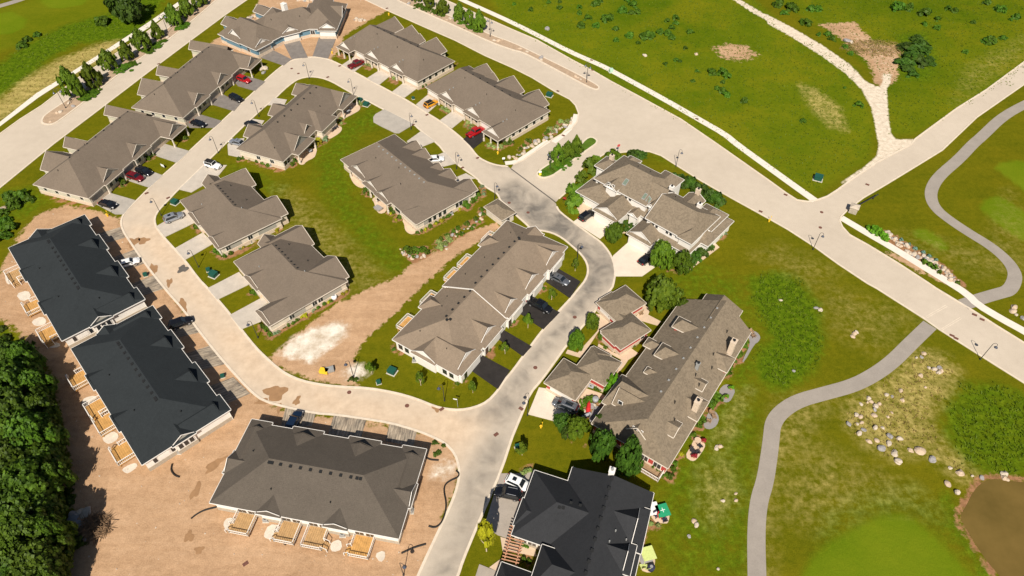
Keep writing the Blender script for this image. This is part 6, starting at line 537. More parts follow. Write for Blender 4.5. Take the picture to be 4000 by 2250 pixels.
        if stair:
            st=MB(); k=stair[0]; a,b=seg[k]; A=Vector((*a,0));B=Vector((*b,0)); p=A.lerp(B,stair[1]);q=A.lerp(B,stair[2]); out={'u0':(-1,0),'u1':(1,0),'v0':(0,-1),'v1':(0,1)}[k]; ns=max(2,int(z/.19)); rr=MB()
            for j in range(ns):
                o1=Vector((*out,0))*(.28*j);o2=Vector((*out,0))*(.28*(j+1)); zz=z-(j+1)*z/(ns+1)
                xs=[p.x+o1.x,q.x+o1.x,p.x+o2.x,q.x+o2.x]; ys=[p.y+o1.y,q.y+o1.y,p.y+o2.y,q.y+o2.y]; st.box(min(xs),max(xs),min(ys),max(ys),zz-.05,zz)
            st.build('stair',wood,o); e=Vector((*out,0))*(.28*ns)
            for c in (p,q):
                rr=MB(); rr.bar((c.x,c.y,z+1.0),(c.x+e.x,c.y+e.y,1.05),.09,.08); rr.box(c.x+e.x-.06,c.x+e.x+.06,c.y+e.y-.06,c.y+e.y+.06,0,1.06); rr.build('stair_rail','trim_white',o)
        return o
    def done(s,valley=True):
        s.roof.build('roof',s.rm,s.root); 
        if s.wall.v: s.wall.build('wall',s.wm,s.root)
        s.trim.build('gutter',s.tm,s.root)
        if s.skm.v: s.skm.build('stone_base',s.sk,s.root)
        for q in s.gab:
            b=MB(); b.poly(q); b.build('gable_wall',s.gm if hasattr(s,'gm') else s.tm,s.root)
        for x,y,zt in s.post:
            b=MB(); b.box(-.13,.13,-.13,.13,0,zt); b.box(-.19,.19,-.19,.19,0,.9); b.build('porch_post',s.tm,s.root,loc=(x,y,0))
        return s
# --- row bungalows of the upper left (front faces down right)
def row(name,label,o,ang,L,D,por,rear,cars):
    h=House('bungalow_row',label,o,ang,'roof_taupe','siding_sage','trim_cream',skirt='stone_cream'); h.gm='siding_grey' if ang<80 else 'trim_white'
    h.wing(0,L,0,D,'u',3,5.3,('h',6),('h',6.2))
    for (a,b,f) in por: h.wing(a,b,f,8,'v',3,(b-a)/2*.74,('d',1.2),'o',wall=False,posts=[(a+.3,f+.35),(b-.3,f+.35)])
    for (a,b,e,p) in rear: h.wing(a,b,8,e,'v',3,(b-a)/2*p,'o','g')
    edges=[0]+[x for q in por for x in q[:2]]
    for k in range(len(por)): 
        c=(edges[2*k]+edges[2*k+1])/2; h.garage('v',.45,-1,c,3.9,2.15,'door_tan','trim_cream')
    for (a,b,f) in por: h.opening('front_door','v',.45,-1,(a+b)/2-1.2,.05,1.0,2.1,'trim_cream','door_dark'); h.win('v',.45,-1,[(a+b)/2+1.0],.9,1.5,1.3,2)
    h.win('u',.45,-1,[3,7,10.5,14],1.5,1.0,.8)
    h.vents([(7+k*3.0,D/2+.55) for k in range(int((L-13)/3)+1)],'vent_dark',.3,.15); h.stack([(3.5,D*.62),(L*.4,D*.65)])
    return h.done()
row('a','long taupe roofed bungalow row at the far left, nearest the bare soil',(-102.3,127.3),71.5,34,16.8,[(5.4,11.9,-.5),(16.1,22.6,-.5),(26.9,33.3,-3.6)],[(5.3,13.1,19.6,.77),(14.9,18.9,21.2,.95),(30.5,34.6,21.5,.95)],0)
row('b','long taupe roofed bungalow row below the blue house, beside the west boulevard',(-90.6,161.5),72.4,35,16.9,[(5.5,12.1,-.5),(16.8,23.3,-.5),(27.9,34.3,-3.7)],[(6.2,14,19.8,.77),(16.9,21,21.5,.95),(32.8,37,21.5,.95)],0)
def row2(label,o,ang,u0,u1,D,por,rear,gar):
    h=House('bungalow_row',label,o,ang,'roof_taupe','siding_cream','trim_cream',skirt='stone_cream'); h.gm='trim_white'
    h.wing(u0,u1,-D,0,'u',3,5.1,('h',6.1),('h',6))
    for (a,b,f) in por: h.wing(a,b,-8,f,'v',3,(b-a)/2*.74,'o',('d',1.1),wall=False,posts=[(a+.3,f-.35),(b-.3,f-.35),((a+b)/2,f-.35)])
    for (a,b,e,p) in rear: h.wing(a,b,e,-8,'v',3,(b-a)/2*p,'g','o')
    for c in gar: h.garage('v',-.45,1,c,4.0,2.15,'door_white','trim_cream')
    for (a,b,f) in por: h.opening('front_door','v',-.45,1,(a+b)/2-1.3,.05,1.0,2.1,'trim_cream','door_dark'); h.win('v',-.45,1,[(a+b)/2+1.0],.9,1.6,1.3,2)
    h.win('u',u0+.45,-1,[-3,-5.5,-8,-11,-14],1.3,1.1,1.0)
    h.stack([(u0+3.5,-D*.4),(u0+14,-D*.35),(u0+24,-D*.4)]); h.vents([(u0+8+3*k,-D/2-.5) for k in range(7)],'vent_dark',.3,.14)
    for (a,b,f) in por: h.vents([((a+b)/2,-1.6),((a+b)/2,-3.0)],'vent_grey',.26,.12)
    return h.done()
row2('taupe bungalow row with white front gables and the maroon pickup in its drive',(-27.8,180.1),138.9,0,35,15.7,[(5.8,12.2,.7),(17,23.6,.7),(28.3,34.3,2.5)],[(6.2,15,-18.6,.68),(15.8,20.4,-18.6,.75),(18.6,26.6,-19.4,.68),(27.2,35,-19.8,.68)],[3,14.6,26])
row2('taupe bungalow row with white front gables beside the entry road, red pickup in front',(-5.8,157.5),134.4,-6.2,27.8,17,[(4.4,10.8,.7),(15.3,21.8,.7),(-6.3,-.2,3.4)],[(-3.7,4.6,-19.2,.7),(5.9,15,-19,.68),(15.5,20,-17.8,.75),(17.6,25.4,-18.6,.68)],[2.2,13,24.8])
# --- notched bungalow (upper middle)
h=House('bungalow','taupe bungalow with a notched rear roof and curved patios, inside the road bend',(-58.6,141.7),67.7,'roof_taupe','siding_cream','trim_cream',skirt='stone_cream'); h.gm='siding_grey'
h.wing(0,34,0,14.6,'u',3,5.1,('h',4.4),('h',6.5)); h.wing(3.9,11.7,-2,7.3,'v',3,3.0,('d',1.8),'o',wall=False,posts=[(4.2,-1.7),(11.4,-1.7)])
h.wing(11.5,15.6,1.2,7.3,'v',3.6,1.9,'g','o'); h.wing(15.1,22.8,-1.9,7.3,'v',3,3.0,('h',3.9),'o'); h.wing(26.2,34,-1.5,7.3,'v',3,3.0,('d',1.6),'o',wall=False,posts=[(26.5,-1.2),(33.7,-1.2)])
for a,b in ((5.4,11.4),(16.3,22.2),(27.6,33.6)): h.wing(a,b,7.3,16.4,'v',3,None,'o','g')
h.win('u',.45,-1,[4,8.2],1.2,1.2,1.0,2); h.win('v',.45,-1,[1.2,2.6,13,14,24,25],.3,1.1,2.0); h.vents([(9+3*k,6.6) for k in range(7)],'vent_dark',.3,.14); h.stack([(1.8,3.2),(22.5,3.0)]); h.done()
# --- two square bungalows (front faces lower left)
def square(label,o,ang,u0,u1,front,rear,bump,gar,side):
    h=House('bungalow',label,o,ang,'roof_taupe','siding_cream','trim_cream',skirt='stone_cream'); h.gm='trim_white'
    h.wing(u0,u1,-15.4,0,'u',3,3.9,('h',6.5),('h',5))
    for a,b,f in front: h.wing(a,b,-7.7,f,'v',3,None if b-a<6.2 else 2.1,'o',('d',.75))
    for a,b,e in rear: h.wing(a,b,e,-7.7,'v',3,(b-a)/2*.68,'g','o')
    h.wing(u1-4,bump[0],bump[1],bump[2],'u',3,1.7,'o','g')
    for c,f in gar: h.garage('v',f-.45,1,c,4.4,2.15,'door_white','trim_cream')
    h.win('u',u0+.45,-1,side,1.2,1.1,1.0,2); h.opening('side_panel','u',u0+.45,-1,-3.5,1.1,3.0,1.3,'trim_cream','siding_grey'); h.opening('side_panel','u',u0+.45,-1,-11.5,1.1,4.6,1.3,'trim_cream','siding_grey')
    h.vents([(u0+7+1.3*k,-8.2) for k in range(8)],'vent_dark',.24,.12); h.stack([(u0+9,-11.5),(u0+16,-11)]); h.stack([(u0+15,-3),(u0+5.5,-9)],.13,.25,'vent_grey')
    return h.done()
square('square taupe bungalow with the silver crossover, upper of the two on the inner block',(-65.4,109.8),131.1,0.2,22.2,[(10.7,16.6,.5),(.3,5.5,.5)],[(.9,9.1,-17.4),(15.7,23.6,-16.7)],(25,-11,-6.8),[(2.9,.5),(13.6,.5)],[-1.8,-7.2])
square('square taupe bungalow nearest the dirt strip, lower of the two on the inner block',(-50.6,94.0),132.2,-5.9,16,[(4.6,10.4,.5),(-5.9,-.2,3.4)],[(-4.9,3.7,-16.4),(9,17.2,-16.2)],(17.6,-10.8,-6.7),[(-3,3.4),(7.5,.5)],[-1.8,-7.2,-8.6])
# --- large bungalow beside the shed
h=House('bungalow','large taupe bungalow beside the small shed, patios on its left side',(-22.3,117.9),41.6,'roof_taupe','siding_cream','trim_cream',skirt='stone_cream'); h.gm='trim_white'
h.wing(0.2,17,0,33,'v',3,4.3,('h',6.5),('h',5.5))
h.wing(-1.1,8.5,10.4,16,'u',3,None,('d',1.0),'o',wall=False,posts=[(-.8,10.7),(-.8,15.7)]); h.wing(-.9,8.5,15.6,21.4,'u',3,None,('d',1.0),'o',wall=False,posts=[(-.6,18.5)]); h.wing(-.3,8.5,21.7,28.9,'u',3,None,('d',1.1),'o',wall=False,posts=[(0,22),(0,28.6)])
h.wing(.0,6,.2,6,'u',3,None,'h','o')
h.wing(8.5,18.9,.2,5.8,'u',3,None,'o','g'); h.wing(8.5,17.8,7.0,12.2,'u',3,None,'o','g'); h.wing(8.5,17.4,11.6,15.8,'u',3,None,'o','g'); h.wing(8.5,18.2,18.2,23.2,'u',3,None,'o','g'); h.wing(8.5,18.6,22.4,27.4,'u',3,None,'o','g')
h.win('v',.45,-1,[4.2,5.6,7.2,8.6,12.4,13.5],1.0,.95,1.35); h.opening('side_panel','v',.45,-1,3.0,.9,1.3,1.5,'trim_cream','siding_grey'); h.opening('side_panel','v',.45,-1,15,.9,2.0,1.5,'trim_cream','siding_grey'); h.win('u',.65,-1,[8,9,24,26],.4,1.1,1.9)
h.vents([(8.0,7+1.9*k) for k in range(11)],'vent_grey',.34,.1); h.stack([(5.5,24),(4.5,12),(7,16)]); h.done()
# --- small shed
h=House('mail_shed','small hipped shed beside the dark new asphalt at the junction',(-2.4,120.0),131.4,'roof_weathered','siding_cream','trim_cream',cat='shed'); h.wing(-.1,6.5,-4.4,.1,'u',2.5,1.0,('h',2.2),('h',2.2)); h.opening('door','u',.35,-1,-2.2,.05,1.0,2.0,'trim_cream','door_dark'); h.done()
# --- blue house round the bend
h=House('blue_house','blue sided house with white gables, three fan shaped drives, at the top bend',(-80.2,198.7),144.8,'roof_taupe','siding_blue','trim_white',skirt='stone_cream'); h.gm='trim_white'
h.wing(0,18,-13,0,'u',3,4.4,('h',5),('h',5)); h.wing(-.5,8,-6.8,-.1,'u',3,None,('d',1.2),'o'); h.wing(7.2,14.8,-8,.3,'v',3,3.0,'o',('d',1.7)); h.wing(12,22.7,-10.3,-5,'u',3,None,'o','g'); h.wing(14,21,-22,-17,'u',3,None,'o','g')
h.win('v',-.45,1,[4,9,14],1.0,1.2,1.2,2); h.garage('u',-.05,-1,-3.5,4.6,2.2,'door_tan')
def sub(o,ang):
    r=h.root; d=Vector((o[0]-r.location.x,o[1]-r.location.y)); a=R(144.8); h.fr=(d.x*math.cos(a)+d.y*math.sin(a),-d.x*math.sin(a)+d.y*math.cos(a),ang-144.8)
sub((-74.0,207.7),30); h.wing(-7,15,0,13.5,'u',3,4.5,('h',5),('h',5)); h.wing(0,6.2,-.5,7,'v',3,None,('d',1.2),'o'); h.garage('v',-.05,-1,3.0,4.6,2.2,'door_white'); h.chimney(5,9.5,8.6,1.6,1.4,'trim_white','trim_white'); h.wing(-1,6,7,16.5,'v',3,None,'o','g'); h.stack([(-1,5),(8,4)])
sub((-63.1,211.5),-1); h.wing(-7,6.2,.8,18.9,'v',3,4.3,('h',5.5),('h',6)); h.wing(-.1,6.1,-.4,8,'v',3,None,('d',1.2),'o'); h.garage('v',.05,-1,3.0,4.8,2.2,'door_white'); h.win('v',1.25,-1,[-2.2,-4.2],.9,1.4,1.3,2); h.wing(-2,6.3,9,14.5,'u',3,2.6,'o','g'); h.wing(-6,1,9,22,'v',3,None,'o','g'); h.fr=(0,0,0); h.done()
# --- long tan townhouse
h=House('townhouse_row','long tan roofed townhouse with four black driveways on the loop street',(-10.2,75.0),56.8,'roof_tan','siding_white','trim_white',pitch=.5,skirt=None)
h.wing(0,16.8,0,16.2,'u',3.3,3.9,('h',7.9),'o'); h.wing(16.6,41.5,0.1,16.3,'u',3.75,3.9,'g',('h',7.6))
for a,b,z,f in ((.4,7.4,3.3,-.5),(8.2,14.4,3.3,-.5),(16.9,22.4,3.75,-.4),(24.6,31,3.75,-.4),(33,39.2,3.75,-.4)): h.wing(a,b,f,8,'v',z,2.4,('d',1.5),'o')
for a,b,z in ((9.5,13.5,3.3),(31,35,3.75)): h.wing(a,b,9,17.2,'v',z,1.7,'o',('h',2))
h.wing(-.5,8,5.2,11.2,'u',3.3,2.0,('d',.6),'o'); h.wing(34,42.2,6.6,11,'u',3.75,1.6,'o',('d',.6))
for c in (4,11.2,19.6,27.8,36): h.garage('v',0.02,-1,c+1.2,3.6,2.2,'door_white'); h.opening('front_door','v',0.0,-1,c-1.8,.05,1.0,2.1,'trim_white','glass_dark')
h.win('u',.42,-1,[2,3.6,8,9.2,13,14.6],.9,1.1,1.4); 
for k,(a,b) in enumerate(((3.9,7.6),(11.6,15.4),(19.9,23.6),(24.8,28.6),(34,37.6))): h.deck(a,b,15.9,18.6,1.3,'v0')
h.vents([(8.4+2.0*k,8.75) for k in range(5)]+[(18.5+2.1*k,8.85) for k in range(8)],'vent_dark',.36,.16); h.vents([(7.6,8.0),(8.1,7.6),(34.2,8.3),(34.8,8.8)],'vent_dark',.42,.16); h.stack([(3,4.8),(3.6,11.8),(11,12),(14,13),(21,13.4),(27,12.6),(36.4,12),(38,10)],.08,.35); h.done()
# --- white two storey condo
h=House('condo','white two storey condominium with brown roofs and chimneys, by the entry road',(31.5,116.1),-42.3,'roof_weathered','siding_white','trim_white',cat='house',pitch=.6)
h.wing(-1.5,11,0,12,'u',5.8,3.4,'g',('h',3.2)); h.wing(-19,-3.6,3.6,16,'u',5.75,3.6,('h',5.5),('h',3)); h.wing(-7.6,-1.3,5.2,12.4,'u',5.78,2.9,'o','o')
h.wing(-8,-2.5,8,18.0,'v',5.7,None,'o',('h',2)); h.wing(1,5.5,7,14.6,'v',5.72,None,'o','g'); h.wing(5.6,11.6,7.5,15.2,'v',4.6,1.8,'o',('h',2.5)); h.wing(-18,-14.5,9,17.4,'v',5.5,1.3,'o','h')
h.wing(-15.4,-11.8,2.8,8,'v',6.0,1.4,'g','o'); h.wing(-3.6,-1.6,3.6,7,'v',5.9,1.0,'g','o'); h.wing(7.2,11.1,-.3,4,'v',5.76,1.7,('h',1.9),'o')
h.wing(-14,-7,-3.1,5,'v',3.0,None,('d',.9),'o'); h.wing(-21.2,-12.6,-.4,9.4,'v',2.95,2.2,('h',3.5),'h'); h.wing(-8.2,-1.2,2.8,6.2,'v',3.05,1.3,('h',3),'o'); h.wing(-3.1,3.4,-4.4,3,'v',3.0,None,('d',.9),'o'); h.wing(2.5,11.2,-.9,4.6,'u',2.98,1.3,'o',('h',2.5)); h.wing(8,13.0,4.4,15.9,'v',3.02,1.6,('h',2.5),('h',2.5)); h.wing(-23,-18,9.2,14.4,'u',4.4,1.4,('h',2.4),'o')
h.wing(-7.0,-4.2,1.2,4,'v',3.1,.9,'g','o')
h.garage('v',-2.7,-1,-10.5,5.0,2.2); h.garage('v',-4.0,-1,.2,5.0,2.2)
h.win('v',.42,-1,[.6,1.6,4.4,5.4,8.8],4.4,.7,1.0); h.win('v',4.02,-1,[-17.6,-10.6,-9.6,-8.4],4.5,.7,1.0); h.win('v',3.2,-1,[-14.3,-13.6,-12.9],6.2,.5,1.0); h.win('u',10.58,1,[2,6,9],1.0,1.0,1.4); h.win('v',-.48,-1,[5,6.4,9.2],1.0,1.0,1.4)
for u,v in ((-2.2,11.6),(6.2,10.2),(3.3,14.2),(-20.6,13.0)): h.chimney(u,v,max(6.6,h.top(u,v)+1.15),1.0,.9,'stone_cream' if u==3.3 or u<-10 else 'trim_white')
h.skylight(-11.5,6.0,1.0,1.5); h.skylight(-5.4,5.2,.8,1.4); h.skylight(-4.2,5.2,.8,1.4); h.stack([(-12,11.5),(-9,12.5),(.5,9)],.08,.4); h.done()
# --- twin garage and single garage
h=House('garage','twin hipped garage with red trim between the street and the hall',(20.4,83.0),126.4,'roof_weathered','siding_red','trim_cream',cat='garage',skirt='stone_cream',pitch=.5)
h.wing(-1.6,4.4,-8.3,0,'v',2.8,1.9,('h',3),('h',3)); h.wing(-.2,4.0,-2.4,.3,'v',2.75,1.0,'o','h'); h.wing(4.2,10.6,-12.6,-4.2,'v',2.8,2.0,('h',3),('h',3)); h.wing(3.6,6.2,-7,-4.0,'u',2.7,.8,'o','o'); h.wing(8.2,10.9,-9,-5.5,'u',2.78,.9,'o','h')
h.win('u',-1.15,-1,[-6.6],1.0,1.0,1.1); h.win('v',-.42,1,[1.2],1.0,1.0,1.1); h.garage('v',-4.65,1,7.6,3.6,2.1,'door_white'); h.done()
h=House('garage','single hipped garage with the grey minivan on its concrete drive',(11.6,70.0),144.9,'roof_weathered','siding_red','trim_cream',cat='garage',skirt='stone_cream',pitch=.5)
h.wing(-.1,6.8,-7.0,0,'v',2.8,1.9,('h',3),('h',3)); h.wing(-3.0,3.8,-12.6,-5.9,'v',2.82,1.9,('h',3.2),('h',3)); h.wing(-.4,3.6,-13,-9,'v',2.75,1.1,('h',1.8),'o'); h.garage('v',-.45,1,3.2,4.6,2.1,'door_white'); h.done()
# --- long hall
h=House('long_hall','long brown roofed hall with red walled dormers and curved patios on its right',(26.6,55.9),54.5,'roof_weathered','siding_red','trim_cream',cat='building',skirt='stone_cream',pitch=.7); h.gm='siding_red'
h.wing(0,36.6,0,15.2,'u',3.4,5.2,('h',3.4),'o',rm=6.5); h.wing(30,40.8,3.6,11.6,'u',3.5,4.6,'o',('h',2.6)); h.wing(34,37.2,9.5,12.6,'u',4.4,.6,'o','h')
h.wing(4.8,12.4,6.5,15.9,'v',3.6,3.6,'o',('h',1.6)); h.wing(5.0,9.2,6.5,14.0,'v',4.6,2.6,'o','g'); h.wing(.6,5.4,8,13.6,'v',3.3,1.6,'o',('h',3)); h.wing(1.4,8,5.4,9.2,'u',5.5,2.0,'g','o')
h.wing(26.2,29.4,8,12.9,'v',6.3,1.3,'o',('h',1.2)); h.wing(18.2,21.8,7.6,12.6,'v',6.0,1.4,'o',('h',1.2)); h.wing(13.8,15.4,9.2,12.4,'v',5.6,.8,'o',('h',.8)); h.wing(20.6,23.0,12,15.9,'v',4.0,1.0,'o',('h',1.2))
h.wing(10.5,15.5,-.2,5.6,'v',4.7,1.5,('h',2.2),'o'); h.wing(23.4,27.4,-.2,5.6,'v',4.7,1.5,('h',2.2),'o'); h.wing(4.5,8,1.6,6,'v',5.6,.9,'g','o'); h.wing(16.0,18.6,1.6,6,'v',5.8,.8,'g','o')
h.chimney(28.4,1.3,8.0,1.3,1.0,'stone_cream'); h.chimney(12.2,1.1,8.0,1.3,1.0,'stone_cream'); h.chimney(19.2,4.5,8.6,.6,.6,'vent_grey')
h.win('u',1.8,-1,[6.7,7.8],6.0,.8,.8); h.win('u',5.4,-1,[12.6],5.2,.8,.9); h.win('v',.45,-1,[3,6,18,20.5,31,33.5],.6,1.4,1.8,2); h.win('u',.45,-1,[2,4.5],.8,1.4,1.5,2)
h.stack([(22,2.4),(24.5,3.4),(31,3.5),(16.5,2.6),(17.8,4),(7.4,3),(10,4.4)],.08,.9); h.vents([(10+3*k,7.3) for k in range(9)],'vent_grey',.3,.12); h.deck(-1.6,.3,.6,8,.5,'u1',wood='bench_wood'); h.done()
# --- charcoal house (bottom)
h=House('charcoal_house','charcoal roofed house with many gables at the bottom edge, white and black cars beside it',(4.6,42.8),160.5,'roof_slate','siding_cream','trim_white',pitch=.62,skirt='stone_grey')
h.wing(-15,-.9,-14.6,15,'v',3.2,5.2,('h',1.9),'o'); h.wing(-8,5,-11.9,0,'u',3.2,3.7,'o',('h',5.6)); h.wing(-2,5.3,-6.6,-1.6,'u',3.15,1.4,'o',('h',1.5)); h.wing(-15.1,-7.5,-11.2,-3.6,'u',3.9,3.4,('d',2.0),'o'); h.wing(-14.2,-8,-4.4,.6,'u',4.6,2.6,('d',1.4),'o'); h.wing(-15.0,-7.5,2.2,9.6,'u',3.9,3.4,('d',2.0),'o')
h.wing(-7.5,-.2,0.2,7.4,'u',4.2,3.0,'o',('h',2.6)); h.wing(-1,5.0,4.5,14,'u',3.1,3.0,'o',('h',3)); h.wing(-6,.6,7,13,'u',3.7,2.6,'o',('h',2))
h.chimney(-7.6,-13.2,8.9,.9,1.0,'trim_white','vent_grey'); h.win('v',-.42,1,[1.6,3.2],1.0,1.4,1.2,2); h.garage('u',4.55,1,-9.3,4.2,2.2,'door_tan'); h.garage('u',4.85,1,-4.1,3.4,2.2,'door_tan'); h.win('u',-14.55,-1,[-12,-6,-1,3],.8,1.5,1.5,2)
h.vents([(-7.9,-12+1.75*k) for k in range(14)],'vent_dark',.42,.14); h.vents([(-1.2,-5.4),(-1.8,-5.5),(-2.7,-6.8),(-4.2,-6.9)],'vent_dark',.4,.14); h.stack([(-10.5,-4.6),(-12.4,-4.4),(-10,-2.5)],.12,.5,'vent_grey'); h.done()
# --- charcoal and brown townhouses on bare soil
def town(label,o,ang,L,D,roof,fg,bg,e0,e1,axis,decks,vent,gmat='trim_white'):
    h=House('townhouse_row',label,o,ang,roof,'siding_white','trim_white',skirt='stone_grey',pitch=.5); h.gm='siding_grey'
    f=(lambda a,b,c,d:(a,b,c,d)) if axis=='u' else (lambda a,b,c,d:(c,d,a,b))   # a,b along the ridge, c,d across
    ax='u' if axis=='u' else 'v'; ox='v' if axis=='u' else 'u'
    h.wing(*f(0,L,0,D),ax,3.3,3.45,('h',8),('h',8))
    for a,b in fg: h.wing(*f(a,b,D/2,D+.55),ox,3.3,(b-a)/2*.60,'o',('d',1.9),rake=False)
    for a,b in bg: h.wing(*f(a,b,-.35,D/2),ox,3.3,(b-a)/2*.55,('d',.5),'o',rake=axis=='u')
    for (a,b),e in ((e0,0),(e1,1)):
        if e==0: h.wing(*f(-.4,L/2,a,b),ax,3.3,(b-a)/2*.6,('d',.5),'o')
        else: h.wing(*f(L/2,L+.4,a,b),ax,3.3,(b-a)/2*.6,'o',('d',.5))
    for a,b in fg: h.garage(ox,D+.12,1,(a+b)/2,min(3.9,b-a-.9),2.2,'door_white')
    for k in range(len(fg)-1): h.opening('front_door',ox,D-.42,1,(fg[k][1]+fg[k+1][0])/2,.05,1.0,2.1,'trim_white','glass_dark')
    w=lambda c,lst,sg,**k:h.win(ax,c,sg,lst,**k)
    h.win(ax,.42,-1,[2,5.2,11.2,14],1.3,.7,1.1); h.win(ax,.02,-1,[(e0[0]+e0[1])/2-1,(e0[0]+e0[1])/2,(e0[0]+e0[1])/2+1],1.3,.8,1.2)
    for q in ([3.6,8.6,12.6],): 
        for c in q: h.opening('siding_panel',ax,.42,-1,c,1.35,2.0 if c!=8.6 else 1.0,1.0,'siding_white','trim_white')
    for a,b in decks:
        c=(a+b)/2; h.win(ox,.42,-1,[c-.9,c+.9],.75,1.5,1.9,2)
        u0,u1,v0,v1=f(a,b,-3.2,.42-.06); side='v' if axis=='u' else 'u'
        h.deck(u0,u1,v0,v1,.75,side+'1',wood='deck_grey' if int(a*7)%3==0 else 'deck_wood',stair=((axis+'0') if int(a*10)%2 else (axis+'1'),.05,.45,1))
    h.vents([f(a,a,D/2-.6,0)[0::2] if axis=='u' else (D/2-.6,a) for a in vent],'vent_dark',.42,.14); h.stack([(f(L*.3,0,D*.22,0)[0],f(L*.3,0,D*.22,0)[2]),(f(L*.62,0,D*.2,0)[0],f(L*.62,0,D*.2,0)[2]),(f(L*.12,0,D*.6,0)[0],f(L*.12,0,D*.6,0)[2])],.09,.4)
    return h.done()
VT=lambda L:[8.2,8.7]+[10.2+1.75*k for k in range(int((L-20)/1.75)+1)]+[L-8.9,L-8.3]
town('upper charcoal roofed townhouse on bare soil at the left edge',(-89.1,83.5),41.9,35.5,16.1,'roof_charcoal',[(-.1,4.5),(8.7,15.1),(20.3,26.5),(31,35.6)],[(9.4,13.9),(21.8,26.5)],(5.4,10),(4.4,9.1),'v',[(26.7,30.7),(14.4,18.2),(4.5,8.4)],VT(35.5))
town('lower charcoal roofed townhouse on bare soil, nearest the wood',(-63.4,56.6),42.7,34,15.9,'roof_charcoal',[(-.1,4.4),(8.4,14.5),(19.3,25.4),(29.6,34.1)],[(9,13.6),(21,25.7)],(5.3,9.7),(5,9),'v',[(26,29.8),(17.3,20.9),(12.6,16.6),(4.6,8.5)],VT(34))
town('grey brown roofed townhouse with four timber decks along the bottom',(-49.8,49.8),-10.7,32.4,15.6,'roof_brown',[(-.1,3.95),(7.9,13.7),(18.4,24.3),(28.2,32.5)],[(8.2,12.6),(19.7,24)],(5.3,9.7),(5.2,9.6),'u',[(4.3,7.6),(12.1,15.4),(16.8,20.1),(24.7,28.0)],VT(32.4))
# ------------------------------------------------------------------ vegetation
def cards(centers,normals,size,rng,aspect=1.0):
    n_=len(centers); r=rng.normal(size=(n_,3)); nn=normals/np.maximum(1e-6,np.linalg.norm(normals,axis=1,keepdims=True))
    t=np.cross(nn,r); t/=np.maximum(1e-6,np.linalg.norm(t,axis=1,keepdims=True)); b=np.cross(nn,t); s_=(size*rng.uniform(.6,1.3,n_))[:,None]
    a=t*s_*.5*aspect; b=b*s_*.5
    return np.stack([centers-a,centers-b*.9,centers+a,centers+b*.9],1)      # diamond shaped leaf sprays
def quadmesh(name,Q,mat,extra=None):
    me=bpy.data.meshes.new(name); n_=len(Q); V=Q.reshape(-1,3); F=np.arange(n_*4); nl=[4]*n_
    me.vertices.add(len(V)); me.vertices.foreach_set('co',V.astype(np.float32).ravel()); me.loops.add(n_*4); me.loops.foreach_set('vertex_index',F.astype(np.int32))
    me.polygons.add(n_); me.polygons.foreach_set('loop_start',np.arange(0,n_*4,4,dtype=np.int32)); me.update(calc_edges=True); me.materials.append(MATS[mat]); return me
def crown(seed,shape,ncl,per,leaf,spread):
    """leaf clusters in a unit crown: x,y in -1..1, z 0..1"""
    g=np.random.default_rng(seed); C=[];Nn=[]
    for k in range(ncl):
        th=g.uniform(0,2*math.pi); zz=g.uniform(0,1)**.8
        if shape=='oval': rad=(math.sin(math.pi*min(1,zz*.80+.20))**.8)*(1-.62*zz)*1.45+.02
        elif shape=='cone': rad=(1-zz)*1.0+.08
        elif shape=='dome': rad=math.sqrt(max(0,1-zz*zz))
        else: rad=math.sqrt(max(0,1-(2*zz-.85)**2/1.35))
        lump=1+.22*math.sin(3*th+seed)+.16*math.sin(5*th+zz*7+seed*2)
        rr=rad*lump*math.sqrt(g.uniform(.25,1)); c=np.array([math.cos(th)*rr,math.sin(th)*rr,zz])
        m_=int(per*g.uniform(.6,1.4)); d=g.normal(size=(m_,3)); d/=np.linalg.norm(d,axis=1,keepdims=True); d*=(g.uniform(0,1,(m_,1))**.5)*spread*g.uniform(.7,1.3); d[:,2]*=.75
        C.append(c+d); o=c-np.array([0,0,.45]); Nn.append(d*1.4/spread+o*.8+np.array([0,0,.75])+g.normal(size=(m_,3))*.55)
    return np.concatenate(C),np.concatenate(Nn),g
CROWN={}
def crown_mesh(kind,var):
    k=(kind,var)
    if k not in CROWN:
        sh,ncl,per,leaf,spr,mat={'oval':('oval',95,22,.13,.20,'leaf_mid'),'round':('round',130,26,.10,.20,'leaf_mid'),'wood':('round',210,44,.066,.17,'leaf_wood'),'sap':('oval',26,16,.22,.30,'leaf_bright'),'shrub':('dome',30,13,.24,.26,'leaf_mid'),'bush':('dome',26,13,.26,.30,'leaf_bush'),'cover':('dome',40,14,.16,.22,'leaf_mid'),'cedar':('cone',34,14,.24,.22,'leaf_lime')}[kind]
        C_,N_,g=crown(var*13+len(kind),sh,ncl,per,leaf,spr)
        CROWN[k]=quadmesh('crown',cards(C_,N_,leaf*2.0 if kind not in('wood',) else leaf*2.2,g),mat)
    return CROWN[k]
def trunk_mesh(kind,var):
    k=('t',kind,var)
    if k not in CROWN:
        b=MB(); g=random.Random(var); r=.05 if kind!='sap' else .06
        b.tube([(0,0,-.05),(.02,0,.3),(g.uniform(-.04,.04),g.uniform(-.04,.04),.6),(0,0,.85)],[r,r*.8,r*.6,r*.25],7)
        for j in range(6):
            a=j*1.05+g.uniform(0,.5); z0=.3+.08*j; b.tube([(0,0,z0),(math.cos(a)*.22,math.sin(a)*.22,z0+.12),(math.cos(a)*.42,math.sin(a)*.42,z0+.25)],[r*.5,r*.32,r*.12],5)
        CROWN[k]=b.mesh('trunk','trunk_pale' if kind=='sap' else 'bark')
    return CROWN[k]
LABT={}
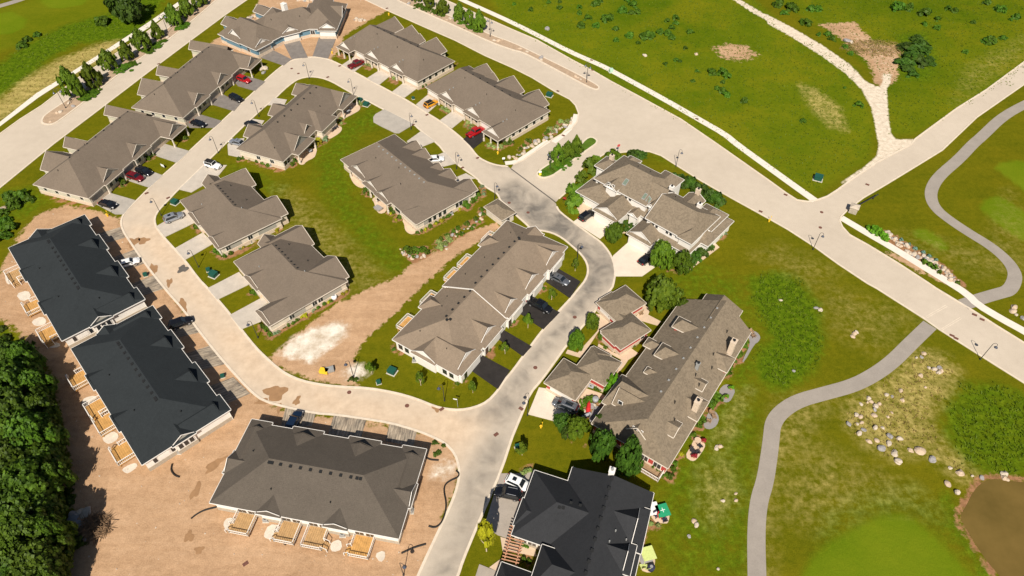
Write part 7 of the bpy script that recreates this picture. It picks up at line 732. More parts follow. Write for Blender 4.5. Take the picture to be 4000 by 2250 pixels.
def tree(i,kind,x,y,hgt,rad,label,group=None,leaf=None,name='tree'):
    t=empty(name,(x,y,0),random.uniform(0,6.28),label,'tree',group)
    base={'oval':.12,'round':.16,'wood':.18,'sap':.38}[kind]; v=i%4
    c=obj_of('crown',crown_mesh(kind,v),t,(0,0,hgt*base),mat=leaf); c.scale=(rad*.86,rad*.86,hgt*(1-base))
    tr=obj_of('trunk',trunk_mesh(kind,v),t); tr.scale=(rad*1.15,rad*1.15,hgt*(.85 if kind!='sap' else .8))
    return t
def tree_label(q):
    if isinstance(q,str): return q,None
    k,i=q; o=('first','second','third','fourth','fifth','sixth','seventh','eighth','ninth')
    if k=='nw': return '%s tree in the west boulevard median counted from its bare nose'%o[i],'trees in the west boulevard median'
    if k=='ne': return ('%s green tree in the east boulevard median counted from the left'%o[[1,2,3,4,5,0][i]]),'trees in the east boulevard median'
    if k=='en': return ('%s bushy tree in the entry median counted from the lamp'%o[i]),'trees in the entry median'
    if k=='sap': return ['young tree in a mulch ring beside the green transformer box','young tree on the townhouse lawn beside the end wall','small bright young tree at the street corner of the townhouse lawn','young tree between the first two black driveways','young tree with yellowish leaves between the two middle black driveways','young tree on the lawn strip in front of the townhouse bend','young tree beside the green pedestal on the lower lawn'][i],'young lawn trees'
    if k=='sap2': return ['young tree beside the grey sedan drive of the townhouse','young tree between the two lower black driveways'][i],'young lawn trees'
    return 'tall dense tree in the dark wood at the lower left','trees of the dark wood'
for i,(k,x,y,hh,rr,lb) in enumerate(TR):
    lab,grp=tree_label(lb); kk='sap' if k=='sapy' else k
    leaf={'sapy':'leaf_yellow','wood':'leaf_wood','oval':'leaf_street'}.get(k)
    if k=='round': leaf=['leaf_mid','leaf_bright'][i%2] if y>70 else 'leaf_dark'
    if k=='round' and 'dark' in lab: leaf='leaf_dark'
    if k=='round' and 'yellow' in lab: leaf='leaf_bright'
    if k=='wood': hh+=1.2
    if k=='sap' and rr<.9: rr=.9
    tree(i,kk,x,y,hh,rr,lab,grp,leaf,{'wood':'woodland_tree','oval':'street_tree','sap':'young_tree','sapy':'young_tree'}.get(k,'garden_tree'))
SK={'big':('large_bush','shrub','leaf_bright',1.0),'green':('shrub','shrub','leaf_mid',1.0),'mix':('flowering_plant','shrub','leaf_flower',.8),'dark':('shrub','shrub','leaf_dark',.8),'yellow':('yellow_shrub','shrub','leaf_yellow',.9),'silver':('silver_shrub','shrub','leaf_silver',.8),'lime':('lime_bush','shrub','leaf_lime',.8),'blue':('spruce_shrub','shrub','leaf_blue',1.0),'cedar':('cedar','cedar','leaf_lime',3.4),'weed':('undergrowth','bush','leaf_olive',.55),'bush':('wild_bush','bush','leaf_bush',.75),'bigdark':('thicket','bush','leaf_dark',.5),'red':('flower_clump','shrub','leaf_red',.6),'cover':('ground_cover','cover','leaf_bush',.16),'hedge':('hedge','shrub','leaf_dark',.85)}
cnt=0
for kind,label,lst in SH:
    nm,base,leaf,hf=SK[kind]; par=None
    if kind in ('hedge','bigdark') and len(lst)>1:
        cx=sum(q[0] for q in lst)/len(lst); cy=sum(q[1] for q in lst)/len(lst); par=empty(nm,(cx,cy,0),0,label.replace(' clump',''),'hedge' if kind=='hedge' else 'bush')
    for (x,y,r) in lst:
        cnt+=1; o=obj_of('clump' if par else nm,crown_mesh(base,cnt%4),par,(x-(cx if par else 0),y-(cy if par else 0),-.05),mat=leaf)
        rr=max(r,.45)*(1.2 if kind=='hedge' else 1.0); o.scale=(rr*1.05,rr*1.05*random.uniform(.85,1.1),max(.35 if kind!='cover' else .22,rr*hf*1.35*random.uniform(.85,1.15))); o.rotation_euler=(0,0,random.uniform(0,6.28))
        if not par: tag(o,label,{'cedar':'cedar','red':'flowers','mix':'plant','cover':'ground cover','weed':'undergrowth'}.get(kind,'bush'),label.split(' ',1)[1] if len(lst)>1 else None)
# rocks: four shapes
RM=[]
for k in range(5):
    b=bmesh.new(); bmesh.ops.create_icosphere(b,subdivisions=2,radius=1.0); g=random.Random(k); ph=[g.uniform(0,6) for _ in range(6)]
    for v in b.verts:
        c=v.co; f=1+.22*math.sin(2.3*c.x+ph[0])+.18*math.sin(3.1*c.y+ph[1])+.15*math.sin(4*c.z+ph[2])+.10*math.sin(5*c.x*c.y+ph[3]); v.co=Vector((c.x*f,c.y*f*g.uniform(.8,.84),c.z*f*.72))
    me=bpy.data.meshes.new('rock'); b.to_mesh(me); b.free(); me.materials.append(MATS[('rock_warm','rock_pale','rock_grey','rock_pale','rock_warm')[k]]); RM.append(me)
i=0
for label,lst in RK:
    for x,y,r in lst:
        i+=1; k=i%5
        slab='slab' in label; o=obj_of('stone_slab' if slab else 'boulder',RM[2 if slab and i%3 else k],None,(x,y,r*.12)); s_=max(.28,r)
        if slab: o.material_slots[0].link='OBJECT'; o.material_slots[0].material=MATS['rock_grey' if i%3 else 'rock_pale']
        o.scale=(s_*random.uniform(.8,1.25),s_*random.uniform(.8,1.2),s_*(random.uniform(.7,1.1) if not slab else .35)); o.rotation_euler=(random.uniform(-.3,.3),random.uniform(-.3,.3),random.uniform(0,6.3)); tag(o,label,'rock',label.split(' ',1)[1])
# grass tufts on rough ground
def tufts(name,polys,n_,hgt,mat,seed):
    g=np.random.default_rng(seed); out=[]
    for poly,w in polys:
        A=np.array(poly); lo=A.min(0);hi=A.max(0); q=g.uniform(lo,hi,(int(n_*w),2)); q=q[sdist(q,poly)>.3+2.6*g.random(len(q))**2+1.1*np.sin(q[:,0]*.9+2*np.sin(q[:,1]*.35))]; out.append(q)
    P=np.concatenate(out); m_=len(P); k=3; P=np.repeat(P,k,0)+g.normal(size=(m_*k,2))*.10; M=len(P); a=g.uniform(0,6.28,M); h_=hgt*g.uniform(.5,1.4,M); w_=.04+.07*g.random(M)
    dx,dy=np.cos(a)*w_,np.sin(a)*w_; lx,ly=np.cos(a+1.6)*h_*.5*g.normal(size=M),np.sin(a+1.6)*h_*.5*g.normal(size=M)
    Q=np.stack([np.c_[P[:,0]-dx,P[:,1]-dy,np.zeros(M)],np.c_[P[:,0]+dx,P[:,1]+dy,np.zeros(M)],np.c_[P[:,0]+dx*.4+lx,P[:,1]+dy*.4+ly,h_],np.c_[P[:,0]-dx*.4+lx,P[:,1]-dy*.4+ly,h_*.9]],1)
    o=obj_of(name,quadmesh(name,Q,mat)); o['kind']='stuff'; return o
LP=[p for ch,fe,w,p in MASKS if ch=='lush' and w>.8]; SP=[p for ch,fe,w,p in MASKS if ch=='straw' and w>.6]; MP=[p for ch,fe,w,p in MASKS if ch=='meadow']
tag(tufts('rough_grass',[(LP[0],1.0),(LP[1],1.5),(LP[2],.8),(LP[-1],.4)],1900,.36,'grass_tuft',3),'tall lush grass on the rough patches','grass')
tag(tufts('dry_grass',[(SP[0],1.0),(SP[1],1.2)],1500,.26,'grass_dry',4),'pale dry grass on the mounds','grass')
tag(tufts('meadow_grass',[(MP[0],1.6),(MP[1],1.3)],9000,.26,'grass_tuft',5),'rough meadow grass of the open field','grass')
# loose stones on the bare soil
g_=np.random.default_rng(11); out=[]
for ch,fe,w,poly in MASKS:
    if ch!='dirt' or len(poly)<9 or poly[0][0]>60: continue
    A=np.array(poly); lo=A.min(0); hi=A.max(0); q=g_.uniform(lo,hi,(int((hi-lo).prod()*.10),2)); out.append(q[sdist(q,poly)>1.0])
q=np.concatenate(out); ok=np.ones(len(q),bool)
for o_ in (LO,BE,BLVD_W): ok&=~inside(q,[tuple(p_) for p_ in o_])
q=q[ok]; V=[];Fk=[]
for x,y in q.tolist():
    r_=.06+.16*g_.random()**3; k=len(V); h_=r_*g_.uniform(.5,1.0)
    V+=[(x+r_*g_.uniform(.6,1.2)*math.cos(t_),y+r_*g_.uniform(.6,1.2)*math.sin(t_),0) for t_ in (0,1.57,3.14,4.71)]+[(x+r_*g_.uniform(-.3,.3),y+r_*g_.uniform(-.3,.3),h_)]; Fk+=[(k,k+1,k+4),(k+1,k+2,k+4),(k+2,k+3,k+4),(k+3,k,k+4)]
o=mesh_obj('loose_stones',V,Fk,'rock_pale'); tag(o,'loose stones and rubble scattered over the bare soil','stones',kind='stuff')
# ------------------------------------------------------------------ street lamps
b=MB(); b.tube([(0,0,-.05),(0,0,.35)],[.17,.13],10); LB=b.mesh('lamp_base','metal_dark')
b=MB(); b.tube([(0,0,.3),(0,0,4.9)],[.075,.055],8); LPm=b.mesh('lamp_pole','metal_dark')
arc=[(0,0,4.8)]+[(-.38+.38*math.cos(t_),0,5.0+.42*math.sin(t_)) for t_ in [math.pi*k/8 for k in range(9)]]+[(-.76,0,4.85)]
b=MB(); b.tube(arc,.04,6); LA=b.mesh('lamp_arm','metal_dark')
b=MB(); b.tube([(-.76,0,4.9),(-.76,0,4.78),(-.76,0,4.66),(-.76,0,4.5),(-.76,0,4.42)],[.05,.10,.17,.32,.36],12); LS=b.mesh('lamp_shade','lamp_shade',True)
b=MB(); b.tube([(-.76,0,4.41),(-.76,0,4.36),(-.76,0,4.30)],[.15,.14,.03],8); LG=b.mesh('lamp_bulb','sign_white',True)
LLAB=['street lamp on the grass inside the top bend','street lamp at the gutter corner of the notched bungalow','street lamp beside the wide grey parking pad','street lamp on the lawn behind the notched bungalow','street lamp at the left bend near the silver crossover','street lamp by the green box near the white off road car','street lamp on the lawn between the two square bungalows','street lamp at the edge of the lowest square bungalow lawn','street lamp on the dirt lot with weeds at its foot','street lamp on the corner lawn of the long townhouse','street lamp in front of the large bungalow drives','street lamp behind the small shed','street lamp on the lawn at the bend of the new asphalt','street lamp beside the minivan drive','street lamp on the grass edge opposite the crossroads','street lamp at the right edge beside the east road','street lamp on the lawn edge of the white condo','street lamp in the entry median','street lamp at the bottom edge on bare soil','twin headed lamp on the bare nose of the west median','twin headed lamp among the trees of the west median','twin headed lamp near the tip of the east median','twin headed lamp beside the trees of the east median']
LROT=[0.3,0.4,2.6,0.3,.3,.3,.2,.3,.4,.3,2.7,2.7,2.8,.2,2.7,2.6,2.6,.6,2.7,.5,.5,2.4,2.4]
for (k,x,y),lb,ro in zip(LAMPS,LLAB,LROT):
    t=empty('street_lamp',(x,y,0),ro,lb,'street lamp','street lamps'); sc=1.0 if k=='s' else 1.14; t.scale=(sc,sc,sc)
    obj_of('lamp_base',LB,t); obj_of('lamp_pole',LPm,t)
    for s_ in ((1,) if k=='s' else (1,-1)):
        a=obj_of('lamp_arm',LA,t); sh=obj_of('lamp_shade',LS,t); bu=obj_of('bulb',LG,sh)
        if s_<0: a.scale=(-1,1,1); sh.scale=(-1,1,1)
# ------------------------------------------------------------------ cars
CM={}
def carmeshes(kind):
    if kind in CM: return CM[kind]
    D_={'sedan':dict(L=4.75,W=1.84,H=1.44,zb=.93,hood=(.86,.98),cab=(-2.0,-1.25,.45,1.15),tail=.95),'suv':dict(L=4.65,W=1.9,H=1.70,zb=1.05,hood=(.95,1.08),cab=(-2.2,-1.85,.35,1.05),tail=1.05),'van':dict(L=5.1,W=2.0,H=1.78,zb=1.05,hood=(.92,1.08),cab=(-2.45,-2.15,.75,1.65),tail=1.05),'jeep':dict(L=4.4,W=1.88,H=1.86,zb=1.15,hood=(1.10,1.16),cab=(-2.05,-1.95,.45,.75),tail=1.12),'pickup':dict(L=5.8,W=2.0,H=1.88,zb=1.15,hood=(1.06,1.18),cab=(-.95,-.7,.95,1.6),tail=1.12)}[kind]
    L,W,H,zb=D_['L'],D_['W'],D_['H'],D_['zb']; x0,x1=-L/2,L/2; c0,c1,c2,c3=D_['cab']; hw=W/2; r={}
    b=MB(); st=[(x0,.42,D_['tail']-.12,hw*.80),(x0+.12,.30,D_['tail'],hw*.93),(x0+.6,.24,D_['tail']+.03,hw*.99),(c0+.3,.24,zb+.02,hw),(0,.24,zb,hw),(c3,.24,zb,hw),(c3+.5,.24,D_['hood'][1]-.04,hw*.985),(x1-.45,.26,D_['hood'][0]-.02,hw*.95),(x1-.12,.30,D_['hood'][0]-.14,hw*.86),(x1,.38,D_['hood'][0]-.28,hw*.70)]
    st.sort(key=lambda q:q[0]); k0=0
    for x,za,zt,w in st:
        b.v+=[(x,-w*.9,za),(x,-w,za+.22),(x,-w*.99,zt-.18),(x,-w*.86,zt-.02),(x,-w*.4,zt+.03),(x,w*.4,zt+.03),(x,w*.86,zt-.02),(x,w*.99,zt-.18),(x,w,za+.22),(x,w*.9,za)]
    for i in range(len(st)-1):
        for j in range(10): b.f.append((i*10+j,i*10+(j+1)%10,(i+1)*10+(j+1)%10,(i+1)*10+j)); b.m.append(0)
    b.f.append(tuple(range(10))); b.f.append(tuple((len(st)-1)*10+j for j in range(10))[::-1]); b.m+=[0,0]
    r['body']=b.mesh('body','paint_red',True)
    # cabin shell
    b=MB(); wb=hw*.93; wt=hw*.76; B=[(c0,-wb,zb-.03),(c3,-wb,zb-.03),(c3,wb,zb-.03),(c0,wb,zb-.03)]; Tt=[(c1,-wt,H-.05),(c2,-wt,H-.05),(c2,wt,H-.05),(c1,wt,H-.05)]; Tc=[(c1+.25,-wt*.75,H),(c2-.3,-wt*.75,H),(c2-.3,wt*.75,H),(c1+.25,wt*.75,H)]
    b.v=B+Tt+Tc; b.f=[(0,1,5,4),(1,2,6,5),(2,3,7,6),(3,0,4,7),(4,5,9,8),(5,6,10,9),(6,7,11,10),(7,4,8,11),(8,9,10,11)]; b.m=[0]*9; r['cabin']=b.mesh('cabin','paint_red')
    def panel(ids,sh,nm,push=.015):
        q=[Vector((B+Tt)[i]) for i in ids]; c=sum(q,Vector())/4; nrm=(q[1]-q[0]).cross(q[3]-q[0]).normalized()
        if nrm.dot(c-Vector((0,0,zb)))<0: nrm=-nrm
        m_=MB(); m_.poly([c+(p-c)*sh+nrm*push for p in q]); r[nm]=m_.mesh(nm,'glass_car')
    panel((1,2,6,5),.9,'windshield'); panel((3,0,4,7),.86,'rear_window'); panel((0,1,5,4),.84,'side_window_a'); panel((2,3,7,6),.84,'side_window_b')
    b=MB(); b.box(x1-.5,x1-.1,-hw*.86,-hw*.56,.62,.78); r['hl']=b.mesh('headlight','light_white'); b=MB(); b.box(x0-.012,x0+.16,-hw*.90,-hw*.60,.72,.92); r['tl']=b.mesh('tail_light','light_red')
    b=MB(); b.tube([(0,-.11,0),(0,.11,0)],.355,16); r['wheel']=b.mesh('wheel','tyre'); b=MB(); b.tube([(0,-.12,0),(0,.12,0)],.22,10); r['rim']=b.mesh('rim','rim')
    b=MB(); b.box(c3-.5,c3-.35,-hw-.18,-hw*.93,zb+.02,zb+.2); b.box(c3-.5,c3-.35,hw*.93,hw+.18,zb+.02,zb+.2); r['mirror']=b.mesh('mirror','metal_dark')
    if kind in('suv','van'):
        b=MB(); 
        for s_ in (-1,1): b.bar((c1+.3,s_*wt*.86,H+.03),(c2-.3,s_*wt*.86,H+.03),.05,.05)
        r['rail']=b.mesh('roof_rail','metal_grey')
    if kind=='pickup':
        b=MB(); b.box(x0+.15,c0-.1,-hw*.8,hw*.8,D_['tail']-.02,D_['tail']+.045); r['bed']=b.mesh('bed_cover','hose_black')
    b=MB(); b.box(c1+.75,c2-.75,-wt*.5,wt*.5,H-.01,H+.02); r['sunroof']=b.mesh('sunroof','glass_car')
    b=MB(); b.box(c1+.1,c2-.05,-wt*.97,wt*.97,H-.05,H+.03); r['roofpanel']=b.mesh('roof_panel','hose_black')
    r['dim']=(L,hw); CM[kind]=r; return r
for kind,col,x,y,an,lb in CARS:
    r=carmeshes(kind); t=empty('parked_'+{'pickup':'pickup','van':'minivan'}.get(kind,'car'),(x,y,.115),R(an),lb,{'pickup':'pickup truck','van':'minivan'}.get(kind,'car'),'parked vehicles'); L,hw=r['dim']; pm='paint_'+col
    obj_of('body',r['body'],t,mat=pm); obj_of('cabin',r['cabin'],t,mat=pm)
    for k in ('windshield','rear_window','side_window_a','side_window_b'): obj_of(k.replace('_a','').replace('_b','') if k[-2]=='_' else k,r[k],t)
    for k in ('hl','tl'):
        for s_ in (1,-1): o=obj_of('headlight' if k=='hl' else 'tail_light',r[k],t); o.scale=(1,s_,1)
    for wx in (-L*.30,L*.305):
        for wy in (-hw+.11,hw-.11): w=obj_of('wheel',r['wheel'],t,(wx,wy,.355)); obj_of('rim',r['rim'],w)
    obj_of('mirror',r['mirror'],t)
    if 'rail' in r and ('rails' in lb or col=='silver'): obj_of('roof_rail',r['rail'],t)
    if 'bed' in r: obj_of('bed_cover',r['bed'],t)
    if 'sunroof' in lb or col in('silver','grey'): obj_of('sunroof',r['sunroof'],t)
    if 'black top' in lb or 'black roof' in lb: obj_of('roof_panel',r['roofpanel'],t)
# ------------------------------------------------------------------ small street things
for x,y,w,lb in BOX:
    t=empty('utility_box',(x,y,0),R(-25 if w>1.2 else 20),lb,'utility box'); pale_='pale' in lb
    b=MB(); b.box(-w*.62,w*.62,-w*.55,w*.55,0,.1); b.build('pad','box_pad',t)
    b=MB(); hgt=w*.62 if w>1.2 else w; b.box(-w/2,w/2,-w*.42,w*.42,.1,hgt); b.box(-w*.53,w*.53,-w*.45,w*.45,hgt,hgt+.07); b.build('cabinet','box_pale' if pale_ else 'box_green',t); b=MB(); b.box(-w*.4,w*.4,-w*.45,-w*.42,.2,hgt-.1); b.build('door','box_pale' if pale_ else 'box_green',t)
for x,y,lb in HYD:
    t=empty('fire_hydrant',(x,y,0),0,lb,'hydrant'); b=MB(); b.tube([(0,0,0),(0,0,.1),(0,0,.7),(0,0,.82),(0,0,.95)],[.2,.14,.14,.16,.04],10); b.build('barrel','hydrant_yellow',t,True); b=MB(); b.tube([(-.28,0,.55),(.28,0,.55)],.08,8); b.build('nozzle','hydrant_yellow',t)
    b=MB(); b.tube([(.25,.1,0),(.25,.1,1.7)],.035,6); b.box(.16,.34,.08,.12,1.45,1.75); b.build('marker','hydrant_yellow',t)
b=MB(); b.box(-.45,.45,-.3,.3,0,.02)
for k in range(5): b.box(-.40,.40,-.26+.11*k,-.20+.11*k,.02,.035)
CBm=b.mesh('storm_drain','iron_rust')
for k,(x,y) in enumerate(CB): o=obj_of('storm_drain',CBm,None,(x,y,.105 if k not in (23,) else .02)); o.rotation_euler=(0,0,R(-35 if x>0 else 40)); tag(o,'rusty storm drain grate set in the gutter line','drain','storm drain grates')
b=MB(); b.tube([(0,0,0),(0,0,.012)],.42,16); b.tube([(0,0,.012),(0,0,.02)],.34,16); MHm=b.mesh('manhole_cover','iron_rust')
for x,y in MH: o=obj_of('manhole_cover',MHm,None,(x,y,.028)); tag(o,'round manhole cover in the roadway','manhole','manhole covers')
HL=['short curved black drain pipe on the soil below the lower charcoal townhouse','black drain pipe at the left corner of the brown townhouse','long snaking black drain pipe along the kerb right of the brown townhouse','short black drain pipe at the upper right corner of the brown townhouse','short black drain pipe below the first timber deck','black drain pipe at the lower right corner of the brown townhouse']
for l_,lb in zip(HOSE,HL):
    q=smooth_poly(l_,False,2); b=MB(); b.tube([(x,y,.14) for x,y in q],.14,8); tag(b.build('drain_pipe','hose_black'),lb,'pipe')
for x,y,k in SIGNS:
    if k=='stop':
        t=empty('stop_sign',(x,y,0),R(200),'red stop sign on a post at the boulevard corner of the condo lawn','sign'); b=MB(); b.box(-.04,.04,-.04,.04,0,2.9); b.build('post','metal_grey',t)
        b=MB(); b.tube([(0,-.05,2.55),(0,-.075,2.55)],.45,8); o=b.build('plate','sign_red',t); b=MB()
        # STOP lettering from small bars
        S_={'S':[(0,0,1,0),(1,0,1,.5),(0,.5,1,.5),(0,.5,0,1),(0,1,1,1)],'T':[(.5,0,.5,1),(0,1,1,1)],'O':[(0,0,1,0),(1,0,1,1),(1,1,0,1),(0,1,0,0)],'P':[(0,0,0,1),(0,1,1,1),(1,1,1,.5),(1,.5,0,.5)]}
        for j,ch in enumerate('STOP'):
            for x0_,z0_,x1_,z1_ in S_[ch]: b.bar((-.30+j*.16+x0_*.11,-.085,2.45+z0_*.2),(-.30+j*.16+x1_*.11,-.085,2.45+z1_*.2),.03,.012,up=(0,1,0))
        b.build('lettering','sign_white',o)
    elif k=='street':
        t=empty('street_sign',(x,y,0),R(-12),'white street name sign on a thin post at the townhouse corner lawn','sign'); b=MB(); b.tube([(0,0,0),(0,0,2.7)],.035,6); b.build('post','metal_grey',t); b=MB(); b.box(-.75,0,-.02,.02,2.45,2.7); b.build('plate','sign_white',t)
        b=MB(); b.box(-.02,.02,-.02,.75,2.2,2.42); b.build('plate','metal_dark',t)
    elif k in('sign','yel'):
        t=empty('small_sign',(x,y,0.1 if k=='yel' else 0),R(10),'small pale notice sign on a post at the entry corner lawn' if k=='sign' else 'yellow and white marker sign on the nose of the entry median','sign'); b=MB(); b.box(-.05,.05,-.05,.05,0,1.7); b.build('post','metal_dark' if k=='sign' else 'sign_yellow',t); b=MB(); b.box(-.35,.35,-.08,-.05,1.1,1.7); b.build('plate','sign_white',t)
        if k=='yel': b=MB(); b.box(-.3,.3,-.1,-.05,.35,1.0); b.build('plate','sign_yellow',t)
    elif k=='lot':
        t=empty('lawn_sign',(x,y,0),R(-30),'white sign standing on the lawn of the leftmost bungalow','sign'); b=MB(); b.box(-.6,-.54,-.03,.03,0,1.2); b.box(.54,.6,-.03,.03,0,1.2); b.build('post','metal_dark',t); b=MB(); b.box(-.62,.62,-.06,-.035,.45,1.2); b.build('plate','sign_white',t)
    elif k=='mail':
        t=empty('stone_pillar',(x,y,0),R(-30),'square stone pillar with cap at the crossroads corner','pillar'); b=MB(); b.box(-.9,.9,-.9,.9,0,1.6); b.build('shaft','stone_grey',t); b=MB(); b.box(-1.05,1.05,-1.05,1.05,1.6,1.75); b.poly([(-1.05,-1.05,1.75),(1.05,-1.05,1.75),(0,0,2.2)]); b.poly([(1.05,-1.05,1.75),(1.05,1.05,1.75),(0,0,2.2)]); b.poly([(1.05,1.05,1.75),(-1.05,1.05,1.75),(0,0,2.2)]); b.poly([(-1.05,1.05,1.75),(-1.05,-1.05,1.75),(0,0,2.2)]); b.build('cap','rock_pale',t)
        t=empty('barrier_arm',(x+1.6,y+1.4,0),R(33),'long black barrier arm lying along the side road edge beside the pillar','barrier'); b=MB(); b.bar((0,0,.9),(7.5,0,.9),.18,.18); b.build('arm','metal_dark',t); b=MB(); b.box(5.9,6.05,-.08,.08,0,.9); b.box(-.2,.2,-.2,.2,0,1.0); b.build('post','metal_dark',t)
    else:
        o=empty('flower_pole',(x,y,0),0,'pink hanging flower basket on a hook by the condo bushes','flowers'); b=MB(); b.tube([(0,0,0),(0,0,1.9),(.25,0,2.0)],.03,6); b.build('hook','metal_dark',o); q=obj_of('flowers',crown_mesh('shrub',1),o,(.3,0,1.3),mat='leaf_red'); q.scale=(.45,.45,.5)
# stop line and crosswalk lines on the east road
for (x0,y0,x1,y1) in XWALK:
    sheet('crosswalk_line',ribbon_poly([(x0,y0),(x1,y1)],.14),.026,'kerb',step=99)
# ------------------------------------------------------------------ garden furniture and yard things
def chair(x,y,rz,lb,mat='bench_wood',grp='patio chairs'):
    t=empty('patio_chair',(x,y,.06),rz,lb,'chair',grp); b=MB()
    for k in range(4): b.box(-.35,.35,-.34+.17*k,-.34+.17*k+.14,.38,.42)
    b.build('seat',mat,t); b=MB(); b.bar((0,.36,.4),(0,.62,1.0),.68,.05,up=(0,1,0)); b.build('backrest',mat,t)
    for s_ in (-1,1): b=MB(); b.box(s_*.38-.05,s_*.38+.05,-.35,.4,.58,.63); b.build('armrest',mat,t)
    for sx in (-1,1):
        for sy in (-1,1): b=MB(); b.box(sx*.33-.04,sx*.33+.04,sy*.3-.04,sy*.3+.04,0,.4); b.build('leg',mat,t)
def table(x,y,r_,lb,mat='metal_grey',z0=.06):
    t=empty('patio_table',(x,y,z0),0,lb,'table'); b=MB(); b.tube([(0,0,.68),(0,0,.73)],r_,16); b.build('top',mat,t)
    for k in range(3): a=k*2.09; b=MB(); b.tube([(math.cos(a)*r_*.6,math.sin(a)*r_*.6,0),(0,0,.68)],.04,6); b.build('leg',mat,t)
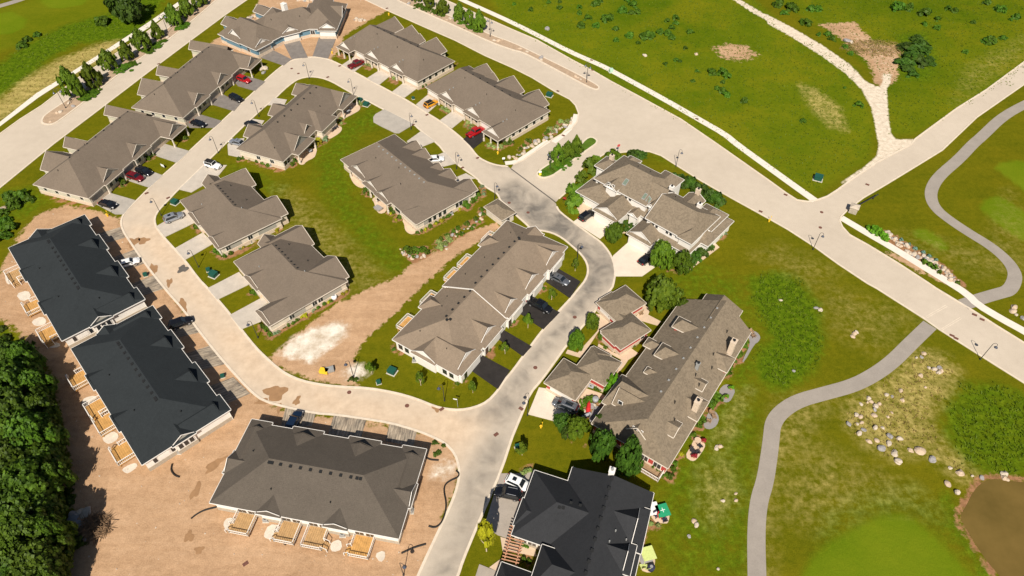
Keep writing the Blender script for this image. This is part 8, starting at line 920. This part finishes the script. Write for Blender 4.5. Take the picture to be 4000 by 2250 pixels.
for k,x,y,rz,lb,mt in FURN:
    if k=='chair': chair(x,y,R(rz),lb,mt)
    elif k=='table': table(x,y,.6,lb,mt)
    elif k=='pot':
        t=empty('planter',(x,y,.05),0,lb,'planter'); b=MB(); b.tube([(0,0,0),(0,0,.45),(0,0,.5)],[.22,.34,.34],10); b.build('pot','pot_clay',t); q=obj_of('plant',crown_mesh('shrub',2),t,(0,0,.42),mat=mt); q.scale=(.5,.5,.55)
    elif k=='ac':
        t=empty('air_conditioner',(x,y,0),R(rz),lb,'air conditioner','air conditioning units'); b=MB(); b.box(-.55,.55,-.55,.55,0,.08); b.build('pad','box_pad',t); b=MB(); b.box(-.42,.42,-.42,.42,.08,.85); b.build('cabinet','vent_grey',t); b=MB(); b.tube([(0,0,.85),(0,0,.88)],.34,12); b.build('fan_grille','vent_dark',t)
    elif k=='grill':
        t=empty('barbecue',(x,y,.06),R(rz),lb,'barbecue'); b=MB(); b.box(-.6,.6,-.3,.3,.1,.85); b.build('cabinet','metal_dark',t); b=MB(); b.tube([(-.45,0,.9),(.45,0,.9)],.3,10); b.build('lid',mt,t); b=MB(); b.box(-.95,-.62,-.28,.28,.8,.85); b.box(.62,.95,-.28,.28,.8,.85); b.build('side_shelf','metal_grey',t)
    elif k=='cover':
        t=empty('covered_table',(x,y,.06),R(rz),lb,'table'); b=MB(); b.box(-1.05,1.05,-1.05,1.05,.62,.72); b.box(-1.08,1.08,-1.08,1.08,.45,.63); o=b.build('cloth',mt,t)
        if mt=='cloth_green': b=MB(); b.box(-.4,.4,-.05,.05,.722,.73); b.box(-.05,.05,-.4,-.06,.722,.73); b.box(-.05,.05,.06,.4,.722,.73); b.build('cross_mark','sign_white',o)
        for sx in (-1,1):
            for sy in (-1,1): b=MB(); b.box(sx*.9-.05,sx*.9+.05,sy*.9-.05,sy*.9+.05,0,.5); b.build('leg','metal_dark',t)
    elif k=='bench':
        t=empty('bench',(x,y,.1),R(rz),lb,'bench'); b=MB(); b.box(-.9,.9,-.25,.2,.4,.46); b.build('seat',mt,t); b=MB(); b.box(-.9,.9,.2,.27,.46,.95); b.build('backrest',mt,t)
        for s_ in (-.8,.8): b=MB(); b.box(s_-.05,s_+.05,-.22,.22,0,.4); b.build('leg','metal_dark',t)
    elif k=='kayak':
        t=empty('blue_tarp_boat',(x,y,.06),R(rz),lb,'boat'); b=MB(); b.tube([(-1.9,0,.3),(-1.2,0,.32),(0,0,.35),(1.2,0,.32),(1.9,0,.3)],[.04,.36,.45,.34,.04],10); b.build('hull',mt,t); b=MB(); b.box(-.9,-.75,-.4,.4,0,.2); b.box(.75,.9,-.4,.4,0,.2); b.build('cradle','bench_wood',t)
    elif k=='fire':
        t=empty('fire_table',(x,y,.06),R(rz),lb,'table'); b=MB(); b.box(-.9,.9,-.6,.6,0,.55); b.build('base','stone_grey',t); b=MB(); b.box(-1.0,1.0,-.7,.7,.55,.62); b.build('top','rock_grey',t)
    elif k=='tub':
        t=empty('water_tank',(x,y,0),R(rz),lb,'tank'); b=MB(); b.tube([(0,0,0),(0,0,.9),(0,0,1.0)],[.55,.6,.4],14); b.build('drum',mt,t,True); b=MB(); b.tube([(0,0,1.0),(0,0,1.06)],.25,10); b.build('lid','vent_grey',t)
    elif k=='pack':
        t=empty('building_material',(x,y,0),R(rz),lb,'pallet'); b=MB(); 
        for j in range(5): b.box(-.9,.9,-.6+.26*j,-.6+.26*j+.16,.1,.14)
        for j in (-.8,0,.8): b.box(j-.06,j+.06,-.6,.6,0,.1)
        b.build('pallet','bench_wood',t); b=MB(); b.box(-.85,.85,-.55,.55,.15,.8); b.build('wrapped_load',mt,t)
# pergola of the charcoal house
t=empty('pergola',PERG[:2]+(0,),R(PERG[2]),'slatted wooden pergola over the walk of the charcoal house','pergola')
for s_ in (-.95,.95): b=MB(); b.box(s_-.08,s_+.08,-4.1,4.1,2.35,2.55); b.build('beam','pergola_wood',t)
bm_=MB(); bm_.box(-1.4,1.4,-.07,.07,2.56,2.72); me=bm_.mesh('slat','pergola_wood')
for k in range(17): obj_of('slat',me,t,(0,-4.0+.5*k,0))
for sx in (-.95,.95):
    for sy in (-3.9,0,3.9): b=MB(); b.box(sx-.08,sx+.08,sy-.08,sy+.08,0,2.35); b.build('post','pergola_wood',t)
# brush heaps
def brush(name,x,y,rx,ry,hh,n_,lb,mat,seed):
    g=random.Random(seed); t=empty(name,(x,y,0),0,lb,'brush pile'); b=MB()
    for k in range(n_):
        a=g.uniform(0,6.28); q=math.sqrt(g.random()); px,py=math.cos(a)*rx*q,math.sin(a)*ry*q; z=hh*(1-q*q)*g.uniform(.2,1)+.05; d=g.uniform(0,3.14); L=g.uniform(.5,1.6); dz=g.uniform(-.25,.35)
        b.tube([(px-math.cos(d)*L,py-math.sin(d)*L,max(.03,z-dz)),(px,py,z+.05),(px+math.cos(d)*L,py+math.sin(d)*L,max(.03,z+dz))],[.05,.045,.015],4,0,False)
    o=b.build('branches',mat,t); o['kind']='stuff'; return t
brush('brush_pile',BRUSH[0],BRUSH[1],2.6,2.2,1.2,260,'heap of cut branches beside stone slabs at the edge of the wood','brush_wood',1)
brush('brush_heap',BRUSH[2],BRUSH[3],11,5,1.0,420,'wide pale heap of dead branches in the upper right field','grass_dry',2)
